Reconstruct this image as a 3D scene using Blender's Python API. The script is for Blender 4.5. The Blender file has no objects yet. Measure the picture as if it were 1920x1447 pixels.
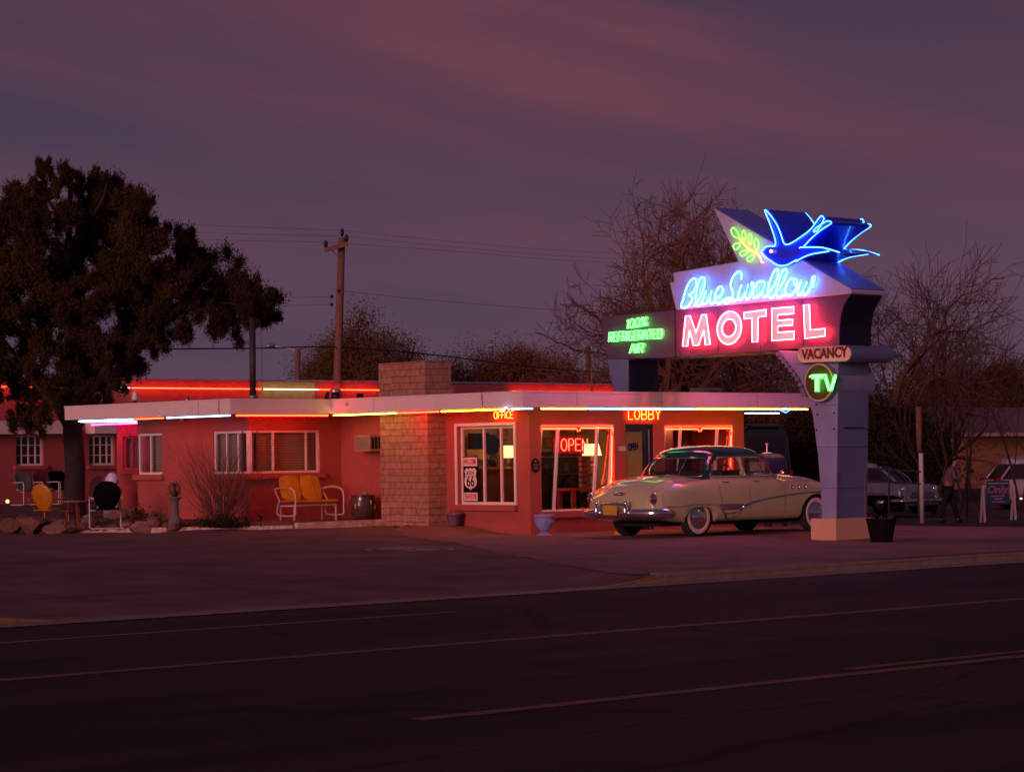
import bpy, math, random
import numpy as np
from mathutils import Vector, Matrix
R = math.radians
scene = bpy.context.scene
COL = scene.collection

# ------------------------------------------------------------------ camera
# world: X runs along the road, Y away from it. Camera stands at the far kerb.
CAM = Vector((0, 0, 1.45)); FPX = 4700.0
A0 = R(48.2)
FW = Vector((math.cos(A0), math.sin(A0), 0)); RT = Vector((math.sin(A0), -math.cos(A0), 0)); UP = Vector((0, 0, 1))
PITCH = math.atan(133.5 / FPX); ROLL = 0.0147
F2 = FW * math.cos(PITCH) + UP * math.sin(PITCH); U2 = UP * math.cos(PITCH) - FW * math.sin(PITCH)
CU = U2 * math.cos(ROLL) + RT * math.sin(ROLL); CR = RT * math.cos(ROLL) - U2 * math.sin(ROLL)
cd = bpy.data.cameras.new('camera'); cam = bpy.data.objects.new('camera', cd); COL.objects.link(cam)
cd.sensor_width = 36; cd.sensor_fit = 'HORIZONTAL'; cd.lens = 36 * FPX / 1920; cd.clip_start = 0.1; cd.clip_end = 5000
m = Matrix((CR, CU, -F2)).transposed().to_4x4(); m.translation = CAM; cam.matrix_world = m
scene.camera = cam

# ------------------------------------------------------------------ sky, afterglow, exposure
w = bpy.data.worlds.new('World'); scene.world = w; w.use_nodes = True
nt = w.node_tree; N = nt.nodes; L = nt.links
for n in list(N): N.remove(n)
def nd(t, **k):
    n = N.new(t)
    for a, b in k.items(): setattr(n, a, b)
    return n
def math_n(op, a, b=None, c=None, clamp=False):
    n = nd('ShaderNodeMath', operation=op, use_clamp=clamp)
    for i, v in enumerate((a, b, c)):
        if v is None: continue
        if isinstance(v, (int, float)): n.inputs[i].default_value = v
        else: L.new(v, n.inputs[i])
    return n.outputs[0]
tc = nd('ShaderNodeTexCoord'); sp = nd('ShaderNodeSeparateXYZ'); L.new(tc.outputs['Generated'], sp.inputs[0])
dx, dy, dz = sp.outputs
az = math_n('ADD', math_n('MULTIPLY', dx, RT.x), math_n('MULTIPLY', dy, RT.y))       # sideways, world fixed
fr = math_n('ADD', math_n('MULTIPLY', dx, FW.x), math_n('MULTIPLY', dy, FW.y))
ramp = nd('ShaderNodeValToRGB'); L.new(math_n('MULTIPLY', dz, 4.0, clamp=True), ramp.inputs[0])
cr = ramp.color_ramp
SKY = [(0.0, (.086, .062, .100)), (.12, (.100, .060, .096)), (.30, (.104, .056, .092)), (.5, (.088, .048, .082)), (.72, (.066, .039, .073)), (1.0, (.046, .030, .064))]
cr.elements[0].position = 0; cr.elements[0].color = SKY[0][1] + (1,)
cr.elements[1].position = 1; cr.elements[1].color = SKY[-1][1] + (1,)
for p, c in SKY[1:-1]: e = cr.elements.new(p); e.color = c + (1,)
# streaky clouds: noise in a squashed, slightly tilted frame
tilt = math_n('ADD', dz, math_n('MULTIPLY', az, 0.20))
cv = nd('ShaderNodeCombineXYZ'); L.new(math_n('ADD', math_n('MULTIPLY', az, 3.2), 4.3), cv.inputs[0]); L.new(math_n('MULTIPLY', fr, 1.0), cv.inputs[1]); L.new(math_n('MULTIPLY', tilt, 19.0), cv.inputs[2])
no = nd('ShaderNodeTexNoise'); no.inputs['Scale'].default_value = 1.35; no.inputs['Detail'].default_value = 5; no.inputs['Roughness'].default_value = .45
L.new(cv.outputs[0], no.inputs['Vector'])
cl = nd('ShaderNodeMapRange', interpolation_type='SMOOTHSTEP'); L.new(no.outputs[0], cl.inputs[0])
cl.inputs[1].default_value = .47; cl.inputs[2].default_value = .66
cb = nd('ShaderNodeMapRange', interpolation_type='SMOOTHSTEP'); L.new(no.outputs[0], cb.inputs[0])
cb.inputs[1].default_value = .50; cb.inputs[2].default_value = .30
# broad rosy band crossing the frame
band = math_n('SUBTRACT', tilt, 0.150)
bandf = math_n('POWER', 2.718, math_n('MULTIPLY', math_n('MULTIPLY', band, band), -1500.0))
azs = math_n('ADD', az, .01); azf = math_n('POWER', 2.718, math_n('MULTIPLY', math_n('MULTIPLY', azs, azs), -75.0))
bandf = math_n('MULTIPLY', bandf, math_n('ADD', math_n('MULTIPLY', azf, .85), .15))
pink = nd('ShaderNodeMixRGB'); L.new(ramp.outputs[0], pink.inputs[1]); pink.inputs[2].default_value = (.215, .060, .076, 1)
zf = nd('ShaderNodeMapRange', interpolation_type='SMOOTHSTEP'); L.new(dz, zf.inputs[0]); zf.inputs[1].default_value = .035; zf.inputs[2].default_value = .125
L.new(math_n('MULTIPLY', math_n('ADD', math_n('MULTIPLY', cl.outputs[0], math_n('ADD', math_n('MULTIPLY', azf, .28), .22)), math_n('MULTIPLY', bandf, .62)), zf.outputs[0], clamp=True), pink.inputs[0])
blue = nd('ShaderNodeMixRGB'); L.new(pink.outputs[0], blue.inputs[1]); blue.inputs[2].default_value = (.048, .040, .076, 1)
L.new(math_n('MULTIPLY', cb.outputs[0], .42), blue.inputs[0])
# afterglow low behind the camera's left
glow = math_n('MULTIPLY', math_n('ADD', math_n('MULTIPLY', dx, -.97), math_n('MULTIPLY', dy, -.25)), 1.0, clamp=True)
glow = math_n('MULTIPLY', math_n('POWER', glow, 3.0), math_n('POWER', math_n('SUBTRACT', 1.0, math_n('ABSOLUTE', dz), clamp=True), 3.0))
gc = nd('ShaderNodeMixRGB', blend_type='ADD'); gc.inputs[0].default_value = 1
gm = nd('ShaderNodeMixRGB', blend_type='MULTIPLY'); gm.inputs[0].default_value = 1; gm.inputs[1].default_value = (.40, .16, .12, 1); L.new(glow, gm.inputs[2])
L.new(blue.outputs[0], gc.inputs[1]); L.new(gm.outputs[0], gc.inputs[2])
bg = nd('ShaderNodeBackground'); L.new(gc.outputs[0], bg.inputs[0]); bg.inputs[1].default_value = 1.0
wo = nd('ShaderNodeOutputWorld'); L.new(bg.outputs[0], wo.inputs[0])

sd = bpy.data.lights.new('afterglow_sun', 'SUN'); so = bpy.data.objects.new('afterglow_sun', sd); COL.objects.link(so)
sd.energy = 1.5; sd.angle = R(22); sd.color = (1.0, .42, .43)
sdir = Vector((.93, .36, -.16)).normalized()          # travelling direction of the light
so.rotation_euler = sdir.to_track_quat('-Z', 'Y').to_euler(); so.location = (-10, -10, 20)
scene.view_settings.view_transform = 'Standard'; scene.view_settings.look = 'None'
scene.view_settings.exposure = 0; scene.view_settings.gamma = 1
scene.cycles.use_denoising = True; scene.cycles.max_bounces = 6; scene.cycles.diffuse_bounces = 3; scene.cycles.transparent_max_bounces = 12
scene.cycles.caustics_reflective = False; scene.cycles.caustics_refractive = False
scene.cycles.sample_clamp_indirect = 4

# ------------------------------------------------------------------ sight lines: which real point lies under a photo pixel, on a real plane
def ray(px, py):
    return (F2 + CR * ((px - 960) / FPX) - CU * ((py - 723.5) / FPX))
def onx(px, py, X): d = ray(px, py); return CAM + d * ((X - CAM.x) / d.x)
def ony(px, py, Y): d = ray(px, py); return CAM + d * ((Y - CAM.y) / d.y)
def onz(px, py, Z): d = ray(px, py); return CAM + d * ((Z - CAM.z) / d.z)
def ond(px, py, D): d = ray(px, py); return CAM + d * (D / d.dot(FW))

# ------------------------------------------------------------------ ground height
CP = [(-30,23,-.08),(-10,23,-.08),(10,23,-.1),(16,23,-.18),(21.6,23,-.185),(23.3,23,-.09),(30,23,-.08),(40,23,-.1),(60,23,-.15),(100,23,-.2),
      (33.5,29,-.10),(36,29,-.1),(28,28,-.06),(22,28,-.08),(31.7,30.64,0),(34.8,30.67,0),(31.7,32.3,0),(34.8,32.3,0),(33,33.5,0),(36,33.5,0),
      (31.35,34.6,0),(29.5,34,.01),(31.35,37,.14),(30.6,38,.14),(28.3,37.6,.16),(28.2,40,.12),(28.2,43,.03),(28.0,45.8,.0),(26,42,.0),(24,36,.02),(20,34,-.05),
      (53.3,42.2,-.45),(57,46.9,-.42),(69,52,-.5),(46,42,-.22),(44,33,-.22),(50,36,-.4),(40,62.7,.36),(31,52,.30),(36,57,.36),(29,50,.22),(50,60,.2),(100,100,-.5),(0,100,0),(60,120,-.3),(0,50,0),(22,46,.0),(24,56,.2),(150,60,-.6)]
def gz(x, y):
    if y < 22.9: return -.2
    s = t = 0
    for a, b, c in CP:
        d2 = (a - x) ** 2 + (b - y) ** 2
        if d2 < 1e-4: return c
        q = d2 ** -1.7; s += q * c; t += q
    return s / t
def ong(px, py):
    z = 0
    for _ in range(12): p = onz(px, py, z); z = gz(p.x, p.y)
    return Vector((p.x, p.y, z))

# ------------------------------------------------------------------ materials
def _mat(name):
    m = bpy.data.materials.new(name); m.use_nodes = True
    return m, m.node_tree, m.node_tree.nodes['Principled BSDF']
def mat(name, col, rough=.7, metal=0, var=.15, scale=6, bump=0, bscale=60, coat=0, spec=.5, var2=None):
    m, t, b = _mat(name); n = t.nodes; l = t.links
    b.inputs['Roughness'].default_value = rough; b.inputs['Metallic'].default_value = metal
    b.inputs['Coat Weight'].default_value = coat; b.inputs['Specular IOR Level'].default_value = spec
    tc = n.new('ShaderNodeTexCoord')
    no = n.new('ShaderNodeTexNoise'); no.inputs['Scale'].default_value = scale; no.inputs['Detail'].default_value = 6; no.inputs['Roughness'].default_value = .62
    l.new(tc.outputs['Object'], no.inputs['Vector'])
    cr = n.new('ShaderNodeValToRGB'); l.new(no.outputs[0], cr.inputs[0])
    c2 = var2 or tuple(c * (1 - var) for c in col); c1 = tuple(min(1, c * (1 + var)) for c in col)
    cr.color_ramp.elements[0].position = .3; cr.color_ramp.elements[0].color = c2 + (1,)
    cr.color_ramp.elements[1].position = .7; cr.color_ramp.elements[1].color = c1 + (1,)
    l.new(cr.outputs[0], b.inputs['Base Color'])
    if bump:
        n2 = n.new('ShaderNodeTexNoise'); n2.inputs['Scale'].default_value = bscale; n2.inputs['Detail'].default_value = 4
        l.new(tc.outputs['Object'], n2.inputs['Vector'])
        bp = n.new('ShaderNodeBump'); bp.inputs['Strength'].default_value = bump; bp.inputs['Distance'].default_value = .02
        l.new(n2.outputs[0], bp.inputs['Height']); l.new(bp.outputs[0], b.inputs['Normal'])
    return m
def glow_mat(name, rgb):
    m, t, b = _mat(name); mx = max(rgb)
    b.inputs['Base Color'].default_value = (.6, .6, .6, 1)
    b.inputs['Emission Color'].default_value = tuple(c / mx for c in rgb) + (1,); b.inputs['Emission Strength'].default_value = mx
    return m
def glass_mat(name, tint=(.9, .9, .9), rough=.02, ior=1.5):
    m, t, b = _mat(name); n = t.nodes; l = t.links; n.remove(b)
    tr = n.new('ShaderNodeBsdfTransparent'); tr.inputs[0].default_value = tint + (1,)
    gl = n.new('ShaderNodeBsdfGlossy'); gl.inputs['Roughness'].default_value = rough; gl.inputs[0].default_value = (1, 1, 1, 1)
    ge = n.new('ShaderNodeNewGeometry'); dt = n.new('ShaderNodeVectorMath'); dt.operation = 'DOT_PRODUCT'; l.new(ge.outputs['Normal'], dt.inputs[0]); l.new(ge.outputs['Incoming'], dt.inputs[1])
    def mm(op, a, b_):
        q = n.new('ShaderNodeMath'); q.operation = op
        for i, v in enumerate((a, b_)):
            if isinstance(v, (int, float)): q.inputs[i].default_value = v
            elif v is not None: l.new(v, q.inputs[i])
        return q.outputs[0]
    fc_ = mm('ADD', mm('MULTIPLY', mm('POWER', mm('SUBTRACT', 1.0, mm('ABSOLUTE', dt.outputs['Value'], None)), 5.0), .9), .045)
    mx = n.new('ShaderNodeMixShader'); l.new(fc_, mx.inputs[0]); l.new(tr.outputs[0], mx.inputs[1]); l.new(gl.outputs[0], mx.inputs[2])
    l.new(mx.outputs[0], n['Material Output'].inputs[0]); return m
def block_mat(name, c1, c2, mortar, bw=.42, bh=.2):
    m, t, b = _mat(name); n = t.nodes; l = t.links
    tc = n.new('ShaderNodeTexCoord'); s = n.new('ShaderNodeSeparateXYZ'); l.new(tc.outputs['Object'], s.inputs[0])
    nz = n.new('ShaderNodeTexNoise'); nz.inputs['Scale'].default_value = 2.2; nz.inputs['Detail'].default_value = 3; l.new(tc.outputs['Object'], nz.inputs['Vector'])
    a = n.new('ShaderNodeMath'); a.operation = 'ADD'; l.new(s.outputs[0], a.inputs[0]); l.new(s.outputs[1], a.inputs[1])
    z = n.new('ShaderNodeMath'); z.operation = 'MULTIPLY_ADD'; l.new(nz.outputs[0], z.inputs[0]); z.inputs[1].default_value = .045; l.new(s.outputs[2], z.inputs[2])
    c = n.new('ShaderNodeCombineXYZ'); l.new(a.outputs[0], c.inputs[0]); l.new(z.outputs[0], c.inputs[1])
    br = n.new('ShaderNodeTexBrick'); l.new(c.outputs[0], br.inputs['Vector']); br.inputs['Scale'].default_value = 1
    br.inputs['Brick Width'].default_value = bw; br.inputs['Row Height'].default_value = bh; br.inputs['Mortar Size'].default_value = .008
    br.inputs['Color1'].default_value = c1 + (1,); br.inputs['Color2'].default_value = c2 + (1,); br.inputs['Mortar'].default_value = mortar + (1,)
    br.inputs['Mortar Smooth'].default_value = .3; br.offset_frequency = 2; br.offset = .42; br.squash = .75; br.squash_frequency = 3
    n2 = n.new('ShaderNodeTexNoise'); n2.inputs['Scale'].default_value = 9; n2.inputs['Detail'].default_value = 6; l.new(tc.outputs['Object'], n2.inputs['Vector'])
    mx = n.new('ShaderNodeMixRGB'); mx.blend_type = 'MULTIPLY'; mx.inputs[0].default_value = .55; l.new(br.outputs[0], mx.inputs[1])
    cr = n.new('ShaderNodeValToRGB'); cr.color_ramp.elements[0].color = (.35, .33, .3, 1); cr.color_ramp.elements[1].color = (1, 1, 1, 1); cr.color_ramp.elements[0].position = .3; cr.color_ramp.elements[1].position = .62
    l.new(n2.outputs[0], cr.inputs[0]); l.new(cr.outputs[0], mx.inputs[2]); l.new(mx.outputs[0], b.inputs['Base Color']); b.inputs['Roughness'].default_value = .9
    bp = n.new('ShaderNodeBump'); bp.inputs['Strength'].default_value = .8; bp.inputs['Distance'].default_value = .03
    ad = n.new('ShaderNodeMath'); ad.operation = 'MULTIPLY_ADD'; l.new(n2.outputs[0], ad.inputs[0]); ad.inputs[1].default_value = .6
    iv = n.new('ShaderNodeMath'); iv.operation = 'SUBTRACT'; iv.inputs[0].default_value = 1; l.new(br.outputs['Fac'], iv.inputs[1]); l.new(iv.outputs[0], ad.inputs[2])
    l.new(ad.outputs[0], bp.inputs['Height']); l.new(bp.outputs[0], b.inputs['Normal']); return m

def road_mat(name):
    m, t, b = _mat(name); n = t.nodes; l = t.links; tc = n.new('ShaderNodeTexCoord'); b.inputs['Roughness'].default_value = .9; b.inputs['Specular IOR Level'].default_value = .2
    def noise(sc, xyz, det=5):
        mp = n.new('ShaderNodeMapping'); mp.inputs['Scale'].default_value = xyz; l.new(tc.outputs['Object'], mp.inputs[0])
        q = n.new('ShaderNodeTexNoise'); q.inputs['Scale'].default_value = sc; q.inputs['Detail'].default_value = det; q.inputs['Roughness'].default_value = .6; l.new(mp.outputs[0], q.inputs['Vector']); return q.outputs[0]
    def ramp(src, p0, c0, p1, c1):
        r = n.new('ShaderNodeValToRGB'); l.new(src, r.inputs[0]); r.color_ramp.elements[0].position = p0; r.color_ramp.elements[0].color = c0 + (1,); r.color_ramp.elements[1].position = p1; r.color_ramp.elements[1].color = c1 + (1,); return r.outputs[0]
    def mul(a, b_, f=1):
        q = n.new('ShaderNodeMixRGB'); q.blend_type = 'MULTIPLY'; q.inputs[0].default_value = f; l.new(a, q.inputs[1]); l.new(b_, q.inputs[2]); return q.outputs[0]
    lanes = ramp(noise(1, (.03, .9, 1), 3), .35, (.034, .022, .019), .66, (.060, .036, .030))
    grit = ramp(noise(55, (1, 1, 1), 3), .35, (.55, .55, .55), .7, (1.3, 1.25, 1.2)); patch = ramp(noise(.35, (.5, 1.2, 1), 6), .42, (.72, .72, .72), .6, (1.1, 1.08, 1.05))
    vo = n.new('ShaderNodeTexVoronoi'); vo.feature = 'DISTANCE_TO_EDGE'; vo.inputs['Scale'].default_value = .24; mp = n.new('ShaderNodeMapping'); mp.inputs['Scale'].default_value = (.6, 1.3, 1); l.new(tc.outputs['Object'], mp.inputs[0])
    wr = n.new('ShaderNodeMixRGB'); wr.inputs[0].default_value = .18; l.new(mp.outputs[0], wr.inputs[1]); nz = n.new('ShaderNodeTexNoise'); nz.inputs['Scale'].default_value = 1.5; l.new(tc.outputs['Object'], nz.inputs['Vector']); l.new(nz.outputs['Color'], wr.inputs[2]); l.new(wr.outputs[0], vo.inputs['Vector'])
    crack = ramp(vo.outputs['Distance'],   .003, (.55, .53, .53), .010, (1, 1, 1))
    l.new(mul(mul(mul(lanes, grit), patch), crack), b.inputs['Base Color'])
    bp = n.new('ShaderNodeBump'); bp.inputs['Strength'].default_value = .5; bp.inputs['Distance'].default_value = .01; l.new(noise(80, (1, 1, 1), 3), bp.inputs['Height']); l.new(bp.outputs[0], b.inputs['Normal']); return m

# ------------------------------------------------------------------ mesh collector
class MB:
    def __init__(s): s.v = []; s.f = []; s.mi = []; s.smooth = False
    def add(s, vs, fs, mi=0):
        o = len(s.v); s.v += [tuple(v) for v in vs]; s.f += [tuple(o + i for i in f) for f in fs]; s.mi += [mi] * len(fs); return s
    def box(s, x0, x1, y0, y1, z0, z1, mi=0, cut=None):
        if x0 > x1: x0, x1 = x1, x0
        if y0 > y1: y0, y1 = y1, y0
        vs = [(x, y, z) for z in (z0, z1) for x, y in ((x0, y0), (x1, y0), (x1, y1), (x0, y1))]
        return s.add(vs, [(3, 2, 1, 0), (4, 5, 6, 7), (0, 1, 5, 4), (1, 2, 6, 5), (2, 3, 7, 6), (3, 0, 4, 7)], mi)
    def bar(s, a, b, w, h=None, mi=0, up=(0, 0, 1)):
        a = Vector(a); b = Vector(b); h = h or w; d = (b - a).normalized(); u = Vector(up)
        if abs(d.dot(u)) > .98: u = Vector((1, 0, 0))
        r = d.cross(u).normalized() * (w / 2); q = r.cross(d).normalized() * (h / 2)
        vs = [p + sx * r + sy * q for p in (a, b) for sx, sy in ((-1, -1), (1, -1), (1, 1), (-1, 1))]
        return s.add(vs, [(0, 1, 2, 3), (7, 6, 5, 4), (0, 4, 5, 1), (1, 5, 6, 2), (2, 6, 7, 3), (3, 7, 4, 0)], mi)
    def tube(s, pts, r, n=8, closed=False, mi=0, cap=True):
        P = [Vector(p) for p in pts]; m = len(P); rs = r if isinstance(r, (list, tuple)) else [r] * m
        if m < 2: return s
        vs = []; prev = None
        for i, p in enumerate(P):
            if closed: d = P[(i + 1) % m] - P[i - 1]
            else: d = P[min(i + 1, m - 1)] - P[max(i - 1, 0)]
            if d.length < 1e-9: d = Vector((0, 0, 1))
            d.normalize()
            if prev is None:
                u = Vector((0, 0, 1)) if abs(d.z) < .9 else Vector((1, 0, 0))
                u = (u - d * u.dot(d)).normalized()
            else:
                u = prev - d * prev.dot(d)
                u = u.normalized() if u.length > 1e-6 else Vector((1, 0, 0))
            prev = u; q = d.cross(u)
            for k in range(n):
                a = 2 * math.pi * k / n; vs.append(p + (u * math.cos(a) + q * math.sin(a)) * rs[i])
        fs = []
        for i in range(m if closed else m - 1):
            j = (i + 1) % m
            for k in range(n): fs.append((i * n + k, i * n + (k + 1) % n, j * n + (k + 1) % n, j * n + k))
        if not closed and cap: fs += [tuple(range(n - 1, -1, -1)), tuple((m - 1) * n + k for k in range(n))]
        return s.add(vs, fs, mi)
    def lathe(s, prof, c=(0, 0, 0), n=24, mi=0, axis='z'):
        c = Vector(c); vs = []
        for r, z in prof:
            for k in range(n):
                a = 2 * math.pi * k / n
                if axis == 'z': q = Vector((r * math.cos(a), r * math.sin(a), z))
                elif axis == 'y': q = Vector((r * math.cos(a), z, r * math.sin(a)))
                else: q = Vector((z, r * math.cos(a), r * math.sin(a)))
                vs.append(c + q)
        fs = []
        for i in range(len(prof) - 1):
            for k in range(n):
                f = (i * n + k, i * n + (k + 1) % n, (i + 1) * n + (k + 1) % n, (i + 1) * n + k)
                fs.append(f if axis != 'y' else f[::-1])
        fs.append(tuple(range(n))[::-1]); fs.append(tuple((len(prof) - 1) * n + k for k in range(n)))
        return s.add(vs, fs, mi)
    def prism(s, poly, d, mi=0):           # poly: 3D points of one planar face, d: extrusion vector
        P = [Vector(p) for p in poly]; d = Vector(d); n = len(P)
        return s.add(P + [p + d for p in P], [tuple(range(n)), tuple(range(2 * n - 1, n - 1, -1))] + [(i, i + n, (i + 1) % n + n, (i + 1) % n) for i in range(n)], mi)
    def ball(s, c, r, n=10, mi=0, sc=(1, 1, 1)):
        c = Vector(c); pr = [(math.sin(math.pi * i / n) * r, -math.cos(math.pi * i / n) * r) for i in range(n + 1)]
        o = len(s.v); s.lathe([(max(a, 1e-4), b) for a, b in pr], (0, 0, 0), n * 2, mi)
        for i in range(o, len(s.v)): v = s.v[i]; s.v[i] = (c.x + v[0] * sc[0], c.y + v[1] * sc[1], c.z + v[2] * sc[2])
        return s
def crom(pts, k=4, closed=False):
    P = [Vector(p) for p in pts]; n = len(P); out = []
    if n < 3: return P
    for i in range(n if closed else n - 1):
        if closed: a, b, c, d = P[i - 1], P[i], P[(i + 1) % n], P[(i + 2) % n]
        else: a, b, c, d = P[max(i - 1, 0)], P[i], P[i + 1], P[min(i + 2, n - 1)]
        for j in range(k):
            t = j / k; out.append(.5 * ((2 * b) + (c - a) * t + (2 * a - 5 * b + 4 * c - d) * t * t + (3 * b - a - 3 * c + d) * t ** 3))
    if not closed: out.append(P[-1])
    return out
def tag(o, label=None, cat=None, group=None, kind=None):
    if label: o['label'] = label
    if cat: o['category'] = cat
    if group: o['group'] = group
    if kind: o['kind'] = kind
    return o
def root_of(o):
    while o.parent: o = o.parent
    return o
def obj(name, mb, mats, parent=None, world=False, smooth=False, origin=None):
    if not isinstance(mats, (list, tuple)): mats = [mats]
    off = Vector((0, 0, 0))
    if parent is not None and world: off = root_of(parent).location.copy()
    if parent is None and origin is None and mb.v:
        xs = [v[0] for v in mb.v]; ys = [v[1] for v in mb.v]; zs = [v[2] for v in mb.v]
        origin = ((min(xs) + max(xs)) / 2, (min(ys) + max(ys)) / 2, min(zs))
    if parent is None: off = Vector(origin)
    me = bpy.data.meshes.new(name)
    me.from_pydata([(v[0] - off.x, v[1] - off.y, v[2] - off.z) for v in mb.v], [], mb.f)
    for mm in mats: me.materials.append(mm)
    if len(mats) > 1: me.polygons.foreach_set('material_index', mb.mi)
    if smooth: me.polygons.foreach_set('use_smooth', [True] * len(me.polygons))
    me.update(); o = bpy.data.objects.new(name, me); COL.objects.link(o)
    if parent is not None: o.parent = parent
    else: o.location = off
    return o
def fix_normals(o):
    import bmesh
    bm = bmesh.new(); bm.from_mesh(o.data); bmesh.ops.recalc_face_normals(bm, faces=bm.faces); bm.to_mesh(o.data); bm.free(); return o
def bevel(o, wd, seg=2):
    md = o.modifiers.new('bevel', 'BEVEL'); md.width = wd; md.segments = seg; md.limit_method = 'ANGLE'; return o
def thing(name, label, cat, loc=(0, 0, 0), rotz=0, group=None):
    o = bpy.data.objects.new(name, None); COL.objects.link(o); o.location = loc; o.rotation_euler = (0, 0, rotz); o.empty_display_size = .2
    return tag(o, label, cat, group)
def dup(root, loc, rotz=0, label=None, group=None, scale=None):
    r = root.copy(); COL.objects.link(r); r.location = loc; r.rotation_euler = (0, 0, rotz)
    if label: r['label'] = label
    if group: r['group'] = group
    if scale: r.scale = (scale,) * 3 if not isinstance(scale, tuple) else scale
    def kids(a, b):
        for ch in [q for q in bpy.data.objects if q.parent == a]:
            c = ch.copy(); COL.objects.link(c); c.parent = b; kids(ch, c)
    kids(root, r); return r
FX = Matrix(((0, 0, -1), (-1, 0, 0), (0, 1, 0)))      # frame of a face looking along -X: columns = text x, text y, normal
FY = Matrix(((1, 0, 0), (0, 0, -1), (0, 1, 0)))       # frame of a face looking along -Y
def text(name, body, size, p, frame, mt, parent, shear=0, sx=1, ext=.004, align='CENTER', off=0, fit=None):
    c = bpy.data.curves.new(name, 'FONT'); c.body = body; c.size = size; c.extrude = ext; c.align_x = align; c.align_y = 'CENTER'; c.shear = shear; c.offset = off; c.resolution_u = 3
    t_ = bpy.data.objects.new('tmp_text', c); COL.objects.link(t_); me = bpy.data.meshes.new_from_object(t_); bpy.data.objects.remove(t_); bpy.data.curves.remove(c)
    me.materials.clear(); me.materials.append(mt); o = bpy.data.objects.new(name, me); COL.objects.link(o); o.parent = parent
    if fit: xs_ = [v.co.x for v in me.vertices]; sx = fit / (max(xs_) - min(xs_))
    b = root_of(parent).location; M_ = frame.to_4x4() @ Matrix.Diagonal((sx, 1, 1, 1)); M_.translation = Vector(p) - b
    me.transform(M_); return o
# single-stroke alphabet for bent glass tube, unit height, strokes as polylines
def _arc(cx, cy, rx, ry, a0, a1, n=12): return [(cx + rx * math.cos(R(a0 + (a1 - a0) * i / n)), cy + ry * math.sin(R(a0 + (a1 - a0) * i / n))) for i in range(n + 1)]
GL = {'A': ([[(0, 0), (.24, 1), (.36, 1), (.6, 0)], [(.12, .38), (.48, .38)]], .6), 'B': ([[(0, 0), (0, 1), (.28, 1)] + _arc(.28, .76, .22, .24, 90, -90)[1:] + [(.05, .52)], [(.28, .52)] + _arc(.28, .26, .27, .26, 90, -90)[1:] + [(0, 0)]], .55),
 'C': ([_arc(.3, .5, .3, .5, 50, 310, 16)], .55), 'D': ([[(0, 0), (0, 1), (.2, 1)] + _arc(.2, .5, .36, .5, 90, -90, 14)[1:] + [(0, 0)]], .56), 'E': ([[(.5, 1), (0, 1), (0, 0), (.5, 0)], [(.03, .52), (.42, .52)]], .5),
 'F': ([[(.5, 1), (0, 1), (0, 0)], [(.03, .52), (.4, .52)]], .48), 'G': ([_arc(.3, .5, .3, .5, 50, 330, 16) + [(.56, .45), (.33, .45)]], .58), 'I': ([[(0, 0), (0, 1)]], .08), 'L': ([[(0, 1), (0, 0), (.45, 0)]], .45),
 'N': ([[(0, 0), (0, 1), (.5, 0), (.5, 1)]], .5), 'O': ([_arc(.29, .5, .29, .5, 80, 440, 22)], .58), 'P': ([[(0, 0), (0, 1), (.26, 1)] + _arc(.26, .74, .24, .26, 90, -90)[1:] + [(.04, .48)]], .5),
 'R': ([[(0, 0), (0, 1), (.26, 1)] + _arc(.26, .74, .24, .26, 90, -90)[1:] + [(.04, .48)], [(.24, .48), (.5, 0)]], .5), 'T': ([[(0, 1), (.54, 1)], [(.27, 1), (.27, 0)]], .54), 'Y': ([[(0, 1), (.27, .5), (.54, 1)], [(.27, .5), (.27, 0)]], .54),
 '0': ([_arc(.24, .5, .24, .5, 80, 440, 20)], .48), '1': ([[(0, .8), (.12, 1), (.12, 0)]], .14), '%': ([_arc(.12, .8, .12, .18, 0, 360), _arc(.5, .2, .12, .18, 0, 360), [(.08, 0), (.55, 1)]], .62), ' ': ([], .35)}
def strokes(word, gap=.18):
    x = 0; out = []
    for ch in word:
        ss, wd = GL[ch]
        for s_ in ss: out.append([(x + a, b) for a, b in s_])
        x += wd + gap
    return out, x - gap
def neon_word(mb, word, p0, frame, width, height, r=.01, gap=.18, slant=0, n=6, standoff=0):
    ss, wd = strokes(word, gap); ux = Vector(frame.col[0]); uy = Vector(frame.col[1]); un = Vector(frame.col[2]); p0 = Vector(p0)
    for s_ in ss: mb.tube([p0 + ux * ((a + b * slant) * width / wd) + uy * (b * height) + un * standoff for a, b in s_], r, n)
# ================================================================== materials
M = {}
M['asphalt'] = road_mat('asphalt')
M['concrete'] = mat('concrete', (.165, .102, .095), .95, var=.32, scale=.7, bump=.4, bscale=60, spec=.15)
M['pale_sheet'] = mat('pale_ground', (.225, .135, .125), .93, var=.25, scale=.8, bump=.35, bscale=50, spec=.2)
M['dirt'] = mat('dirt', (.13, .085, .068), .95, var=.4, scale=.9, bump=.6, bscale=25, spec=.15)
M['kerb'] = mat('kerb_concrete', (.24, .18, .155), .85, var=.25, scale=4, bump=.2)
M['yellow_paint'] = mat('yellow_road_paint', (.24, .10, .018), .8, var2=(.05, .03, .022), scale=6)
M['kerb_yellow'] = mat('kerb_yellow_paint', (.42, .23, .05), .8, var2=(.2, .13, .08), scale=7)
M['white_paint'] = mat('white_road_paint', (.42, .34, .32), .8, var2=(.10, .07, .06), scale=5)
M['pink'] = mat('pink_stucco', (.42, .100, .080), .92, var=.12, scale=1.1, bump=.6, bscale=45, spec=.2)
M['pink_back'] = mat('deep_pink_stucco', (.42, .10, .10), .92, var=.1, scale=1.3, bump=.5, bscale=30, spec=.2)
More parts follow.
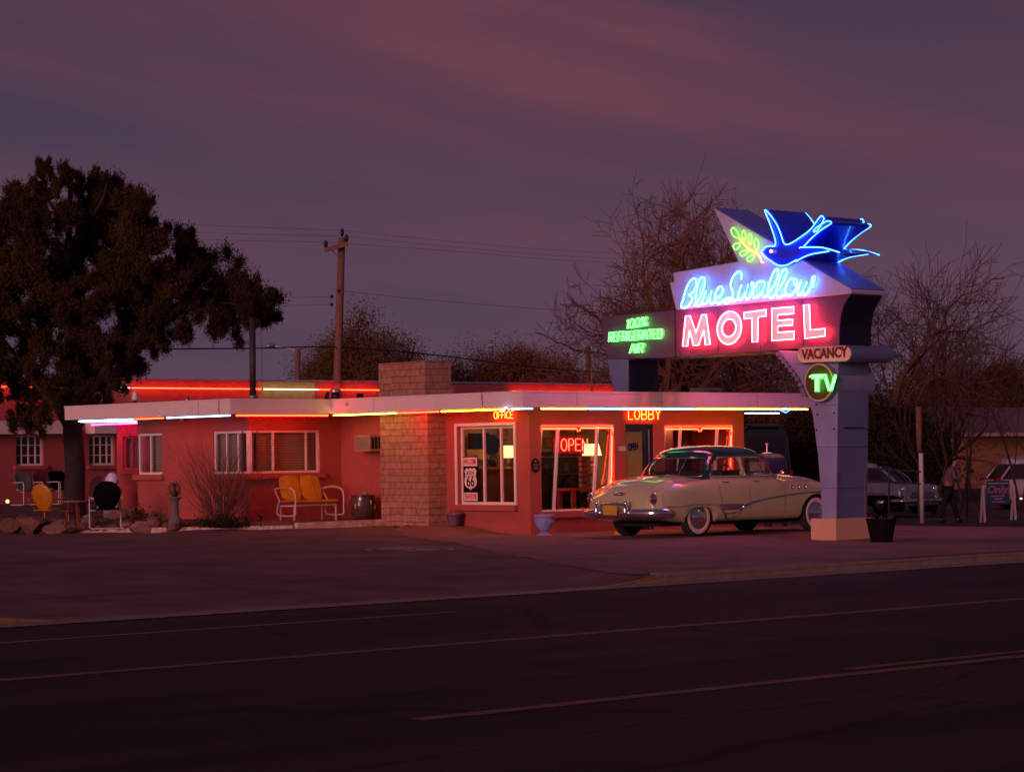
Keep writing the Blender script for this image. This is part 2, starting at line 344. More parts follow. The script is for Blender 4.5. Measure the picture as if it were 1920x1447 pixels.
M['fascia'] = mat('cream_fascia', (.80, .69, .66), .7, var=.05, scale=2.2, bump=.12, bscale=14)
M['roofing'] = mat('roof_gravel', (.22, .17, .16), .95, var=.3, scale=6, bump=.5)
M['soffit'] = mat('soffit', (.6, .42, .38), .8, var=.06)
M['white'] = mat('white_trim_paint', (.80, .70, .66), .55, var=.06, scale=5)
M['blind'] = mat('blind_slats', (.70, .55, .38), .7, var=.05)
M['arrowlav'] = mat('pale_lavender_sign_paint', (.48, .46, .74), .5, var=.07, scale=2.2, bump=.1, bscale=7)
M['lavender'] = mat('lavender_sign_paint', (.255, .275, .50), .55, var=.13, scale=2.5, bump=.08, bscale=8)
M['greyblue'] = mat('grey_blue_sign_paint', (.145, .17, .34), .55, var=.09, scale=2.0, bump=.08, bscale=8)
M['purple'] = mat('plum_sign_paint', (.12, .065, .14), .45, var=.08, scale=2.5)
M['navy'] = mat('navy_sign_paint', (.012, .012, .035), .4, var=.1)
M['roofblue'] = mat('sign_blue_top_paint', (.13, .18, .62), .35, var=.06, scale=2)
M['birdblue'] = mat('swallow_blue_enamel', (.012, .04, .70), .28, var=.05, coat=.6)
M['peach'] = mat('peach_paint', (.97, .66, .54), .6, var=.04)
M['tan'] = mat('tan_plinth_paint', (.70, .40, .27), .7, var=.05, scale=3, bump=.15)
M['darkred'] = mat('dark_red_lettering', (.22, .02, .025), .6)
M['black'] = mat('black_paint', (.012, .011, .012), .5)
M['blackmatte'] = mat('matte_black', (.006, .006, .007), .95, spec=.1)
M['chrome'] = mat('chrome', (.75, .75, .78), .12, metal=1, var=.03)
M['galv'] = mat('galvanised_metal', (.45, .42, .43), .45, metal=.7, var=.15)
M['wood'] = mat('weathered_wood', (.20, .10, .07), .85, var=.3, scale=12, bump=.3)
M['brownwood'] = mat('brown_wood', (.22, .09, .045), .6, var=.3, scale=9)
M['warmwall'] = mat('warm_interior_wall', (.60, .38, .18), .85, var=.08)
M['floorwood'] = mat('interior_floor', (.14, .06, .035), .5, var=.2)
M['redwood'] = mat('neon_lit_red', (.45, .06, .04), .5)
M['glass'] = glass_mat('window_glass', (.86, .86, .86))
M['darkglass'] = mat('dark_window_glass', (.035, .025, .03), .12, var=.1)
M['block'] = block_mat('split_block', (.45, .25, .165), (.36, .19, .125), (.22, .115, .08), .52, .128)
M['n_red'] = glow_mat('neon_red_tube', (66, .62, .10)); M['n_orange'] = glow_mat('neon_orange_tube', (34, .72, .12))
M['n_white'] = glow_mat('neon_white_tube', (12, 9, 9)); M['n_bluewhite'] = glow_mat('neon_bluewhite_tube', (4, 7, 12))
M['n_yellow'] = glow_mat('neon_yellow_tube', (40, 14, .3)); M['n_warm'] = glow_mat('neon_warm_white_tube', (20, 12, 1.0))
M['n_cyan'] = glow_mat('neon_cyan_tube', (.95, 9, 10)); M['n_blue'] = glow_mat('neon_blue_tube', (.22, 2.2, 14))
M['n_pinkish'] = glow_mat('neon_hot_pink_tube', (60, .9, 16)); M['n_redfar'] = glow_mat('neon_far_red_tube', (20, .62, .10)); M['n_whitefar'] = glow_mat('neon_far_white_tube', (4, 4, 4.5)); M['n_warmfar'] = glow_mat('neon_far_warm_tube', (6, 4, 1.8)); M['n_open'] = glow_mat('neon_red_letter_tube', (20, .50, .24)); M['n_script'] = glow_mat('neon_pale_cyan_tube', (.72, 7.5, 28)); M['n_pink'] = glow_mat('neon_pink_tube', (75, 2.8, 4.2))
M['n_green'] = glow_mat('neon_green_tube', (.34, 5, .55)); M['n_leaf'] = glow_mat('neon_leaf_green_tube', (.56, 5.5, .12)); M['n_stem'] = glow_mat('neon_stem_yellow_tube', (7, 3.2, .1))
M['n_sign'] = glow_mat('neon_amber_letter_tube', (24, 1.35, .10)); M['lamp'] = glow_mat('lit_lamp_shade', (2.2, 1.5, .6)); M['bulb'] = glow_mat('warm_fill_glow', (6, 4, 1.6))
M['steel_dark'] = mat('dark_steel', (.035, .028, .028), .6, var=.2)

# ================================================================== ground, road, kerbs
def grid_mesh(x0, x1, y0, y1, sx, sy, zf):
    mb = MB(); nx = max(1, round((x1 - x0) / sx)); ny = max(1, round((y1 - y0) / sy))
    vs = [(x0 + (x1 - x0) * i / nx, y0 + (y1 - y0) * j / ny, 0) for j in range(ny + 1) for i in range(nx + 1)]
    vs = [(x, y, zf(x, y)) for x, y, _ in vs]
    return mb.add(vs, [(j * (nx + 1) + i, j * (nx + 1) + i + 1, (j + 1) * (nx + 1) + i + 1, (j + 1) * (nx + 1) + i) for j in range(ny) for i in range(nx)])
def gfar(x, y):
    if y < 22.9: return -.26
    return gz(x, y) - .03
mb = grid_mesh(-40, 120, 22.9, 122.9, 1.0, 1.0, gfar)
mb2 = MB()
for a in ((-1500, 1500, 122.9, 3000, -.45), (-1500, -40, 22.9, 122.9, -.45), (120, 1500, 22.9, 122.9, -.45), (-1500, 1500, -500, 22.9, -.26)):
    mb2.add([(a[0], a[2], a[4]), (a[1], a[2], a[4]), (a[1], a[3], a[4]), (a[0], a[3], a[4])], [(0, 1, 2, 3)])
mb.add(mb2.v, mb2.f)
tag(obj('ground', mb, M['dirt'], smooth=True, origin=(0, 0, 0)), kind='structure')
mb = MB().add([(-400, -3, -.2), (700, -3, -.2), (700, 22.93, -.2), (-400, 22.93, -.2)], [(0, 1, 2, 3)])
tag(obj('road', mb, M['asphalt'], origin=(0, 0, 0)), kind='structure')
fc = MB()
def fz(x, y): return gz(x, y) + .006
g = grid_mesh(-30, 42, 22.93, 47, .5, .5, fz); fc.add(g.v, g.f)
vs = []
for i in range(145): x = -30 + i * .5; vs += [(x, 22.93, fz(x, 22.93)), (x, 22.915, -.3)]
fc.add(vs, [(2 * i, 2 * i + 1, 2 * i + 3, 2 * i + 2) for i in range(144)])
tag(obj('forecourt', fc, M['concrete'], smooth=True, origin=(0, 0, 0)), kind='structure')
ap = MB(); vs = []; fs = []; ny = 70; nx = 50; rj = random.Random(6); jag = [rj.uniform(-.12, .12) for _ in range(ny + 1)]  # paler sheet over the forecourt, right of a slanting ragged edge
for j in range(ny + 1):
    y = 23.1 + (38.3 - 23.1) * j / ny; xa = 22.6 + (y - 23) * .52 + jag[j]; xb = 41.8 if y < 34.5 else 31.3
    for i in range(nx + 1): x = xa + (xb - xa) * i / nx; vs.append((x, y, fz(x, y) + .008))
ap.add(vs, [(j * (nx + 1) + i, j * (nx + 1) + i + 1, (j + 1) * (nx + 1) + i + 1, (j + 1) * (nx + 1) + i) for j in range(ny) for i in range(nx)])
tag(obj('pale_sheet', ap, M['pale_sheet'], smooth=True, origin=(0, 0, 0)), kind='structure')
def strip(name, x0, x1, y0, y1, m, z=-.196, jag=.0, seed=1):
    rnd = random.Random(seed); mb = MB(); n = max(2, int((x1 - x0) / .5)); vs = []
    for i in range(n + 1):
        x = x0 + (x1 - x0) * i / n; j = rnd.uniform(-jag, jag); vs += [(x, y0 + j, z), (x, y1 + rnd.uniform(-jag, jag), z)]
    mb.add(vs, [(2 * i, 2 * i + 2, 2 * i + 3, 2 * i + 1) for i in range(n)])
    return tag(obj(name, mb, m), kind='structure')
strip('road_marking', -60, 200, 16.90, 17.09, M['yellow_paint'], jag=.006)
pn = onz(780, 1349, -.2)
strip('road_marking', pn.x, 200, 12.20, 12.37, M['yellow_paint'], jag=.008, seed=2)
strip('road_marking', pn.x + 4.5, 200, 12.52, 12.64, M['yellow_paint'], jag=.008, seed=5)
strip('road_marking', 10.6, 17.5, 20.5, 20.58, M['white_paint'], jag=.01, seed=3)
strip('road_marking', 29.5, 80, 20.5, 20.58, M['white_paint'], jag=.01, seed=4)
strip('gutter', -60, 120, 22.42, 22.9, M['kerb'], z=-.192)
strip('road_marking', 6, 60, 22.36, 22.42, M['white_paint'], z=-.19, jag=.012, seed=8)
# expansion joints and cracks of the forecourt
jm = mat('joint_tar', (.035, .027, .026), .9)
def joint(pts, wdt):
    mb = MB(); P = [Vector((p[0], p[1], 0)) for p in pts]; vs = []
    Q = []
    for a, b in zip(P[:-1], P[1:]):
        n = max(1, int((b - a).length / .35)); Q += [a + (b - a) * i / n for i in range(n)]
    Q.append(P[-1])
    for i, p in enumerate(Q):
        d = (Q[min(i + 1, len(Q) - 1)] - Q[max(i - 1, 0)]).normalized(); s = Vector((-d.y, d.x, 0)) * wdt / 2
        for q in (p - s, p + s): vs.append((q.x, q.y, fz(q.x, q.y) + .013))
    mb.add(vs, [(2 * i, 2 * i + 2, 2 * i + 3, 2 * i + 1) for i in range(len(Q) - 1)])
    tag(obj('joint', mb, jm), kind='structure')
joint([(14, 26), (41, 26)], .03)
joint([(10, 30), (31, 30)], .025)
for x in (16, 20, 24, 28, 32, 36, 40): joint([(x, 23.3), (x, 30 if x < 30 else 29)], .02)
rnd = random.Random(9)
for k in range(9):
    x, y = rnd.uniform(12, 38), rnd.uniform(24, 33); pts = [(x, y)]; a = rnd.uniform(0, 6.3)
    for _ in range(9): a += rnd.uniform(-.5, .5); x += .35 * math.cos(a); y += .35 * math.sin(a); pts.append((x, y))
    if all(q[1] > 23.2 for q in pts): joint(pts, .014)
# kerb pieces
def kerb(x0, x1, m, taper0=0, taper1=0, y0=22.9, wd=.16, z1=-.075):
    mb = MB(); n = max(4, int((x1 - x0) / .3)); vs = []
    for i in range(n + 1):
        x = x0 + (x1 - x0) * i / n
        t = 1
        if taper0: t = min(t, (x - x0) / taper0 if x - x0 < taper0 else 1)
        if taper1: t = min(t, (x1 - x) / taper1 if x1 - x < taper1 else 1)
        z = -.196 + (z1 + .196) * max(.02, t)
        vs += [(x, y0, -.3), (x, y0 + .012, z - .012), (x, y0 + .03, z), (x, y0 + wd, z + .002), (x, y0 + wd, -.3)]
    for i in range(n):
        for k in range(4): mb.add([], []); mb.f.append((i * 5 + k, (i + 1) * 5 + k, (i + 1) * 5 + k + 1, i * 5 + k + 1)); mb.mi.append(0)
    mb.v = vs
    mb.f += [(0, 1, 2, 3, 4), tuple(n * 5 + k for k in (4, 3, 2, 1, 0))]; mb.mi += [0, 0]
    return mb
kx = onz(1085, 1097, -.2).x; kx2 = onz(1205, 1092, -.2).x; kl = onz(98, 1162, -.2).x
tag(obj('kerb', kerb(kx, kx2, M['kerb_yellow'], taper0=1.3), M['kerb_yellow']), kind='structure')
tag(obj('kerb', kerb(kx2 + .01, 110, M['kerb']), M['kerb']), kind='structure')
tag(obj('kerb', kerb(kl - 6, kl, M['kerb_yellow'], taper1=1.3), M['kerb_yellow']), kind='structure')
# worn painted emblem on the forecourt
c0 = ong(768, 1031.5); mb = MB()
for (r0, r1, a0, a1) in ((.52, .58, 0, 360), (.0, .42, 20, 160), (.10, .40, 200, 340)):
    n = 36; vs = []
    for i in range(n + 1):
        a = R(a0 + (a1 - a0) * i / n)
        for r_ in (r0, r1): x = c0.x + r_ * 1.25 * math.cos(a); y = c0.y + r_ * 1.25 * math.sin(a); vs.append((x, y, fz(x, y) + .014))
    mb.add(vs, [(2 * i, 2 * i + 1, 2 * i + 3, 2 * i + 2) for i in range(n)])
tag(obj('road_marking', mb, M['white_paint']), kind='structure')

# ================================================================== wall helper
def wall(mb, ax, c, u0, u1, z0, z1, holes=(), th=.2, mi=0):
    holes = [(max(h[0], u0), min(h[1], u1), h[2], h[3]) for h in holes]
    us = sorted({u0, u1} | {h[i] for h in holes for i in (0, 1)}); zs = sorted({z0, z1} | {h[i] for h in holes for i in (2, 3)})
    def P(u, z, d): return (c + d, u, z) if ax == 'x' else (u, c + d, z)
    def solid(i, j):
        if i < 0 or j < 0 or i >= len(us) - 1 or j >= len(zs) - 1: return False
        um = (us[i] + us[i + 1]) / 2; zm = (zs[j] + zs[j + 1]) / 2
        return not any(h[0] < um < h[1] and h[2] < zm < h[3] for h in holes)
    for i in range(len(us) - 1):
        for j in range(len(zs) - 1):
            if not solid(i, j): continue
            a, b, e, f = us[i], us[i + 1], zs[j], zs[j + 1]
            mb.add([P(a, e, 0), P(b, e, 0), P(b, f, 0), P(a, f, 0)], [(0, 1, 2, 3)], mi)
            mb.add([P(a, e, th), P(b, e, th), P(b, f, th), P(a, f, th)], [(3, 2, 1, 0)], mi)
            for q, (p1, p2) in (((i - 1, j), ((a, e), (a, f))), ((i + 1, j), ((b, f), (b, e))), ((i, j - 1), ((b, e), (a, e))), ((i, j + 1), ((a, f), (b, f)))):
                if not solid(*q): mb.add([P(*p1, 0), P(*p2, 0), P(*p2, th), P(*p1, th)], [(0, 1, 2, 3)], mi)
    return mb
def rx(X, px0, px1, py0, py1):      # photo rectangle on a plane facing -X -> (y_lo, y_hi, z_lo, z_hi)
    pm, qm = (px0 + px1) / 2, (py0 + py1) / 2
    return onx(px1, qm, X).y, onx(px0, qm, X).y, onx(pm, py1, X).z, onx(pm, py0, X).z
def ry(Y, px0, px1, py0, py1):
    pm, qm = (px0 + px1) / 2, (py0 + py1) / 2
    return ony(px0, qm, Y).x, ony(px1, qm, Y).x, ony(pm, py1, Y).z, ony(pm, py0, Y).z
def bx(mb, ax, c, u0, u1, z0, z1, d0, d1, mi=0):
    return mb.box(c + d0, c + d1, u0, u1, z0, z1, mi) if ax == 'x' else mb.box(u0, u1, c + d0, c + d1, z0, z1, mi)
def window(parent, ax, c, r, mull=(), rec=.05, fw=.045, mat_f='white', gl='glass', blinds=False, sill=True, rows=0, sillmat='pink', blind_range=None, dark=False):
    u0, u1, z0, z1 = r; f = MB(); d0, d1 = rec, rec + .06
    bx(f, ax, c, u0, u1, z0, z0 + fw, d0, d1); bx(f, ax, c, u0, u1, z1 - fw, z1, d0, d1)
    bx(f, ax, c, u0, u0 + fw, z0 + fw, z1 - fw, d0, d1); bx(f, ax, c, u1 - fw, u1, z0 + fw, z1 - fw, d0, d1)
    for t in mull: uu = u0 + (u1 - u0) * t; bx(f, ax, c, uu - fw * .4, uu + fw * .4, z0 + fw, z1 - fw, d0 + .004, d1 - .004)
    for k in range(rows): zz = z0 + (z1 - z0) * (k + 1) / (rows + 1); bx(f, ax, c, u0 + fw, u1 - fw, zz - .012, zz + .012, d0 + .008, d1 - .008)
    o = obj('window', MB().add(f.v, f.f), M[mat_f], parent, world=True)
    g = MB(); bx(g, ax, c, u0 + fw * .6, u1 - fw * .6, z0 + fw * .6, z1 - fw * .6, d0 + .026, d0 + .030); obj('pane', g, M[gl], o, world=True)
    if blinds:
        b = MB(); a0, a1 = blind_range or (u0 + .03, u1 - .03); n = int((z1 - z0) / .034)
        for k in range(n):
            z = z0 + .03 + k * .034
            if ax == 'x': b.add([(c + d0 + .10, a0, z), (c + d0 + .10, a1, z), (c + d0 + .128, a1, z + .024), (c + d0 + .128, a0, z + .024)], [(0, 1, 2, 3)])
            else: b.add([(a0, c + d0 + .10, z), (a1, c + d0 + .10, z), (a1, c + d0 + .128, z + .024), (a0, c + d0 + .128, z + .024)], [(0, 1, 2, 3)])
        obj('blind', b, M['blind'], o, world=True)
        bk = MB(); bx(bk, ax, c, u0, u1, z0, z1, d0 + .19, d0 + .2); obj('shade', bk, M['dim'], o, world=True)  # dark sheet painted in place of the dim room behind the blind
    if sill:
        s = MB(); bx(s, ax, c, u0 - .08, u1 + .08, z0 - .11, z0 - .002, -.09, .0 - .001); obj('sill', s, M[sillmat], o, world=True)
    return o
M['dim'] = mat('painted_room_dark', (.10, .05, .035), .9)

# ================================================================== motel office
OX, LY, WX, WY = 31.35, 34.6, 29.05, 40.3        # wall planes: office (faces -X), lobby (faces -Y), wing front (faces -X), wing side (faces -Y)
FXD, FYD, FXB, FYB = 30.48, 33.8, 28.01, 39.45   # fascia lines
ZT, ZB = 2.655, 2.375
LE = ony(1396, 870, LY).x; XE = ony(1531, 750, FYD).x; YA = 45.4; WE = onx(258, 880, WX).y
office = thing('motel_office', 'low pink stucco motel office with cream flat roof edge outlined in neon', 'building', (33, 38, 0))
wins = {'office': rx(OX, 858, 965, 798, 946), 'lobbyA': ry(LY, 1015, 1152, 796, 957), 'lobbyB': ry(LY, 1247, 1375, 797, 955), 'door': ry(LY, 1174, 1228, 795, 1000)}
wins['door'] = wins['door'][:2] + (.0, wins['door'][3])
corner_z = rx(WX, 400, 465, 808, 888)[2:]
wx_c = (WY + .012, onx(400, 850, WX).y) + corner_z
wy_c = (WX + .012, ony(600, 850, WY).x) + corner_z
wx_l = (onx(304, 850, WX).y, WE - .012) + corner_z
mb = MB()
wall(mb, 'x', OX, LY, WY + .2, -.3, ZB + .01, [wins['office']], .2)
wall(mb, 'y', LY, OX + .2, LE, -.3, ZB + .012, [wins['lobbyA'], wins['lobbyB'], wins['door']], .2)
wall(mb, 'x', WX, WY, WE, -.3, ZB + .01, [(WY - .1, wx_c[1], corner_z[0], corner_z[1]), (wx_l[0], WE + .1, corner_z[0], corner_z[1])], .2)
wall(mb, 'y', WY, WX + .2, OX, -.3, ZB + .012, [(WX + .1, wy_c[1], corner_z[0], corner_z[1])], .2)
mb.box(WX + .2, OX + .2, WE - .2, WE, -.3, ZB + .01)
mb.box(LE - .2, LE, LY + .2, 44, -.3, ZB + .01)
# corner posts left solid below and above the wrap-round windows
o = fix_normals(obj('wall', mb, M['pink'], office, world=True))
PY0 = 48.84; mb = MB(); hp = rx(OX + .15, 230, 257, 818, 880)
wall(mb, 'x', OX + .15, WE, PY0, -.3, ZB + .05, [(hp[0] - .05, hp[1], hp[2], hp[3])], .2); mb.box(OX + .35, 38, PY0 - .2, PY0, -.3, ZB + .05)
obj('wall', mb, M['pink'], office, world=True)['label'] = 'recessed wall flooded hot pink by neon'
window(office, 'x', OX + .15, (hp[0] - .05, hp[1], hp[2], hp[3]), mull=(.5,), mat_f='pink', blinds=True)
mb = MB(); mb.box(OX, 38.2, YA, PY0 + .25, ZB + .052, ZT - .03); obj('roof', mb, M['roofing'], office, world=True)
# roof slab + soffit
poly = [(FXB + .04, YA - .04), (FXB + .04, FYB + .04), (FXD + .04, FYB + .04), (FXD + .04, FYD + .04), (XE - .04, FYD + .04), (XE - .04, 37.2), (LE, 37.2), (LE, YA - .04)]
mb = MB(); mb.prism([(x, y, ZB + .014) for x, y in poly], (0, 0, ZT - ZB - .05)); obj('roof', mb, M['roofing'], office, world=True)
mb = MB(); mb.prism([(x, y, ZB) for x, y in poly], (0, 0, .011)); obj('soffit', mb, M['soffit'], office, world=True)
def fascia(pts):
    mb = MB()
    for (a, b) in zip(pts[:-1], pts[1:]):
        if abs(a[0] - b[0]) < 1e-6: mb.box(a[0], a[0] + .04 * (1 if a[2] else -1), min(a[1], b[1]), max(a[1], b[1]), ZB - .01, ZT - .035); mb.box(a[0] - .012, a[0] + .08, min(a[1], b[1]) - .01, max(a[1], b[1]) + .01, ZT - .034, ZT)
        else: mb.box(min(a[0], b[0]) + .04, max(a[0], b[0]) - .001, a[1] + .001, a[1] + .04, ZB - .012, ZT - .035); mb.box(min(a[0], b[0]) + .081, max(a[0], b[0]) - .013, a[1] - .012, a[1] + .08, ZT - .036, ZT - .002)
    return obj('fascia', mb, M['fascia'], office, world=True)
fascia([(FXB, YA, 1), (FXB, FYB, 1)]); fascia([(FXB, FYB, 1), (FXD + .04, FYB, 1)]); fascia([(FXD, FYB + .001, 1), (FXD, FYD, 1)]); fascia([(FXD, FYD, 1), (XE, FYD, 1)])
# board seams and a few cables hanging on the fascia
for px, pl in ((372, 0), (905, 2), (1082, 3), (1240, 3), (1420, 3), (700, 2)):
    p = onx(px, 750, FXB if pl == 0 else FXD) if pl in (0, 2) else ony(px, 750, FYD); mb = MB()
    if pl in (0, 2): mb.box(p.x - .003, p.x, p.y - .003, p.y + .003, ZB, ZT - .04)
    else: mb.box(p.x - .003, p.x + .003, p.y - .003, p.y, ZB, ZT - .04)
    obj('board_joint', mb, M['wood'], office, world=True)
for (px, py) in ((410, 770), (903, 748)):
    pts = [onx(px + dx_, py + dy_, (FXB if px < 500 else FXD) - .012) for dx_, dy_ in ((0, -20), (.5, -6), (-1, 0), (2, 4), (1, 10))]
    obj('cable', MB().tube(crom(pts), .005, 5), M['black'], office, world=True)
# windows
window(office, 'x', OX, (wins['office'][0] + .0, wins['office'][1], wins['office'][2], wins['office'][3]), mull=(.30, .60), rec=.09, fw=.05, sill=True)
u0, u1, z0, z1 = wins['office']; mb = MB()
for q in ((u0 - .055, u1 + .055, z1, z1 + .055), (u0 - .055, u1 + .055, z0 - .055, z0), (u0 - .055, u0, z0, z1), (u1, u1 + .055, z0, z1)): bx(mb, 'x', OX, *q, -.025, -.002)
obj('window_surround', mb, M['white'], office, world=True)
window(office, 'x', WX, wx_c, mull=(.33, .66), rec=.03, blinds=True); window(office, 'y', WY, wy_c, mull=(.35, .82), rec=.03, blinds=True)
window(office, 'x', WX, wx_l, mull=(.52,), rec=.03, blinds=True, blind_range=(wx_l[0] + .03, (wx_l[0] + wx_l[1]) / 2))
mb = MB().box(WX + .03, WX + .085, WY + .03, WY + .085, *corner_z); obj('corner_post', mb, M['white'], office, world=True)
# canted show windows of the lobby
for nm, lit in (('lobbyA', 1), ('lobbyB', 1)):
    u0, u1, z0, z1 = wins[nm]; f = MB(); tl = .15
    f.bar((u0, LY + .03, z1 - .02), (u1, LY + .03, z1 - .02), .05, .04); f.box(u0, u1, LY + .02, LY + .2, z0, z0 + .03)
    for t in (.0, .24, .78, 1):
        x = u0 + (u1 - u0) * t; x = min(max(x, u0 + .022), u1 - .022)
        f.bar((x, LY + .02, z1 - .04), (x, LY + .02 + tl, z0 + .03), .045, .05, up=(1, 0, 0))
    o = obj('window', f, M['white'], office, world=True)
    g = MB().add([(u0 + .02, LY + .035, z1 - .03), (u1 - .02, LY + .035, z1 - .03), (u1 - .02, LY + .035 + tl, z0 + .03), (u0 + .02, LY + .035 + tl, z0 + .03)], [(0, 1, 2, 3)])
    obj('pane', g, M['glass'], o, world=True)
    s = MB().box(u0 - .04, u1 + .04, LY - .10, LY - .001, z0 - .12, z0 - .002); obj('sill', s, M['pink'], o, world=True)
    n = MB(); zz = z1 - .075; xm = (u0 + u1) / 2
    n.tube([(u0 + .02, LY - .02, zz), (xm - .06, LY - .02, zz), (xm - .02, LY - .03, zz - .05)], .011, 6); n.tube([(xm + .02, LY - .03, zz - .04), (xm + .06, LY - .02, zz + .01), (u1 - .06, LY - .02, zz + .01), (u1 - .045, LY - .02, zz - .06)], .011, 6)
    n.tube([(u1 - .05, LY + .0, zz - .14), (u1 - .055, LY + .012, zz - .5), (u1 - .06, LY + .02, zz - .92), (u1 - .085, LY + .02, zz - .98), (u1 - .10, LY + .02, zz - 1.04), (u1 - .085, LY + .02, zz - 1.10), (u1 - .06, LY + .02, zz - 1.06), (u1 - .058, LY + .02, zz - .99)], .011, 6)
    obj('neon_tube', n, M['n_orange'], o, world=True)
# lobby door: dark metal frame, glass
u0, u1, z0, z1 = wins['door']; f = MB()
f.box(u0, u0 + .05, LY + .04, LY + .12, .02, z1); f.box(u1 - .22, u1, LY + .04, LY + .12, .02, z1); f.box(u0 + .05, u1 - .22, LY + .042, LY + .118, z1 - .15, z1)
f.box(u0 + .05, u1 - .22, LY + .042, LY + .118, .02, .25)
dr = obj('door', f, M['navy'], office, world=True)
obj('pane', MB().box(u0 + .05, u1 - .22, LY + .07, LY + .076, .25, z1 - .15), M['glass'], dr, world=True)
obj('edge_strip', MB().box(u1 - .125, u1 - .105, LY + .03, LY + .04, .02, z1 - .1), M['galv'], dr, world=True)
# chimney of split blocks
cx = 30.89; cy0 = onx(803, 900, cx).y; cy1 = onx(714, 900, cx).y
ztop = onx(770, 678, cx).z
ch = obj('chimney', MB().box(cx, OX - .001, cy0, cy1, -.2, ZB - .001), M['block'], office, world=True)
obj('chimney_stack', MB().box(cx, OX + .2, cy0 + .06, cy1 + .02, ZT - .03, ztop), M['block'], ch, world=True)
obj('flashing', MB().box(cx - .02, OX + .23, cy0 + .03, cy1 + .05, ZT - .028, ZT + .03), M['galv'], ch, world=True)
# recess AC box
r = rx(OX - .34, 665, 693, 816, 846); mb = MB(); mb.box(OX - .34, OX - .002, r[0], r[1], r[2], r[3]); ac = obj('air_conditioner', mb, mat('ac_casing', (.42, .22, .17), .6), office, world=True)
obj('front_panel', MB().box(OX - .352, OX - .341, r[0] + .03, r[1] - .03, r[2] + .03, r[3] - .03), mat('ac_panel', (.20, .17, .15), .5), ac, world=True)
mb = MB()
for k in range(3): mb.box(OX - .30 + k * .09, OX - .235 + k * .09, r[0] - .006, r[0] - .001, r[2] + .05, r[3] - .04)
obj('grille', mb, M['black'], ac, world=True)
# neon border: straight lengths of tube under the roof edge
def border(a, b, m, r_=.0115):
    a = Vector(a); b = Vector(b); n = max(1, round((b - a).length / 1.4)); mb = MB(); mb.tube([a, b], r_, 6); obj('neon_tube', mb, M[m], office, world=True)
    for k in range(n + 1): p = a + (b - a) * ((k + .5) / (n + 1)); obj('tube_support', MB().tube([p + Vector((0, 0, .005)), p + Vector((0, 0, .045))], .006, 5), M['galv'], office, world=True)
ZN = ZB - .045
def seg_x(X, p0, p1, m, dz_=0): border((X + .02, onx(p0, 770, X).y, ZN + dz_), (X + .02, onx(p1, 770, X).y, ZN + dz_), m)
def seg_y(Y, p0, p1, m, dz_=0): border((ony(p0, 770, Y).x, Y + .02, ZN + dz_), (ony(p1, 770, Y).x, Y + .02, ZN + dz_), m)
seg_x(FXB, 146, 248, 'n_bluewhite'); seg_x(FXB, 251, 305, 'n_orange'); seg_x(FXB, 311, 430, 'n_bluewhite')
seg_y(YA, 152, 257, 'n_bluewhite', -.0); border((31.0, 46.2, ZN), (31.0, 49.1, ZN), 'n_pinkish')
seg_y(FYB, 444, 616, 'n_red')
seg_x(FXD, 624, 741, 'n_warm'); seg_x(FXD, 743, 821, 'n_red'); seg_x(FXD, 826, 945, 'n_yellow'); seg_x(FXD, 957, 977, 'n_white')
seg_y(FYD, 980, 1000, 'n_cyan'); seg_y(FYD, 1016, 1101, 'n_warm'); seg_y(FYD, 1104, 1190, 'n_cyan'); seg_y(FYD, 1190, 1232, 'n_white'); seg_y(FYD, 1232, 1302, 'n_cyan'); seg_y(FYD, 1305, 1400, 'n_warm'); seg_y(FYD, 1402, 1516, 'n_warm')
seg_y(37.2, 1398, 1462, 'n_bluewhite'); 
d = [ony(px, py, 36.6) for px, py in ((1463, 769), (1472, 765.5), (1481, 769), (1473, 773.5))]
obj('neon_tube', MB().tube(d, .012, 6, closed=True), M['n_blue'], office, world=True)
p = [onx(px, py, FXD - .05) for px, py in ((938, 768), (943, 771), (948, 764), (955, 768))]
obj('neon_tube', MB().tube(crom(p), .006, 6), M['n_bluewhite'], office, world=True)
p = [onx(px, py, FXD - .03) for px, py in ((620, 772), (624, 779), (629, 773))]
obj('cable', MB().tube(p, .006, 5), M['white'], office, world=True)
# porch light and junction boxes
mb = MB().lathe([(.05, 0), (.05, .06), (.03, .1)], onx(348, 784, WX) + Vector((-.1, 0, -.02)), 12, axis='x'); obj('porch_light', mb, M['galv'], office, world=True)
obj('fascia_cap', MB().lathe([(.035, 0), (.035, .02)], onx(651, 758, FXD) + Vector((-.02, 0, 0)), 14, axis='x'), M['galv'], office, world=True)

# ------------------------------------------------------------------ interior (seen through the glass)
inner = thing('office_interior', 'warm lit interior room seen through the motel office windows', 'room', (34, 36.5, 0))
BW = 37.8; mb = MB()
mb.box(OX + .21, LE - .21, BW, BW + .1, 0, ZB - .002); mb.box(OX + .205, OX + .21, LY + .21, LY + .25, 0, .01)
obj('back_wall', mb, M['warmwall'], inner, world=True)
obj('floor', MB().box(OX + .2, LE - .2, LY + .2, BW, -.02, .03), M['floorwood'], inner, world=True)
obj('partition', MB().box(ony(1170, 850, 36.4).x, ony(1170, 850, 36.4).x + .08, 35.6, BW, 0, ZB - .003), M['warmwall'], inner, world=True)
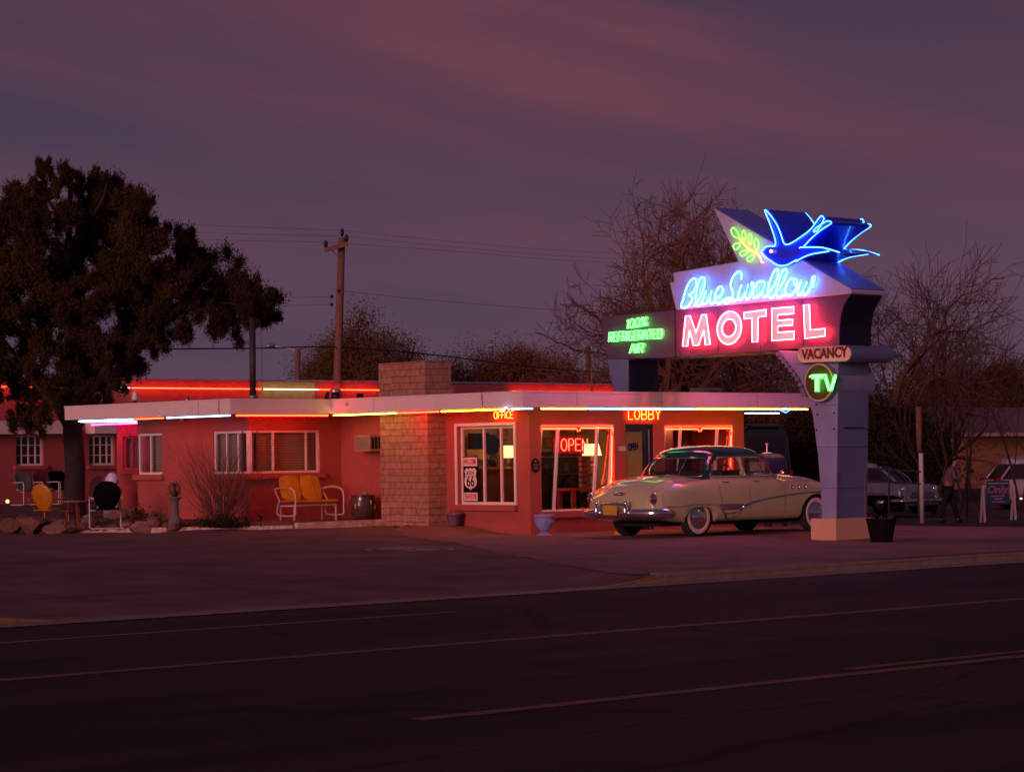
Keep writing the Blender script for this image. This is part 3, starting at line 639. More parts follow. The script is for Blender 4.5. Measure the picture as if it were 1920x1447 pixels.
# ceiling glows added, with point lights, to fill the rooms with warmth
def add_point_light(p, e, c=(1, .62, .28), r=.08):
    l_ = bpy.data.lights.new('room_point_light', 'POINT'); l_.energy = e; l_.color = c; l_.shadow_soft_size = r
    o_ = bpy.data.objects.new('room_point_light', l_); COL.objects.link(o_); o_.location = p
def ceiling_fill(x, y, e, lab):
    t = tag(obj('ceiling_fill_glow', MB().lathe([(.10, 0), (.12, .05), (.06, .08)], (x, y, ZB - .11), 16), M['bulb']), lab, 'lamp'); add_point_light((x, y, ZB - .22), e)
ceiling_fill(32.6, 36.6, 11, 'small round glow added on the ceiling to warm the room behind the office window')
xx = ony(1200, 850, 37).x; ceiling_fill(xx + .25, 36.6, 11, 'small round glow added on the ceiling to warm the space behind the lobby door')
# counter and valance behind the office window
YC = 36.9; q = ry(YC, 902, 1010, 877, 955)
ct = thing('reception_counter', 'plain brown wooden counter behind the office window', 'counter', (q[0], YC, .03))
obj('front', MB().box(q[0], q[1], YC, YC + .5, .03, q[3] - .03), M['brownwood'], ct, world=True); obj('top', MB().box(q[0] - .03, q[1] + .03, YC - .03, YC + .53, q[3] - .029, q[3]), mat('counter_top', (.4, .2, .1), .4), ct, world=True)
def lamp(px, pyb, pyt, Y, lab, w_=.15, on=True):
    b = ony(px, pyb, Y); t_ = ony(px, pyt, Y); h = t_.z - b.z
    t = thing('table_lamp', lab, 'lamp', b)
    obj('lamp_base', MB().lathe([(.07, 0), (.02, .03), (.045, h * .22), (.015, h * .5)], (0, 0, 0), 14), M['brownwood'], t)
    obj('lamp_shade', MB().lathe([(w_, h * .45), (w_ * .72, h)], (0, 0, 0), 20), M['lamp'] if on else mat('lamp_shade_red', (.6, .2, .13), .8), t, smooth=True)
    if on: add_point_light(b + Vector((0, -.02, h * .3)), 1.5)
lamp(953, 877, 835, 37.1, 'glowing cream shaded table lamp at the right of the office window', .14)
lamp(942, 877, 838, 37.3, 'unlit salmon shaded table lamp beside the glowing one in the office window', .09, False)
lamp(1110, 872, 832, 36.5, 'glowing cream lamp shade behind the middle of the big lobby window', .2)
q = ry(37.6, 873, 930, 845, 852); mb = MB(); n = 4
mb.box(q[0], q[1] + .8, 37.55, 37.6, q[2], q[3] + .03)
for k in range(6):
    c_ = q[0] + .12 + k * .25; mb.lathe([(.11, 0), (.11, .03)], (c_, 37.56, q[2]), 14, axis='y')
tag(obj('valance', mb, mat('valance_cloth', (.55, .34, .1), .9)), 'scalloped mustard valance shelf inside the office window', 'valance')
q = ry(37.55, 885, 920, 812, 845); mb = MB(); mb.box(q[0], q[1], 37.6, 37.66, q[2], q[3]); mb.lathe([(.2, 0), (.2, .06)], ((q[0] + q[1]) / 2 + .25, 37.5, q[2] + .12), 20, axis='y')
tag(obj('wall_clock', mb, M['blackmatte']), 'dark wall decoration hanging behind the upper office window', 'decoration')
rnd = random.Random(4)
q = ry(37.2, 903, 930, 855, 876); mb = MB()
for k in range(9): x = q[0] + (q[1] - q[0]) * k / 8; mb.lathe([(.03, 0), (.045, .08), (.02, .12 + rnd.random() * .12)], (x, 37.2 + rnd.uniform(-.1, .1), q[2] + .01), 10)
tag(obj('trinkets', mb, M['black']), 'row of small dark ornaments standing on the office counter', 'ornaments')
# lobby: table coloured as lit red by neon, brochures, cork board, picture, hanging signs
YT = 35.7; q = ry(YT, 1076, 1150, 914, 960); tb = thing('side_table', 'wooden table coloured neon-lit red inside the big lobby window', 'table', (q[0], YT, .03))
obj('tabletop', MB().box(q[0] - .08, q[1] + .08, YT, YT + .5, q[3] - .05, q[3]), M['redwood'], tb, world=True)
for x in (q[0], q[1] - .08):
    for y in (YT + .02, YT + .41): obj('leg', MB().box(x, x + .08, y, y + .07, .03, q[3] - .05), M['redwood'], tb, world=True)
q2 = ry(YT + .2, 1090, 1106, 854, 913); 
rk = thing('brochure_rack', 'tall narrow rack of stacked brochures on the red table', 'rack', (q2[0], YT + .2, q2[2]))
obj('stand', MB().box(q2[0] + .02, q2[1] - .02, YT + .28, YT + .3, q[3], q2[3]), M['brownwood'], rk, world=True)
n = 6
for k in range(n):
    z = q2[3] - (k + 1) * (q2[3] - q[3]) / n
    obj('brochures', MB().box(q2[0], q2[1], YT + .18, YT + .275, z + .01, z + (q2[3] - q[3]) / n * .8), mat('brochure', (.55 - .06 * k, .12 + .05 * (k % 3), .1), .6), rk, world=True)
q = ry(36.3, 1028, 1075, 878, 958); tag(bevel(obj('armchair', MB().box(q[0], q[1], 36.2, 36.9, .03, q[3] - .3).box(q[0], q[1], 36.75, 36.95, .03, q[3]).box(q[0] - .1, q[0], 36.2, 36.95, .03, q[3] - .12).box(q[1], q[1] + .1, 36.2, 36.95, .03, q[3] - .12), M['blackmatte']), .03), 'dark upholstered armchair inside the left of the lobby window', 'chair')
YD = 37.0; q = ry(YD, 1178, 1204, 850, 900); cb = thing('notice_board', 'yellow pinboard of labels inside the lobby door', 'notice board', (q[0], YD, q[2]))
obj('board', MB().box(q[0] - .1, q[1] + .1, YD, YD + .03, q[2] - .5, q[3]), mat('pinboard', (.75, .5, .1), .8), cb, world=True)
for k in range(18): x = rnd.uniform(q[0], q[1]); z = rnd.uniform(q[2] - .4, q[3] - .06); obj('label_card', MB().box(x, x + rnd.uniform(.04, .1), YD - .01, YD - .001 - .0004 * k, z, z + rnd.uniform(.03, .06)), M['brownwood'] if k % 2 else M['redwood'], cb, world=True)
q = ry(37.5, 1174, 1201, 806, 827); pf = thing('framed_picture', 'framed landscape picture on the wall inside the lobby door', 'picture', (q[0], 37.5, q[2]))
obj('frame', MB().box(q[0] - .04, q[1] + .04, 37.5, 37.53, q[2] - .04, q[3] + .04), M['brownwood'], pf, world=True); obj('print', MB().box(q[0], q[1], 37.49, 37.499, q[2], q[3]), mat('print', (.35, .25, .14), .6, var=.5, scale=5), pf, world=True)
q = ry(37.4, 1000, 1168, 846, 960); ds = thing('gloom_shelf', 'added dark shelving standing in for gloom along the lobby back wall', 'shelf', (q[0], 37.3, .03))
obj('case', MB().box(q[0], q[1], 37.5, 37.7, .03, q[3]), mat('painted_gloom_dark', (.035, .016, .012), .7), ds, world=True)  # added dark case stands in for the unlit depth of the lobby
for k in range(4): obj('shelf', MB().box(q[0], q[1], 37.32, 37.499, .35 + k * .36, .38 + k * .36), M['brownwood'], ds, world=True)
for k in range(16): x = q[0] + .1 + (q[1] - q[0] - .3) * rnd.random(); z = .38 + .36 * rnd.randrange(4); obj('stock', MB().lathe([(.05, 0), (.07, .06), (.04, .12 + rnd.random() * .1)], (x, 37.4, z), 8), [M['black'], M['redwood'], M['brownwood']][k % 3], ds, world=True)
for px0, px1, py0, py1, lab in ((1022, 1034, 822, 838, 'small dark framed picture at the far left inside the big lobby window'), (1046, 1060, 806, 818, 'small framed print above the neon OPEN sign'), (1104, 1124, 806, 822, 'wide framed print high in the middle of the lobby window'), (936, 950, 808, 824, 'small framed print behind the right pane of the office window')):
    q = ry(37.6, px0, px1, py0, py1); pf = thing('framed_picture', lab, 'picture', (q[0], 37.6, q[2]))
    obj('frame', MB().box(q[0] - .03, q[1] + .03, 37.6, 37.63, q[2] - .03, q[3] + .03), M['brownwood'], pf, world=True); obj('print', MB().box(q[0], q[1], 37.585, 37.599, q[2], q[3]), mat('small_print', (.30 + .002 * (px0 % 50), .16, .07), .6, var=.6, scale=8), pf, world=True)
# second room behind the right show window: curtains
q = ry(36.0, 1247, 1375, 800, 955)
mb = MB(); n = 60; x0_, x1_ = q[0] + .15, q[1] + .3
vs = []
for i in range(n + 1): x = x0_ + (x1_ - x0_) * i / n; y = 35.9 + .05 * math.sin(i * 1.3); vs += [(x, y, .3), (x, y, ZB - .05)]
mb.add(vs, [(2 * i, 2 * i + 2, 2 * i + 3, 2 * i + 1) for i in range(n)])
tag(obj('curtain', mb, mat('dark_curtain', (.10, .035, .03), .95), smooth=True), 'dark pleated curtain behind the lobby window right of the door', 'curtain')
q = ry(35.2, 1277, 1291, 838, 850); tag(obj('notice', MB().box(q[0], q[1], 35.2, 35.21, q[2] - .1, q[3]), mat('notice_card', (.7, .42, .12), .8)), 'yellow card notice in the window right of the door', 'notice')

# ------------------------------------------------------------------ signs on the office
def neon_sign(name, label, word, px0, px1, py0, py1, plane, ax, m, r=.009, gap=.2, so=.05, back=None):
    if ax == 'y': a = ony(px0, py1, plane); b = ony(px1, py1, plane); t_ = ony(px0, py0, plane); fr_ = FY; wd = b.x - a.x
    else: a = onx(px0, py1, plane); b = onx(px1, py1, plane); t_ = onx(px0, py0, plane); fr_ = FX; wd = a.y - b.y
    t = thing(name, label, 'neon sign', a)
    mb = MB(); neon_word(mb, word, a, fr_, wd, t_.z - a.z, r, gap, 0, 6, so); obj('letters', mb, m, t, world=True)
    nv = fr_.col[2]
    for k in range(len(word) * 2): 
        p = a + Vector(fr_.col[0]) * wd * (k + .5) / (len(word) * 2); obj('tube_support', MB().tube([p, p + nv * so], .005, 5), M['galv'], t, world=True)
    return t, a, wd, t_.z - a.z
neon_sign('lobby_sign', 'amber neon letters LOBBY above the lobby door', 'LOBBY', 1175, 1235, 768, 786, LY, 'y', M['n_sign'], r=.008)
neon_sign('office_sign', 'amber neon letters OFFICE above the office window', 'OFFICE', 930, 966, 772, 785, OX, 'x', M['n_sign'], r=.007, gap=.16)
t, a, wd, hh = neon_sign('open_neon_sign', 'red neon OPEN sign hanging inside the big lobby window', 'OPEN', 1049, 1098, 823, 845, LY + .3, 'y', M['n_open'], r=.009)
mb = MB(); fr_ = FY; neon_word(mb, 'OPEN', a + Vector((-.03, .10, .0)), fr_, wd, hh, .005, .2); obj('reflected_letters', mb, mat('painted_reflection_red', (.7, .05, .04), .4), t, world=True)  # red copy of the letters stands in for the tubes' reflection
obj('backing_panel', MB().box(a.x - .06, a.x + wd + .06, a.y + .11, a.y + .12, a.z - .06, a.z + hh + .06), mat('clear_red_panel', (.16, .01, .01), .2), t, world=True)
mb = MB()
for f_ in (.1, .85): mb.tube([(a.x + wd * f_, a.y + .11, a.z + hh + .06), (a.x + wd * f_, a.y + .11, ZB)], .004, 5)
obj('hanging_chain', mb, M['galv'], t, world=True)
p = ony(1187, 838, LY + .2); so_ = thing('open_door_sign', 'white card reading OPEN tilted behind the lobby door glass', 'sign', p)
q = ry(LY + .2, 1178, 1199, 832, 845); mb = MB().box(-(q[1] - q[0]) / 2, (q[1] - q[0]) / 2, 0, .006, -(q[3] - q[2]) / 2, (q[3] - q[2]) / 2)
o = obj('card', mb, mat('open_card', (.5, .42, .45), .7), so_); so_.rotation_euler = (0, R(-7), 0)
text('lettering', 'OPEN', .20, p + Vector((0, -.004, 0)), FY, M['blackmatte'], so_, fit=(q[1] - q[0]) * .86, ext=.002, off=.008)
# route sign in the office window
XS = OX + .07; q = rx(XS, 869, 896, 856, 940); sg = thing('route_sign', 'tall black and white route shield welcome sign standing in the office window', 'sign', (XS, q[0], q[2]))
y0_, y1_, z0_, z1_ = q; hh = z1_ - z0_; ym = (y0_ + y1_) / 2; wd = y1_ - y0_
obj('panel', MB().box(XS - .0, XS + .012, y0_, y1_, z0_, z1_), M['blackmatte'], sg, world=True)
wm = mat('sign_white', (.75, .66, .64), .6)
obj('top_plate', MB().box(XS - .004, XS - .0005, y0_ + .012, y1_ - .012, z1_ - hh * .21, z1_ - .015), wm, sg, world=True)
obj('bottom_plate', MB().box(XS - .004, XS - .0005, y0_ + .012, y1_ - .012, z0_ + .015, z0_ + hh * .20), wm, sg, world=True)
rm = mat('sign_red', (.50, .03, .05), .6)
text('lettering', 'WELCOME', .135, (XS - .005, ym, z1_ - hh * .115), FX, rm, sg, fit=wd * .84, off=.002); text('lettering', 'TRAVELERS', .135, (XS - .005, ym, z0_ + hh * .108), FX, rm, sg, fit=wd * .84, off=.002)
sh = [(-.5, .34), (-.36, .46), (-.3, .5), (-.2, .44), (-.1, .46), (0, .5), (.1, .46), (.2, .44), (.3, .5), (.36, .46), (.5, .34), (.43, .25), (.42, .12), (.48, -.02), (.5, -.16), (.44, -.3), (.3, -.38), (.12, -.42), (0, -.5), (-.12, -.42), (-.3, -.38), (-.44, -.3), (-.5, -.16), (-.48, -.02), (-.42, .12), (-.43, .25)]
zc = z0_ + hh * .505; W2, H2 = wd * .86, hh * .50
obj('shield', MB().prism([(XS - .004, ym - a_ * W2, zc + b_ * H2) for a_, b_ in sh], (.0035, 0, 0)), wm, sg, world=True)
obj('shield_line', MB().box(XS - .0055, XS - .0045, ym - W2 * .42, ym + W2 * .42, zc + H2 * .115, zc + H2 * .13), M['blackmatte'], sg, world=True)
text('lettering', 'ROUTE', .10, (XS - .005, ym, zc + H2 * .25), FX, M['blackmatte'], sg, fit=W2 * .6, ext=.002, off=.001); text('lettering', '66', .29, (XS - .005, ym, zc - H2 * .13), FX, M['blackmatte'], sg, fit=W2 * .62, ext=.002, off=.004)
# plaque and address on the lobby wall
p = ony(1003, 872, LY); pl = thing('wall_plaque', 'dark oval metal plaque on the pink wall beside the office corner', 'plaque', p)
obj('plate', MB().lathe([(.115, -.02), (.115, -.004), (.10, 0)], (0, 0, 0), 28, axis='y'), mat('bronze', (.03, .018, .016), .45, metal=.5), pl).scale = (.86, 1, 1.18)
mb = MB()
for k in range(5): mb.box(-.06 + .006 * abs(k - 2), .06 - .006 * abs(k - 2), -.024, -.0205, .02 - k * .025, .028 - k * .025)
mb.lathe([(.018, -.024), (.018, -.0205)], (0, 0, .075), 12, axis='y'); obj('raised_lines', mb, M['galv'], pl)
p = ony(1165, 841, LY); t = thing('address_plate', 'small row of pale address tiles left of the lobby door', 'house number', p)
for k in range(6): obj('tile', MB().box(-.10 + k * .034, -.07 + k * .034, -.02, -.002, -.045, .045), M['peach'] if k % 2 else M['galv'], t)

# ================================================================== back wing across the courtyard
BY = 62.7
bwx0, bwx1 = ony(-60, 850, BY).x, ony(1180, 800, BY).x
back = thing('motel_wing', 'long low pink motel wing across the courtyard outlined in red neon', 'building', (bwx0 + 20, BY, 0))
w1 = ry(BY, 30, 82, 815, 873); w2 = ry(BY, 167, 215, 815, 872)
zf0 = ony(190, 813, BY).z; zf1 = ony(190, 789, BY).z
mb = MB(); wall(mb, 'y', BY, bwx0, bwx1, -.4, zf1 - .02, [w1, w2], .25); obj('wall', mb, M['pink_back'], back, world=True)
for w_ in (w1, w2): window(back, 'y', BY, w_, mull=(.25, .5, .75), rec=.08, fw=.06, rows=2, sillmat='pink_back', gl='darkglass')
for a_, b_ in ((-60, 30), (58, 102), (160, 262)):
    xa, xb = ony(a_, 800, BY).x, ony(b_, 800, BY).x; obj('siding_band', MB().box(xa, xb, BY - .5, BY - .002, zf0, zf1), M['fascia'], back, world=True)
zp = [ony(px, py, BY + .6).z for px, py in ((240, 709), (700, 719))]
zp1 = (zp[0] + zp[1]) / 2
mb = MB(); mb.box(bwx0, bwx1, BY + .6, BY + .9, zf1 - .1, zp1); obj('parapet', mb, M['pink_back'], back, world=True)
obj('roof', MB().box(bwx0, bwx1, BY + .02, BY + .6, zf1 - .04, zf1), M['roofing'], back, world=True)
obj('coping', MB().box(bwx0, bwx1, BY + .55, BY + .92, zp1 + .001, zp1 + .05), M['lavender'], back, world=True)
yb = BY + .6; mb = MB()
obj('parapet_patch', MB().box(ony(484, 730, yb).x, ony(590, 730, yb).x, yb - .012, yb - .001, zp1 - .55, zp1 - .01), mat('olive_parapet_patch', (.45, .33, .16), .9), back, world=True)  # olive patch on the parapet, about as long as the warm tube
zt_ = (ony(300, 727, yb).z + ony(650, 732, yb).z) / 2
for a_, b_, mm in ((-40, 38, 'n_red'), (40, 120, 'n_red'), (212, 239, 'n_bluewhite'), (242, 365, 'n_redbig'), (366, 484, 'n_redbig'), (489, 592, 'n_warm'), (594, 640, 'n_redbig'), (642, 708, 'n_redbig'), (955, 1030, 'n_red'), (1034, 1150, 'n_red')):
    m_ = M['n_redfar'] if mm in ('n_redbig', 'n_red') else (M['n_whitefar'] if mm == 'n_bluewhite' else M['n_warmfar'])
    obj('neon_tube', MB().tube([(ony(a_, 730, yb).x, yb - .16, zt_), (ony(b_, 730, yb).x, yb - .16, zt_)], .016, 6), m_, back, world=True)
# ================================================================== the big neon sign
SX = 33.5; SD = .88                      # face plane towards the viewer's left, thickness
sb = ong(1567, 1014); sb = Vector((33.45, 28.95, -.11))
sign = thing('motel_sign', 'tall lavender and plum neon motel sign crowned by a blue bird', 'sign', (33.9, 29.2, -.11))
def P(px, py, X=SX): return onx(px, py, X)
def slab(name, pix, m, parent=sign, X=SX, d=SD, bev=.012, label=None):
    o = obj(name, MB().prism([P(a, b, X) for a, b in pix], (d, 0, 0)), m, parent, world=True); fix_normals(o)
    if bev: bevel(o, bev, 2)
    if label: o['label'] = label
    return o
# plinth
q = rx(33.45, 1520, 1567, 972, 1016); zt = q[3]
yN = q[0]; 
bevel(obj('plinth', MB().box(33.45, 34.42, q[0], q[1], -.35, zt), M['tan'], sign, world=True), .012)
# column: left edge sweeps in towards the plinth
bevel(fix_normals(obj('column', MB().prism([P(a, b) for a, b in ((1459, 657), (1474, 676), (1496, 704), (1513, 735), (1524, 780), (1533, 850), (1539, 920), (1541, 973), (1567.5, 973), (1571.5, 662))], (.84, 0, 0)), [M['lavender']], sign, world=True)), .01)
# darker painted side of the column (faces the road)
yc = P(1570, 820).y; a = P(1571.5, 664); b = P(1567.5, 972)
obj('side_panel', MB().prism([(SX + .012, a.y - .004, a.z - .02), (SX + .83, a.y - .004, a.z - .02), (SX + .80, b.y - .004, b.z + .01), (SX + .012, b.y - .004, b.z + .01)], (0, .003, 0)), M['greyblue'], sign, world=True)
# stepped ornament along the bracket's curve
mb = MB(); n = 11
cv = crom([P(1462, 663), P(1478, 684), P(1497, 709), P(1510, 738)], 6)
for i in range(len(cv)):
    if i % 2 == 0: p = cv[i]; mb.box(SX - .01, SX + .86, p.y - .02, p.y + .075, p.z - .05, p.z + .03)
obj('stepped_edge', mb, M['greyblue'], sign, world=True)
for (x0_, x1_, yy) in ((1486, 1571, 683), (1531, 1570, 760), (1534, 1569.5, 838), (1538, 1568.5, 915)):
    a, b = P(x0_, yy), P(x1_, yy); obj('sheet_seam', MB().box(SX - .0025, SX - .0005, b.y, a.y, a.z - .003, a.z + .003), M['navy'], sign, world=True)
for yy in (712, 765, 838, 915): a = ony(1572, yy, yc - .006); b = ony(1629, yy, yc - .006); obj('sheet_seam', MB().box(a.x, b.x, a.y - .0015, a.y, a.z - .003, a.z + .003), M['navy'], sign, world=True)
for px in (1345, 1425, 1505): a, b = P(px, 575 - (px - 1345) * .08), P(px, 662); obj('sheet_seam', MB().box(SX - .0025, SX - .0005, a.y - .003, a.y + .003, b.z, a.z), M['navy'], sign, world=True)
# bolts and seam
for px, py in ((1531, 758), (1533, 777), (1531, 806), (1564, 774), (1564, 804)): obj('bolt', MB().lathe([(.018, -.012), (.018, 0)], P(px, py) + Vector((-.001, 0, 0)), 10, axis='x'), M['black'], sign, world=True)
for px, py in ((1626, 731), (1583, 765), (1629, 745), (1625, 805)):
    p = ony(px, py, yc - .006); obj('bolt', MB().lathe([(.013, -.01), (.013, 0)], p, 8, axis='y'), M['black'], sign, world=True)
p0 = ony(1583, 802, yc - .01); p1 = ony(1618, 803, yc - .01)
obj('access_hatch', MB().box(p0.x, p1.x, p0.y - .012, p0.y + .004, p0.z - .012, p0.z + .012), M['navy'], sign, world=True)
for px in (1569.5, 1622):
    a = ony(px, 885, yc - .02); b = ony(px - 1, 970, yc - .02); obj('conduit', MB().tube([a, b], .009, 8), M['wood'], sign, world=True)
# plum cabinet with the two panels
cab = [(1126, 594), (1267, 581.5), (1595.5, 552), (1588, 561), (1581, 574), (1576.5, 590), (1574, 612), (1573, 649), (1459, 657), (1356, 664.5), (1234, 671.5), (1138, 673)]
slab('cabinet', cab, M['purple'], d=.86)
yv = P(1573.5, 640).y
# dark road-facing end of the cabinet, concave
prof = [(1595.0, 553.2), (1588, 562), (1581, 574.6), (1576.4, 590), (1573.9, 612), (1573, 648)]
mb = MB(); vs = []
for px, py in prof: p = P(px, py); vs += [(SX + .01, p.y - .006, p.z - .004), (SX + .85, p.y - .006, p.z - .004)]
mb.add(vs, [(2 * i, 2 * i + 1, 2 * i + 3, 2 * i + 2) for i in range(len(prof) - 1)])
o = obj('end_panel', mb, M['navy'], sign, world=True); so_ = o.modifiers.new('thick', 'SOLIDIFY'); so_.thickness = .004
# panel joint
a, b = P(1266, 583), P(1263, 670); obj('panel_joint', MB().box(SX - .008, SX - .001, a.y - .008, a.y + .008, b.z, a.z), M['navy'], sign, world=True)
# far leg standing behind the roof edge
lf = [(1138, 673.3), (1178, 673.2), (1178, 736), (1152, 736)]
o = obj('leg', MB().prism([P(a, b) for a, b in lf], (.80, 0, 0)), M['lavender'], sign, world=True); fix_normals(o); o['label'] = 'tapered plum leg of the sign rising behind the roof edge'
o.data.materials[0] = M['greyplum'] if 'greyplum' in M else M['greyblue']
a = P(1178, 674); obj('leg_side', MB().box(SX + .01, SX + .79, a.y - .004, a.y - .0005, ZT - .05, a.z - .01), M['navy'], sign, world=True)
# lavender arrow panel above
arrow = [(1337.5, 390), (1592.5, 540.5), (1596, 545), (1595, 551), (1440, 565.4), (1267, 581.2), (1255.5, 530), (1263.5, 528.8), (1261.5, 511.2), (1384, 490.5)]
slab('arrow_panel', arrow, M['arrowlav'], X=SX - .03, d=.95, bev=.015)
# blue painted top slope of the arrow
a, b = P(1337.5, 389.6, SX - .03), P(1594.5, 541, SX - .03); nrm = Vector((0, -(b.z - a.z), b.y - a.y)).normalized(); nrm = nrm if nrm.z > 0 else -nrm
mb = MB(); e = .006; t0, t1 = a + nrm * .003, b + nrm * .003
mb.prism([(SX - .0, t0.y, t0.z), (SX + .915, t0.y, t0.z), (SX + .915, t1.y, t1.z), (SX - .0, t1.y, t1.z)], nrm * .006)
obj('top_sheet', mb, M['roofblue'], sign, world=True)
o = sign
# ---- MOTEL letters
Q5 = lambda pts: [(1240 + a / 5.3333, 480 + b / 5.3333) for a, b in pts]
LET = {'M': [(214, 903), (243, 600), (288, 597), (347, 765), (405, 588), (448, 584), (490, 885), (440, 889), (424, 742), (374, 890), (322, 897), (283, 745), (262, 900)],
       'T': [(826, 567), (1048, 536), (1048, 600), (968, 612), (962, 856), (910, 862), (905, 622), (828, 628)],
       'E': [(1104, 525), (1324, 507), (1324, 575), (1162, 590), (1163, 645), (1314, 633), (1312, 690), (1163, 701), (1164, 765), (1328, 752), (1326, 830), (1106, 846)],
       'L': [(1422, 490), (1480, 485), (1491, 740), (1636, 725), (1636, 800), (1436, 825)]}
def ell(cx, cy, rx_, ry_, n=28, sk=0.0): return [(cx + rx_ * math.cos(2 * math.pi * i / n) + sk * math.sin(2 * math.pi * i / n), cy + ry_ * math.sin(2 * math.pi * i / n)) for i in range(n)]
facem = mat('letter_face_white_pink', (.95, .54, .47), .5, var=.02)
def neon_loop(nm, pix, X, m, r=.010, closed=True, smooth=False, k=4, parent=sign):
    pts = [P(a, b, X) for a, b in pix]
    if smooth: pts = crom(pts, k, closed)
    return obj(nm, MB().tube(pts, r, 6, closed=closed), m, parent, world=True)
for ch, pts in LET.items():
    lt = obj('letter', MB().prism([P(a, b, SX - .012) for a, b in Q5(pts)], (.010, 0, 0)), facem, sign, world=True); fix_normals(lt)
    neon_loop('neon_tube', Q5(pts), SX - .085, M['n_pink'], parent=lt)
out, inn = Q5(ell(680, 718, 121, 165, sk=-12)), Q5(ell(677, 720, 68, 88, sk=-6))
mb = MB(); n = len(out); vs = [P(a, b, SX - .012) for a, b in out] + [P(a, b, SX - .012) for a, b in inn]
mb.add(vs + [v + Vector((.01, 0, 0)) for v in vs], [(i, (i + 1) % n, n + (i + 1) % n, n + i) for i in range(n)] + [(i, (i + 1) % n, 2 * n + (i + 1) % n, 2 * n + i) for i in range(n)])
lt = obj('letter', mb, facem, sign, world=True)
neon_loop('neon_tube', out, SX - .085, M['n_pink'], parent=lt); neon_loop('neon_tube', inn, SX - .085, M['n_pink'], parent=lt)
# ---- script
SCR = [[(275, 385), (300, 378), (335, 335), (352, 275), (345, 235), (322, 227), (285, 255), (248, 330), (222, 420), (197, 505), (235, 515), (278, 490), (304, 445), (303, 405), (275, 388)],
       [(325, 495), (352, 470), (395, 400), (425, 320), (436, 250), (425, 218), (400, 218), (372, 262), (352, 345), (345, 430), (352, 485), (378, 495), (410, 455), (432, 390)],
       [(447, 350), (425, 410), (414, 458), (428, 482), (458, 462), (490, 400), (505, 345), (488, 420), (490, 465), (512, 477), (538, 452)],
       [(540, 425), (592, 402), (617, 352), (607, 312), (578, 312), (549, 355), (538, 415), (550, 462), (582, 475), (622, 440)],
       [(797, 238), (806, 190), (790, 162), (755, 166), (712, 218), (693, 290), (708, 345), (716, 390), (692, 442), (650, 474), (633, 462), (648, 428), (700, 425), (742, 445), (775, 418)],
       [(804, 288), (782, 345), (770, 405), (786, 436), (820, 412), (850, 350), (870, 285), (850, 350), (843, 405), (860, 432), (892, 398), (917, 330), (920, 282), (905, 262), (905, 290), (932, 302)],
       [(1030, 262), (985, 255), (945, 290), (921, 355), (926, 408), (955, 415), (998, 372), (1030, 300), (1040, 262), (1020, 330), (1012, 382), (1028, 412), (1055, 395)],
       [(1070, 372), (1125, 300), (1163, 215), (1168, 150), (1145, 134), (1112, 185), (1080, 280), (1064, 365), (1080, 412), (1112, 414), (1142, 380)],
       [(1152, 350), (1215, 270), (1252, 190), (1253, 142), (1230, 134), (1196, 185), (1166, 280), (1150, 360), (1166, 406), (1200, 410), (1240, 378)],
       [(1330, 232), (1288, 232), (1256, 280), (1240, 345), (1256, 388), (1296, 392), (1338, 345), (1362, 275), (1345, 236), (1322, 250), (1345, 287), (1388, 268)],
       [(1404, 245), (1378, 308), (1364, 362), (1382, 388), (1420, 345), (1458, 258), (1432, 320), (1418, 372), (1438, 388), (1482, 340), (1518, 268), (1535, 213), (1514, 212), (1504, 262), (1528, 310)]]
scm = mat('script_face_pale_blue', (.72, .86, .96), .5, var=.02)
for s_ in SCR:
    pts = crom([P(a, b, SX - .045) for a, b in Q5(s_)], 5); mb = MB(); vs = []
    for i, p in enumerate(pts):
        d = (pts[min(i + 1, len(pts) - 1)] - pts[max(i - 1, 0)]); d.x = 0; d.normalize(); nn = Vector((0, -d.z, d.y)) * .033
        vs += [p - nn, p + nn]
    nn_ = len(vs); mb.add(vs + [v + Vector((.006, 0, 0)) for v in vs], [(2 * i, 2 * i + 1, 2 * i + 3, 2 * i + 2) for i in range(len(pts) - 1)] + [(nn_ + 2 * i, nn_ + 2 * i + 2, nn_ + 2 * i + 3, nn_ + 2 * i + 1) for i in range(len(pts) - 1)])
    lt = obj('letter', mb, scm, sign, world=True)
    neon_loop('neon_tube', Q5(s_), SX - .105, M['n_script'], r=.0095, closed=False, smooth=True, k=5, parent=lt)
# ---- 100% REFRIGERATED AIR
gfm = mat('green_letter_paint', (.35, .75, .45), .5)
def word_on_face(w_, bl, br, hpx, m, slant=.12, r=.0075, so=.09, gap=.16):
    a = P(*bl, SX); b = P(*br, SX); hgt = P(bl[0], bl[1] - hpx, SX).z - a.z; wd = (a - b).length
    ux = (b - a).normalized(); F = Matrix((ux, Vector((0, 0, 1)), Vector((-1, 0, 0)))).transposed()
    mb = MB(); neon_word(mb, w_, a, F, wd, hgt, r, gap, slant, 6, so); neon_word(mb, w_, a, F, wd, hgt, r * .8, gap, slant, 6, so - .035); lt = obj('neon_letters', mb, m, sign, world=True)
    mb = MB(); neon_word(mb, w_, a, F, wd, hgt, .012, gap, slant, 4, .004); obj('painted_letters', mb, gfm, lt, world=True)
word_on_face('100%', (1180, 616.5), (1217, 611), 17, M['n_green'])
word_on_face('REFRIGERATED', (1147, 641), (1246, 634.5), 17.5, M['n_green'], gap=.14)
word_on_face('AIR', (1186, 662.5), (1210, 661), 17, M['n_green'])
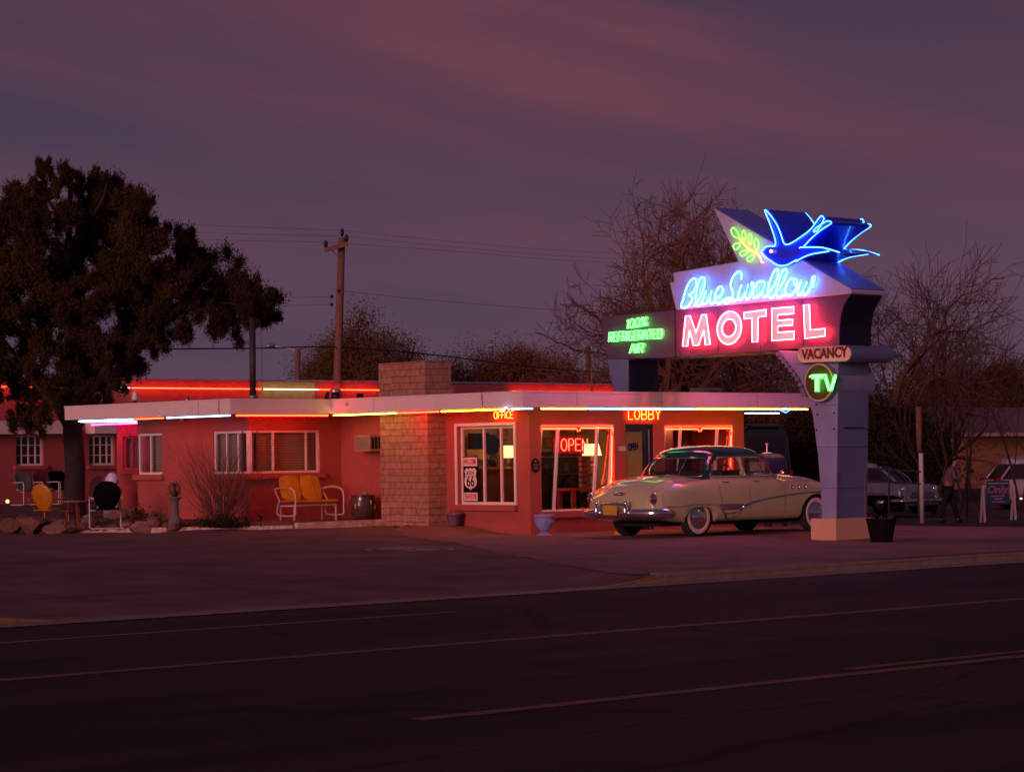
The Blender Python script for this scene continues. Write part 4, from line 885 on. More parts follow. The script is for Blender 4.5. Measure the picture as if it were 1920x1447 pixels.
# ---- branch of leaves
Q6 = lambda pts: [(1330 + a / 5.647, 370 + b / 5.647) for a, b in pts]
LV = [[(322, 432), (300, 375), (262, 325), (235, 338), (240, 390), (280, 425)], [(352, 430), (345, 390), (362, 352), (382, 385), (378, 440), (365, 455)], [(412, 468), (415, 415), (435, 385), (450, 420), (445, 480), (430, 500)],
      [(482, 530), (480, 470), (500, 438), (520, 470), (520, 540), (505, 560)], [(325, 490), (275, 490), (253, 520), (275, 553), (312, 530)], [(405, 565), (350, 572), (322, 600), (350, 622), (395, 595)], [(470, 615), (420, 628), (398, 655), (425, 682), (465, 650)]]
for s_ in LV: neon_loop('leaf_tube', Q6(s_), SX - .11, M['n_leaf'], r=.0085, smooth=True, k=4)
neon_loop('stem_tube', Q6([(322, 440), (355, 480), (400, 530), (460, 575), (515, 605), (540, 640), (555, 685), (572, 690)]), SX - .12, M['n_stem'], r=.013, closed=False, smooth=True)
# ---- VACANCY bar
def stadium(px0, px1, py0, py1, dy, n=10):      # dy: how much the right end is higher
    h_ = (py1 - py0) / 2; pts = []
    for i in range(n + 1): a_ = math.pi / 2 + math.pi * i / n; pts.append((px0 + h_ + h_ * .85 * math.cos(a_), py0 + h_ + dy - h_ * math.sin(a_)))
    for i in range(n + 1): a_ = -math.pi / 2 + math.pi * i / n; pts.append((px1 - h_ + h_ * .85 * math.cos(a_), py0 + h_ - h_ * math.sin(a_)))
    return pts
st = stadium(1491, 1599, 647, 678, 3)
vb = slab('vacancy_box', st, M['greyblue'], X=SX - .13, d=1.14, bev=.006)
obj('face', MB().prism([P(a, b, SX - .135) for a, b in stadium(1492.5, 1597.5, 648.5, 676.5, 3)], (.004, 0, 0)), M['peach'], vb, world=True)
a, b = P(1499, 666, SX - .14), P(1593, 660, SX - .14); pc = (a + b) / 2; ux = (b - a).normalized()
FV = Matrix((ux, Vector((0, 0, 1)), Vector((-1, 0, 0)))).transposed()
text('lettering', 'VACANCY', .25, pc, FV, M['darkred'], vb, fit=(a - b).length * .93, ext=.004, off=.010)
# unlit tubes in front of the letters
GL['V'] = ([[(0, 1), (.27, 0), (.54, 1)]], .54)
mb = MB(); neon_word(mb, 'VACANCY', P(1501, 669.5, SX - .135), FV, (a - b).length * .90, .135, .005, .22, 0, 6, .05)
obj('unlit_tube', mb, mat('unlit_glass_tube', (.30, .06, .06), .2), vb, world=True)
# ---- TV disc
tvc = P(1547, 717); rr = (P(1547, 682.5).z - P(1547, 751.5).z) / 2
dc = obj('disc_box', MB().lathe([(rr, 0), (rr, 1.12)], (SX - .14, tvc.y, tvc.z), 48, axis='x'), M['lavender'], sign, world=True); bevel(dc, .006)
obj('rim', MB().lathe([(rr + .012, 0), (rr + .012, .05)], (SX - .165, tvc.y, tvc.z), 48, axis='x'), mat('rim_tan', (.55, .42, .22), .5), dc, world=True)
obj('face', MB().lathe([(rr - .02, 0), (rr - .02, .006)], (SX - .170, tvc.y, tvc.z), 48, axis='x'), mat('disc_brown', (.09, .045, .02), .5), dc, world=True)
Q7 = lambda pts: [(1480 + a / 10.105, 640 + b / 10.105) for a, b in pts]
for nm, pts in (('T', [(385, 672), (425, 645), (700, 640)]), ('T', [(430, 690), (640, 680)]), ('T', [(505, 700), (505, 940)]), ('T', [(545, 700), (545, 935)]), ('V', [(680, 680), (745, 920)]), ('V', [(700, 670), (735, 860)]), ('V', [(765, 935), (870, 640)]), ('V', [(805, 920), (885, 650)])):
    pp = Q7(pts); neon_loop('tube_letter', pp, SX - .24, M['n_green'], r=.016, closed=False, parent=dc)
tvp = mat('tv_letter_face', (.3, .8, .35), .5)
for pts in ([(410, 640), (715, 622), (715, 705), (585, 712), (580, 965), (475, 965), (475, 715), (412, 715)], [(655, 700), (730, 690), (780, 850), (840, 610), (905, 620), (815, 955), (730, 950)]):
    o = fix_normals(obj('letter_face', MB().prism([P(a, b, SX - .176) for a, b in Q7(pts)], (.004, 0, 0)), tvp, dc, world=True))
# ---- the swallow
BP = [(560, 578), (585, 545), (615, 524), (655, 515), (690, 520), (712, 500), (706, 430), (688, 365), (650, 262), (602, 130), (622, 128), (672, 185), (725, 275), (765, 380), (795, 455), (822, 500), (870, 492), (950, 445), (1040, 365), (1110, 295), (1190, 198), (1230, 208), (1232, 235), (1275, 245), (1308, 262), (1300, 290), (1220, 345), (1110, 430), (1050, 485), (1012, 526), (1100, 526), (1190, 530), (1290, 545), (1398, 584), (1340, 578), (1280, 576), (1190, 590), (1080, 612), (1000, 640), (935, 672), (860, 708), (790, 724), (740, 716), (690, 690), (650, 660), (612, 640), (585, 610)]
bx0 = SX - .10; BT = 1.0
bird = obj('swallow', MB().prism([P(a, b, bx0) for a, b in Q6(BP)], (BT, 0, 0)), M['birdblue'], sign, world=True); fix_normals(bird); bevel(bird, .012); bird['label'] = 'glossy blue flying swallow outlined in blue neon on the sign'
TB = [[(560, 578), (600, 535), (650, 516), (693, 522), (714, 500), (706, 430), (655, 280), (600, 135), (660, 190), (725, 285), (770, 390), (800, 480), (835, 502), (900, 475), (990, 415), (1090, 335), (1190, 205), (1222, 215), (1222, 245), (1165, 345), (1118, 368), (1140, 330), (1255, 255), (1305, 275), (1200, 345), (1090, 440), (1012, 525)],
      [(966, 538), (1000, 530), (1180, 530), (1260, 545), (1320, 562), (1392, 584)], [(560, 578), (590, 622), (650, 665), (700, 700), (760, 725), (840, 715), (935, 662)], [(930, 680), (1000, 640), (1090, 605), (1200, 585), (1282, 572)]]
for side, X in ((0, bx0 - .035), (1, bx0 + BT + .035)):
    for k_, s_ in enumerate(TB):
        pts = crom([P(a, b, bx0) for a, b in Q6(s_)], 4); pts = [(X, p.y, p.z) for p in pts]
        obj('neon_outline', MB().tube(pts, .0105, 6), M['n_blue'], bird, world=True)
e = P(*Q6([(648, 571)])[0], bx0 - .06); obj('eye', MB().lathe([(.03, 0), (.03, .03)], (bx0 - .06, e.y, e.z), 14, axis='x'), glow_mat('eye_pink', (3.0, 1.1, .9)), bird, world=True)

# ---- the same lettering on the far face of the cabinet
def far_side(objs, nm):
    ys = [v.co.y for o_ in objs for v in o_.data.vertices]; yc_ = (min(ys) + max(ys)) / 2; bxx = sign.location.x; xf_ = SX + .86 - bxx; xn = SX - bxx
    for o_ in objs:
        me = o_.data.copy()
        for v in me.vertices: v.co.x = xf_ + (xn - v.co.x); v.co.y = 2 * yc_ - v.co.y
        c_ = bpy.data.objects.new(nm, me); COL.objects.link(c_); c_.parent = sign
for key in ('n_pink', 'n_script', 'n_green'):
    far_side([o_ for o_ in bpy.data.objects if o_.type == 'MESH' and o_.name.split('.')[0] in ('neon_tube', 'neon_letters') and root_of(o_) == sign and o_.data.materials[0] == M[key]], 'neon_tube')
# ================================================================== the cream sedan under the canopy
def interp(tab, x):
    if x <= tab[0][0]: return tab[0][1]
    for (a, p), (b, q) in zip(tab[:-1], tab[1:]):
        if x <= b:
            t = (x - a) / (b - a); t = t * t * (3 - 2 * t) * .5 + t * .5; return p + (q - p) * t
    return tab[-1][1]
cream = mat('cream_car_paint', (.50, .49, .285), .24, var=.03, scale=2, coat=1, spec=.5)
green = mat('dark_green_car_paint', (.006, .045, .034), .18, var=.03, coat=1)
tyre_m = mat('tyre_rubber', (.018, .016, .016), .85, bump=.1); wwall = mat('white_wall', (.72, .60, .56), .6, var=.04)
cargl = glass_mat('car_glass', (.62, .66, .64)); redlens = mat('red_lens', (.22, .01, .01), .15, coat=1); under_m = mat('underbody', (.012, .010, .010), .9)
TT = [(-1.30, .62), (-1.25, .80), (-1.12, .92), (-.8, 1.02), (-.4, 1.08), (0, 1.10), (.5, 1.08), (2.1, 1.08), (2.45, 1.10), (2.8, 1.08), (3.2, 1.04), (3.6, .97), (3.85, .85), (3.98, .66)]
SS = [(-1.30, .56), (-1.24, .70), (-1.1, .80), (-.8, .89), (-.4, .96), (0, .99), (.5, 1.02), (2.0, 1.01), (2.4, .96), (3.2, .93), (3.6, .88), (3.85, .78), (3.98, .60)]
WW = [(-1.30, .50), (-1.26, .68), (-1.18, .80), (-1.0, .90), (-.7, .955), (-.3, .975), (1.0, .98), (2.2, .97), (2.9, .955), (3.4, .92), (3.7, .83), (3.88, .68), (3.98, .48)]
BB = [(-1.30, .44), (-1.1, .36), (-.8, .31), (-.4, .27), (3.3, .26), (3.7, .32), (3.98, .44)]
def tl_(x): return x if x > -.4 else -.4 + (x + .4) * .76
TT, SS, WW, BB = [[(tl_(a_), b_) for a_, b_ in t_] for t_ in (TT, SS, WW, BB)]
TL = tl_(-1.30)
AX = [0.0, 3.09]
def arch(x):
    z = 0
    d = abs(x - AX[0]) / .40
    if d < 1: z = max(z, .26 + .28 * (1 - d ** 3.2) ** .5)
    d = abs(x - AX[1]) / .44
    if d < 1: z = max(z, .30 + .40 * (1 - d ** 2.2) ** .5)
    return z
def ring(x):
    T, S, W, B = (interp(t, x) for t in (TT, SS, WW, BB)); a = max(B, arch(x)); H = S - B
    def c(z): return max(z, a)
    pts = [(0, B), (.56 * W, B), (.58 * W, a), (.78 * W, a), (.93 * W, c(B + .016 * H)), (.985 * W, c(B + .10 * H)), (W, c(B + .24 * H)), (1.0 * W, c(B + .38 * H)), (.998 * W, c(B + .58 * H)), (.99 * W, S - .24 * H), (.965 * W, S - .13 * H), (.925 * W, S - .055 * H), (.87 * W, S - .012 * H), (.80 * W, S), (.70 * W, S + (T - S) * .30), (.55 * W, S + (T - S) * .68), (.35 * W, S + (T - S) * .92), (.15 * W, T), (0, T)]
    return pts
def ysurf(x, z):
    r = ring(x)
    for (y0, z0), (y1, z1) in zip(r[4:-1], r[5:]):
        if min(z0, z1) <= z <= max(z0, z1) and abs(z1 - z0) > 1e-6: return y0 + (y1 - y0) * (z - z0) / (z1 - z0)
    return r[8][0]
def car_wheel(root, x, y, side, r=.345, w=.17, ww=True, tyre=None, cap=None):
    wl = obj('wheel', MB().lathe([(r * .80, -w / 2), (r * .95, -w / 2 + .01), (r, -w * .3), (r, w * .3), (r * .95, w / 2 - .01), (r * .80, w / 2)], (x, y, r), 36, axis='y'), tyre or tyre_m, root, smooth=True)
    s = side
    if ww: obj('white_wall', MB().lathe([(r * .83, s * (w / 2 - .006)), (r * .80, s * (w / 2 + .004)), (r * .58, s * (w / 2 + .002)), (r * .56, s * (w / 2 - .01))], (x, y, r), 36, axis='y'), wwall, wl, smooth=True)
    obj('hubcap', MB().lathe([(r * .57, s * (w / 2 - .008)), (r * .52, s * (w / 2 + .008)), (r * .42, s * (w / 2 + .004)), (r * .36, s * (w / 2 + .028)), (r * .2, s * (w / 2 + .045)), (.002, s * (w / 2 + .05))], (x, y, r), 30, axis='y'), cap or M['chrome'], wl, smooth=True)
CX0, CY0 = 31.70, 31.52
car = thing('classic_sedan', 'cream 1950s four-door sedan with dark green roof and whitewall tyres', 'car', (CX0, CY0, .0))
xs = []; x = TL
while x < 3.98: xs.append(x); x += .015 if (x < -.8 or x > 3.6) else (.025 if (abs(x - AX[0]) < .5 or abs(x - AX[1]) < .5) else .07)
xs.append(3.98); mb = MB(); rows = []
for x in xs:
    r = ring(x); full = [(-a, b) for a, b in r] + [(a, b) for a, b in r[-2:0:-1]]; rows.append([(x, a, b) for a, b in full])
n = len(rows[0]); mb.v = [p for r in rows for p in r]
for i in range(len(rows) - 1):
    for k in range(n): mb.f.append((i * n + k, (i + 1) * n + k, (i + 1) * n + (k + 1) % n, i * n + (k + 1) % n)); mb.mi.append(0)
mb.f += [tuple(range(n)), tuple((len(rows) - 1) * n + k for k in range(n - 1, -1, -1))]; mb.mi += [0, 0]
fix_normals(obj('body', mb, cream, car, smooth=True))
obj('underbody', MB().box(-.55, 3.4, -.5, .5, .20, .255), under_m, car)
# greenhouse
Z0, Z1, ZR = 1.03, 1.425, 1.62
def gh(z):
    t = min(1, max(0, (z - Z0) / (Z1 - Z0))); bow = math.sin(t * math.pi) * .02
    return -.08 + .34 * t ** 1.2 - bow, 2.44 - .34 * t, .81 - .12 * t ** 1.4 + bow * .8
NR, NS = 16, 44
def loop(z, f=1.0):
    xr, xf, w_ = gh(min(z, Z1)); cxm = (xr + xf) / 2; ar, af = .46, .40; out = []
    for i in range(NR): a_ = math.pi / 2 * i / NR; out.append((xr + ar * (1 - math.cos(a_)), w_ * math.sin(a_) ** .85 * .955))
    for i in range(NS + 1): t = i / NS; x = xr + ar + (xf - af - xr - ar) * t; out.append((x, w_ * (.955 + .045 * math.sin(math.pi * t))))
    for i in range(NR - 1, -1, -1): a_ = math.pi / 2 * i / NR; out.append((xf - af * (1 - math.cos(a_)), w_ * math.sin(a_) ** .85 * .955))
    return [(cxm + (a_ - cxm) * f, b_ * f) for a_, b_ in out]
levels = [(Z0 - .06, 1)] + [(Z0 + (Z1 - Z0) * i / 18, 1) for i in range(19)] + [(Z1 + (ZR - Z1) * (1 - (1 - i / 14) ** 1.0), math.sqrt(max(0, 1 - (i / 14) ** 2.1)) if i < 14 else .02) for i in range(1, 15)]
levels = [(z, f) for z, f in levels]
parts = {k: MB() for k in ('roof', 'pillar', 'side_window', 'side_window_far', 'rear_window', 'windshield')}
def cls(x, y, z):
    ay = abs(y); t = (z - Z0) / (Z1 - Z0)
    if z > Z1 - .012: return 'roof'
    xr, xf, w_ = gh(z)
    if z < Z0 + .035: return 'pillar' if x > .45 else 'roof'
    if x < xr + .46 and ay < w_ * .93 and x < xr + .30: return 'rear_window' if z < Z1 - .03 else 'roof'
    if x > xf - .26: return 'windshield' if z < Z1 - .03 else 'pillar'
    side = 'side_window' if y < 0 else 'side_window_far'
    if z < Z1 - .035:
        if .47 < x < 1.21:
            u = max(0, (.92 - x) / .44)
            if u < 1 and z < Z0 + .045 + (Z1 - .035 - Z0 - .045) * (1 - u ** 2.4) ** .5: return side
        if 1.32 < x < 2.13 - .30 * t: return side
    if x < .52 + .25 * t * t: return 'roof'
    return 'pillar' if z < Z1 - .012 else 'roof'
for (z0, f0), (z1, f1) in zip(levels[:-1], levels[1:]):
    A, B_ = loop(z0, f0), loop(z1, f1); m_ = len(A)
    for sgn in (-1, 1):
        for k in range(m_ - 1):
            q = [(A[k][0], sgn * A[k][1], z0), (A[k + 1][0], sgn * A[k + 1][1], z0), (B_[k + 1][0], sgn * B_[k + 1][1], z1), (B_[k][0], sgn * B_[k][1], z1)]
            c_ = [sum(p[j] for p in q) / 4 for j in range(3)]; nm = cls(*c_) if f1 == 1 else 'roof'
            parts[nm].add(q if sgn < 0 else q[::-1], [(0, 1, 2, 3)])
import bmesh
def weld(o, d=.0008):
    bm = bmesh.new(); bm.from_mesh(o.data); bmesh.ops.remove_doubles(bm, verts=bm.verts, dist=d); bmesh.ops.recalc_face_normals(bm, faces=bm.faces); bm.to_mesh(o.data); bm.free(); o.data.polygons.foreach_set('use_smooth', [True] * len(o.data.polygons)); return o
for nm, mt in (('roof', green), ('pillar', cream), ('side_window', cargl), ('side_window_far', cargl), ('rear_window', cargl), ('windshield', cargl)):
    o = weld(obj('side_window' if nm == 'side_window_far' else nm, parts[nm], mt, car))
    if nm in ('roof', 'pillar'): sm = o.modifiers.new('thick', 'SOLIDIFY'); sm.thickness = .012; sm.offset = -1
# chrome frames round the glass
def on_gh(x, z, s=-1):
    A = loop(z); best = None
    for (x0, y0), (x1, y1) in zip(A[:-1], A[1:]):
        if x0 <= x <= x1: t = (x - x0) / (x1 - x0 + 1e-9); best = (x, s * (y0 + (y1 - y0) * t) + s * .004, z)
    return best or (x, s * .02, z)
for s in (-1, 1):
    rw = [on_gh(.47, Z0 + .04, s)] + [on_gh(.92 - .44 * u, Z0 + .045 + (Z1 - .035 - Z0 - .045) * (1 - u ** 2.4) ** .5, s) for u in (.97, .85, .7, .5, .3, .1)] + [on_gh(1.21, Z1 - .035, s), on_gh(1.21, Z0 + .04, s)]
    obj('window_trim', MB().tube(rw, .008, 6, closed=True), M['chrome'], car)
    fw_ = [on_gh(1.32, Z0 + .04, s), on_gh(1.32, Z1 - .035, s)] + [on_gh(2.13 - .3 * t, Z0 + (Z1 - Z0) * t, s) for t in (.9, .7, .5, .3, .11)]
    obj('window_trim', MB().tube(fw_, .008, 6, closed=True), M['chrome'], car)
    obj('vent_bar', MB().tube([on_gh(.70, Z0 + .04, s), on_gh(.70, Z1 - .10, s)], .007, 5), M['chrome'], car)
    obj('vent_bar', MB().tube([on_gh(1.83, Z0 + .04, s), on_gh(1.76, Z1 - .04, s)], .007, 5), M['chrome'], car)
    belt = [on_gh(x, Z0 + .012, s) for x in (.42, .6, .9, 1.2, 1.5, 1.8, 2.1)]; obj('belt_moulding', MB().tube(belt, .009, 6), M['chrome'], car)
def rear_pt(u, z, e=.006):     # u in -1..1 across the rear glass
    A = loop(z)[:NR + 1]; k = abs(u) * 13.2; i = int(k); t = k - i; x = A[i][0] + (A[i + 1][0] - A[i][0]) * t; y = A[i][1] + (A[i + 1][1] - A[i][1]) * t
    return (x - e, (1 if u > 0 else -1) * y, z)
lo, hi = Z0 + .035, Z1 - .035
fr_ = [rear_pt(-1 + .1 * i, lo) for i in range(21)] + [rear_pt(1 - .1 * i, hi) for i in range(21)]
obj('rear_window_trim', MB().tube(fr_, .009, 6, closed=True), M['chrome'], car)
for u in (-.42, .42): obj('rear_window_bar', MB().tube([rear_pt(u, lo + (hi - lo) * i / 6, .008) for i in range(7)], .011, 6), M['chrome'], car)
for s in (-1, 1): obj('roof_drip_rail', MB().tube([on_gh(x, Z1 + .0, s) for x in (.55, .8, 1.1, 1.4, 1.7, 1.85)], .006, 6), M['chrome'], car)
# interior
seatm = mat('seat_cloth', (.05, .035, .03), .9)
for x0 in (.55, 1.45):
    s_ = obj('seat', MB().box(x0, x0 + .55, -.62, .62, .5, .85).box(x0 - .12, x0 + .06, -.62, .62, .5, 1.16), seatm, car); bevel(s_, .04, 3)
obj('dashboard', MB().box(2.05, 2.3, -.68, .68, .85, 1.08), cream, car)
sw = [Vector((1.98 + .06 * math.cos(a), -.35 * -1 + .19 * math.sin(a), 1.08 + .17 * math.cos(a))) for a in [2 * math.pi * i / 20 for i in range(20)]]
obj('steering_wheel', MB().tube(sw, .012, 6, closed=True), M['black'], car)
# wheels
for x in AX:
    for s in (-1, 1): car_wheel(car, x, s * .84, s, r=.348)
# chrome sweep line
def side_line(pts, s, r, e=.006, k=4):
    P_ = crom([Vector((x, 0, z)) for x, z in pts], k); return MB().tube([(p.x, s * (ysurf(p.x, p.z) + e), p.z) for p in P_], r, 6)
for s in (-1, 1):
    obj('chrome_spear', side_line([(3.72, .73), (3.2, .735), (2.6, .72), (2.1, .68), (1.7, .64), (1.35, .59), (1.12, .53), (1.0, .46), (.9, .38), (.82, .32)], s, .016), M['chrome'], car)
    obj('rear_strip', side_line([(-.78, .545), (-.55, .56), (-.2, .575), (.2, .575), (.42, .555), (.52, .48), (.60, .38), (.66, .30)], s, .014), M['chrome'], car)
    pg = [(.45, .575), (1.1, .565), (1.04, .50), (.94, .41), (.80, .30), (.62, .29), (.60, .38), (.53, .49)]
    g = fix_normals(obj('gravel_guard', MB().prism([(x, s * (ysurf(x, z) + .003), z) for x, z in pg], (0, s * .006, 0)), mat('brushed_trim', (.35, .30, .28), .35, metal=.8) if s < 0 else M['galv'], car))
    for x in (2.42, 2.60, 2.78): obj('porthole', MB().lathe([(.040, 0), (.040, s * .014), (.026, s * .018), (.024, s * .004)], (x, s * ysurf(x, .84), .84), 18, axis='y'), M['chrome'], car)
    # door seams and handles
    for pts in ([(.47, 1.0), (.50, .8), (.55, .62)], [(1.27, 1.02), (1.27, .7), (1.27, .3)], [(2.18, 1.0), (2.20, .7), (2.20, .3)]):
        obj('door_seam', side_line(pts, s, .003, e=.0006), M['blackmatte'], car)
    for x in (.60, 1.40): obj('door_handle', MB().tube([(x, s * (ysurf(x, .955) + .02), .955), (x + .15, s * (ysurf(x + .15, .955) + .02), .955)], .010, 6).ball((x + .02, s * (ysurf(x, .955) + .008), .955), .02, 6), M['chrome'], car)
    obj('arch_lip', MB().tube([(x, s * (ysurf(x, max(arch(x), .29) + .01) - .002), max(arch(x), .27)) for x in [-.40 + .05 * i for i in range(17)]], .008, 5), cream, car)
    # tail lights
    tl = obj('taillight', MB().ball((-.965, s * .79, .69), .085, 8, sc=(.9, .62, 1.35)), M['chrome'], car, smooth=True)
    obj('lens', MB().ball((-1.0, s * .79, .69), .07, 8, sc=(.9, .55, 1.25)), redlens, tl, smooth=True)
    obj('mirror', MB().ball((2.12, s * .98, 1.10), .05, 7, sc=(.6, 1.2, .9)).tube([(2.14, s * .90, 1.01), (2.12, s * .97, 1.09)], .008, 5), M['chrome'], car, smooth=True)
# rear bumper
bp = crom([(-.72, -.97, .44), (-.88, -.965, .44), (-1.04, -.90, .44), (-1.14, -.72, .44), (-1.19, -.4, .44), (-1.20, 0, .44), (-1.19, .4, .44), (-1.14, .72, .44), (-1.04, .90, .44), (-.88, .965, .44), (-.72, .97, .44)], 5)
mb = MB(); vs = []; SEC = [(-.02, .085), (.02, .075), (.038, .04), (.042, 0), (.036, -.045), (.015, -.078), (-.025, -.085)]
for i, p in enumerate(bp):
    d = (bp[min(i + 1, len(bp) - 1)] - bp[max(i - 1, 0)]).normalized(); nrm = Vector((-d.y, d.x, 0)); nrm = nrm if nrm.dot(Vector((p.x - .5, p.y, 0))) > 0 else -nrm
    k = 1 if 2 < i < len(bp) - 3 else (.6 + .2 * min(i, len(bp) - 1 - i) / 1.0 if min(i, len(bp) - 1 - i) < 2 else 1)
    for a_, b_ in SEC: vs.append(p + nrm * a_ + Vector((0, 0, b_ * min(1, k))))
ns = len(SEC)
mb.add(vs, [(i * ns + k, (i + 1) * ns + k, (i + 1) * ns + (k + 1) % ns, i * ns + (k + 1) % ns) for i in range(len(bp) - 1) for k in range(ns)] + [tuple(range(ns)), tuple((len(bp) - 1) * ns + k for k in range(ns))])
rb = fix_normals(obj('rear_bumper', mb, M['chrome'], car, smooth=True))
for s in (-1, 1): obj('bumper_guard', MB().ball((-1.24, s * .36, .47), .06, 8, sc=(.9, .75, 2.3)).ball((-1.23, s * .36, .62), .05, 8), M['chrome'], rb, smooth=True)
obj('guard_bar', MB().tube(crom([(-1.21, -.36, .60), (-1.25, -.1, .615), (-1.25, .1, .615), (-1.21, .36, .60)], 4), .018, 8), M['chrome'], rb, smooth=True)
obj('number_plate', MB().box(-1.27, -1.263, -.17, .17, .42, .58), mat('yellow_plate', (.62, .36, .03), .5), rb)
mb = MB(); mb.ball((tl_(-1.235), 0, .77), .07, 8, sc=(.45, 2.7, .6)); mb.ball((tl_(-1.255), 0, .775), .045, 8, sc=(.5, 1.1, .9)); obj('boot_emblem', mb, M['chrome'], car, smooth=True)
obj('lock', MB().lathe([(.016, -.02), (.016, 0)], (tl_(-1.285), 0, .64), 10, axis='x'), M['chrome'], car)
mb = MB(); lid = [(-1.10, -.62), (-.5, -.66), (-.12, -.60)]
def deck(x, y):
    r = ring(x)
    for (y0, z0), (y1, z1) in zip(r[12:-1], r[13:]):
        if y1 <= abs(y) <= y0: return z0 + (z1 - z0) * (y0 - abs(y)) / (y0 - y1 + 1e-9)
    return r[-1][1]
for s in (-1, 1): obj('boot_seam', MB().tube([(x, s * y, deck(x, y) + .001) for x, y in [(-1.0, .55), (-.92, .60), (-.8, .62), (-.55, .63), (-.3, .60), (-.15, .5)]], .003, 5), M['blackmatte'], car)
fb = crom([(3.5, -.98, .46), (3.85, -.92, .46), (4.08, -.6, .46), (4.14, 0, .46), (4.08, .6, .46), (3.85, .92, .46), (3.5, .98, .46)], 5)
obj('front_bumper', MB().tube(fb, .075, 10), M['chrome'], car, smooth=True)
for s in (-1, 1): obj('headlight', MB().ball((3.86, s * .66, .74), .10, 8), M['chrome'], car, smooth=True)
# yellow chock behind the rear wheel
p = ong(1166, 1003); ck = mat('chock_yellow', (.65, .30, .03), .6)
c1 = thing('wheel_chock', 'yellow wheel chock on the ground behind the cream sedan', 'wheel chock', p)
obj('ramp', MB().prism([(-.12, -.10, 0), (.16, -.10, 0), (.10, -.10, .10), (.0, -.10, .13), (-.06, -.10, .08)], (0, .2, 0)), ck, c1); obj('handle', MB().tube([(-.06, -.08, .07), (-.10, -.02, .13), (-.06, .06, .07)], .012, 6), ck, c1)
# ================================================================== garden bed, porch, kerb edging
def bedz(x, y):
    t = max(0, min(1, (x - 27.7) / 1.2)); return max(gz(x, y) + .07, .10 + .16 * t + .04 * math.sin(3 * x + 2 * y))
mb = MB(); nx, ny = 14, 40; vs = []
for j in range(ny + 1):
    y = 38.45 + (49.0 - 38.45) * j / ny; x0_ = 28.82 - (y - 38.3) * .118 if y < 46 else 27.9; x1_ = 29.3 if y < 44.3 else 31.6
    for i in range(nx + 1): x = x0_ + (x1_ - x0_) * i / nx; vs.append((x, y, bedz(x, y) - (.2 if i == 0 else 0)))
mb.add(vs, [(j * (nx + 1) + i, j * (nx + 1) + i + 1, (j + 1) * (nx + 1) + i + 1, (j + 1) * (nx + 1) + i) for j in range(ny) for i in range(nx)])
tag(obj('garden_bed', mb, M['dirt'], smooth=True), kind='structure')
mb = MB(); mb.prism([(28.85, 38.35, -.05), (30.88, 38.42, -.05), (30.88, 38.6, -.05), (31.34, 38.6, -.05), (31.34, 40.29, -.05), (29.1, 40.29, -.05)], (0, 0, .31)); tag(fix_normals(obj('porch_slab', mb, M['concrete'])), kind='structure')
kw = mat('white_kerb_paint', (.72, .55, .50), .8, var2=(.34, .22, .18), scale=7, bump=.2)
mb = MB(); mb.bar((27.86, 46.1, .0), (28.76, 38.42, .135), .14, .16); tag(obj('kerb', mb, kw), kind='structure')
mb = MB(); mb.bar((28.72, 38.33, .18), (30.90, 38.40, .19), .10, .17); tag(obj('kerb', mb, kw), kind='structure')
# rocks
rnd = random.Random(21); rk_m = [mat('rock_%d' % i, c, .95, var=.35, scale=5, bump=.8, bscale=14) for i, c in enumerate([(.20, .09, .06), (.25, .14, .115), (.15, .09, .055), (.30, .19, .165)])]
for i_, m_ in enumerate(rk_m): m_.name = ('rust', 'pinkish', 'brown', 'pale')[i_] + '_rock'
import bmesh
def rock_mesh(seed):
    r_ = random.Random(seed); bm = bmesh.new(); bmesh.ops.create_icosphere(bm, subdivisions=3, radius=1)
    pl = [(Vector((r_.gauss(0, 1), r_.gauss(0, 1), r_.gauss(0, 1))).normalized(), r_.uniform(.42, .82)) for _ in range(9)]
    for v in bm.verts:
        for n_, d_ in pl:
            k = v.co.dot(n_) - d_
            if k > 0: v.co -= n_ * k * .97
        v.co += Vector((r_.gauss(0, .022), r_.gauss(0, .022), r_.gauss(0, .022)))
    me = bpy.data.meshes.new('rock'); bm.to_mesh(me); bm.free(); return me
rmesh = []
for k in range(8): me = rock_mesh(50 + k); me.materials.append(rk_m[k % 4]); rmesh.append(me)
def rock(px, py, wpx, hpx, D, k, label=None, group='rocks edging the garden bed'):
    p = ond(px, py, D); s = D / FPX; o = bpy.data.objects.new('rock', rmesh[k % 8]); COL.objects.link(o)
    o.scale = (wpx * s * .62, wpx * s * .5, hpx * s * .62); o.rotation_euler = (rnd.uniform(-.2, .2), rnd.uniform(-.2, .2), rnd.uniform(0, 6.3)); o.location = p + Vector((0, 0, hpx * s * .30))
    tag(o, label or 'small rounded rock in the loose row of stones along the garden bed', 'rock', group)
BIG = [(60, 996, 74, 34, 'large rust coloured boulder at the left end of the rock edging'), (112, 998, 58, 30, 'big pinkish flat boulder under the small garden table'), (18, 994, 40, 26, 'grey brown boulder cut by the left frame edge'), (262, 994, 40, 24, 'squarish brown rock right of the black lawn chair'), (328, 992, 34, 20, 'block shaped tan rock at the foot of the stone pedestal')]
for k, (a_, b_, c_, d_, lab) in enumerate(BIG): rock(a_, b_, c_, d_, 52.6 - a_ * .008, k, lab)
for k in range(46):
    px = rnd.uniform(-5, 350); py = 998 - .032 * px - rnd.random() ** 1.5 * 30; wpx = rnd.uniform(12, 30); rock(px, py, wpx, wpx * rnd.uniform(.45, .75), 52.7 - px * .008 + (998 - .032 * px - py) * .075, k + 3)
for k, px in enumerate((742, 752, 763, 775, 786)): p = ong(px, 992); rock(px, 990 + k % 2, 12 + 3 * (k % 3), 7, (p - CAM).dot(FW), k, 'small loose stone at the foot of the block chimney', 'stones at the chimney foot')

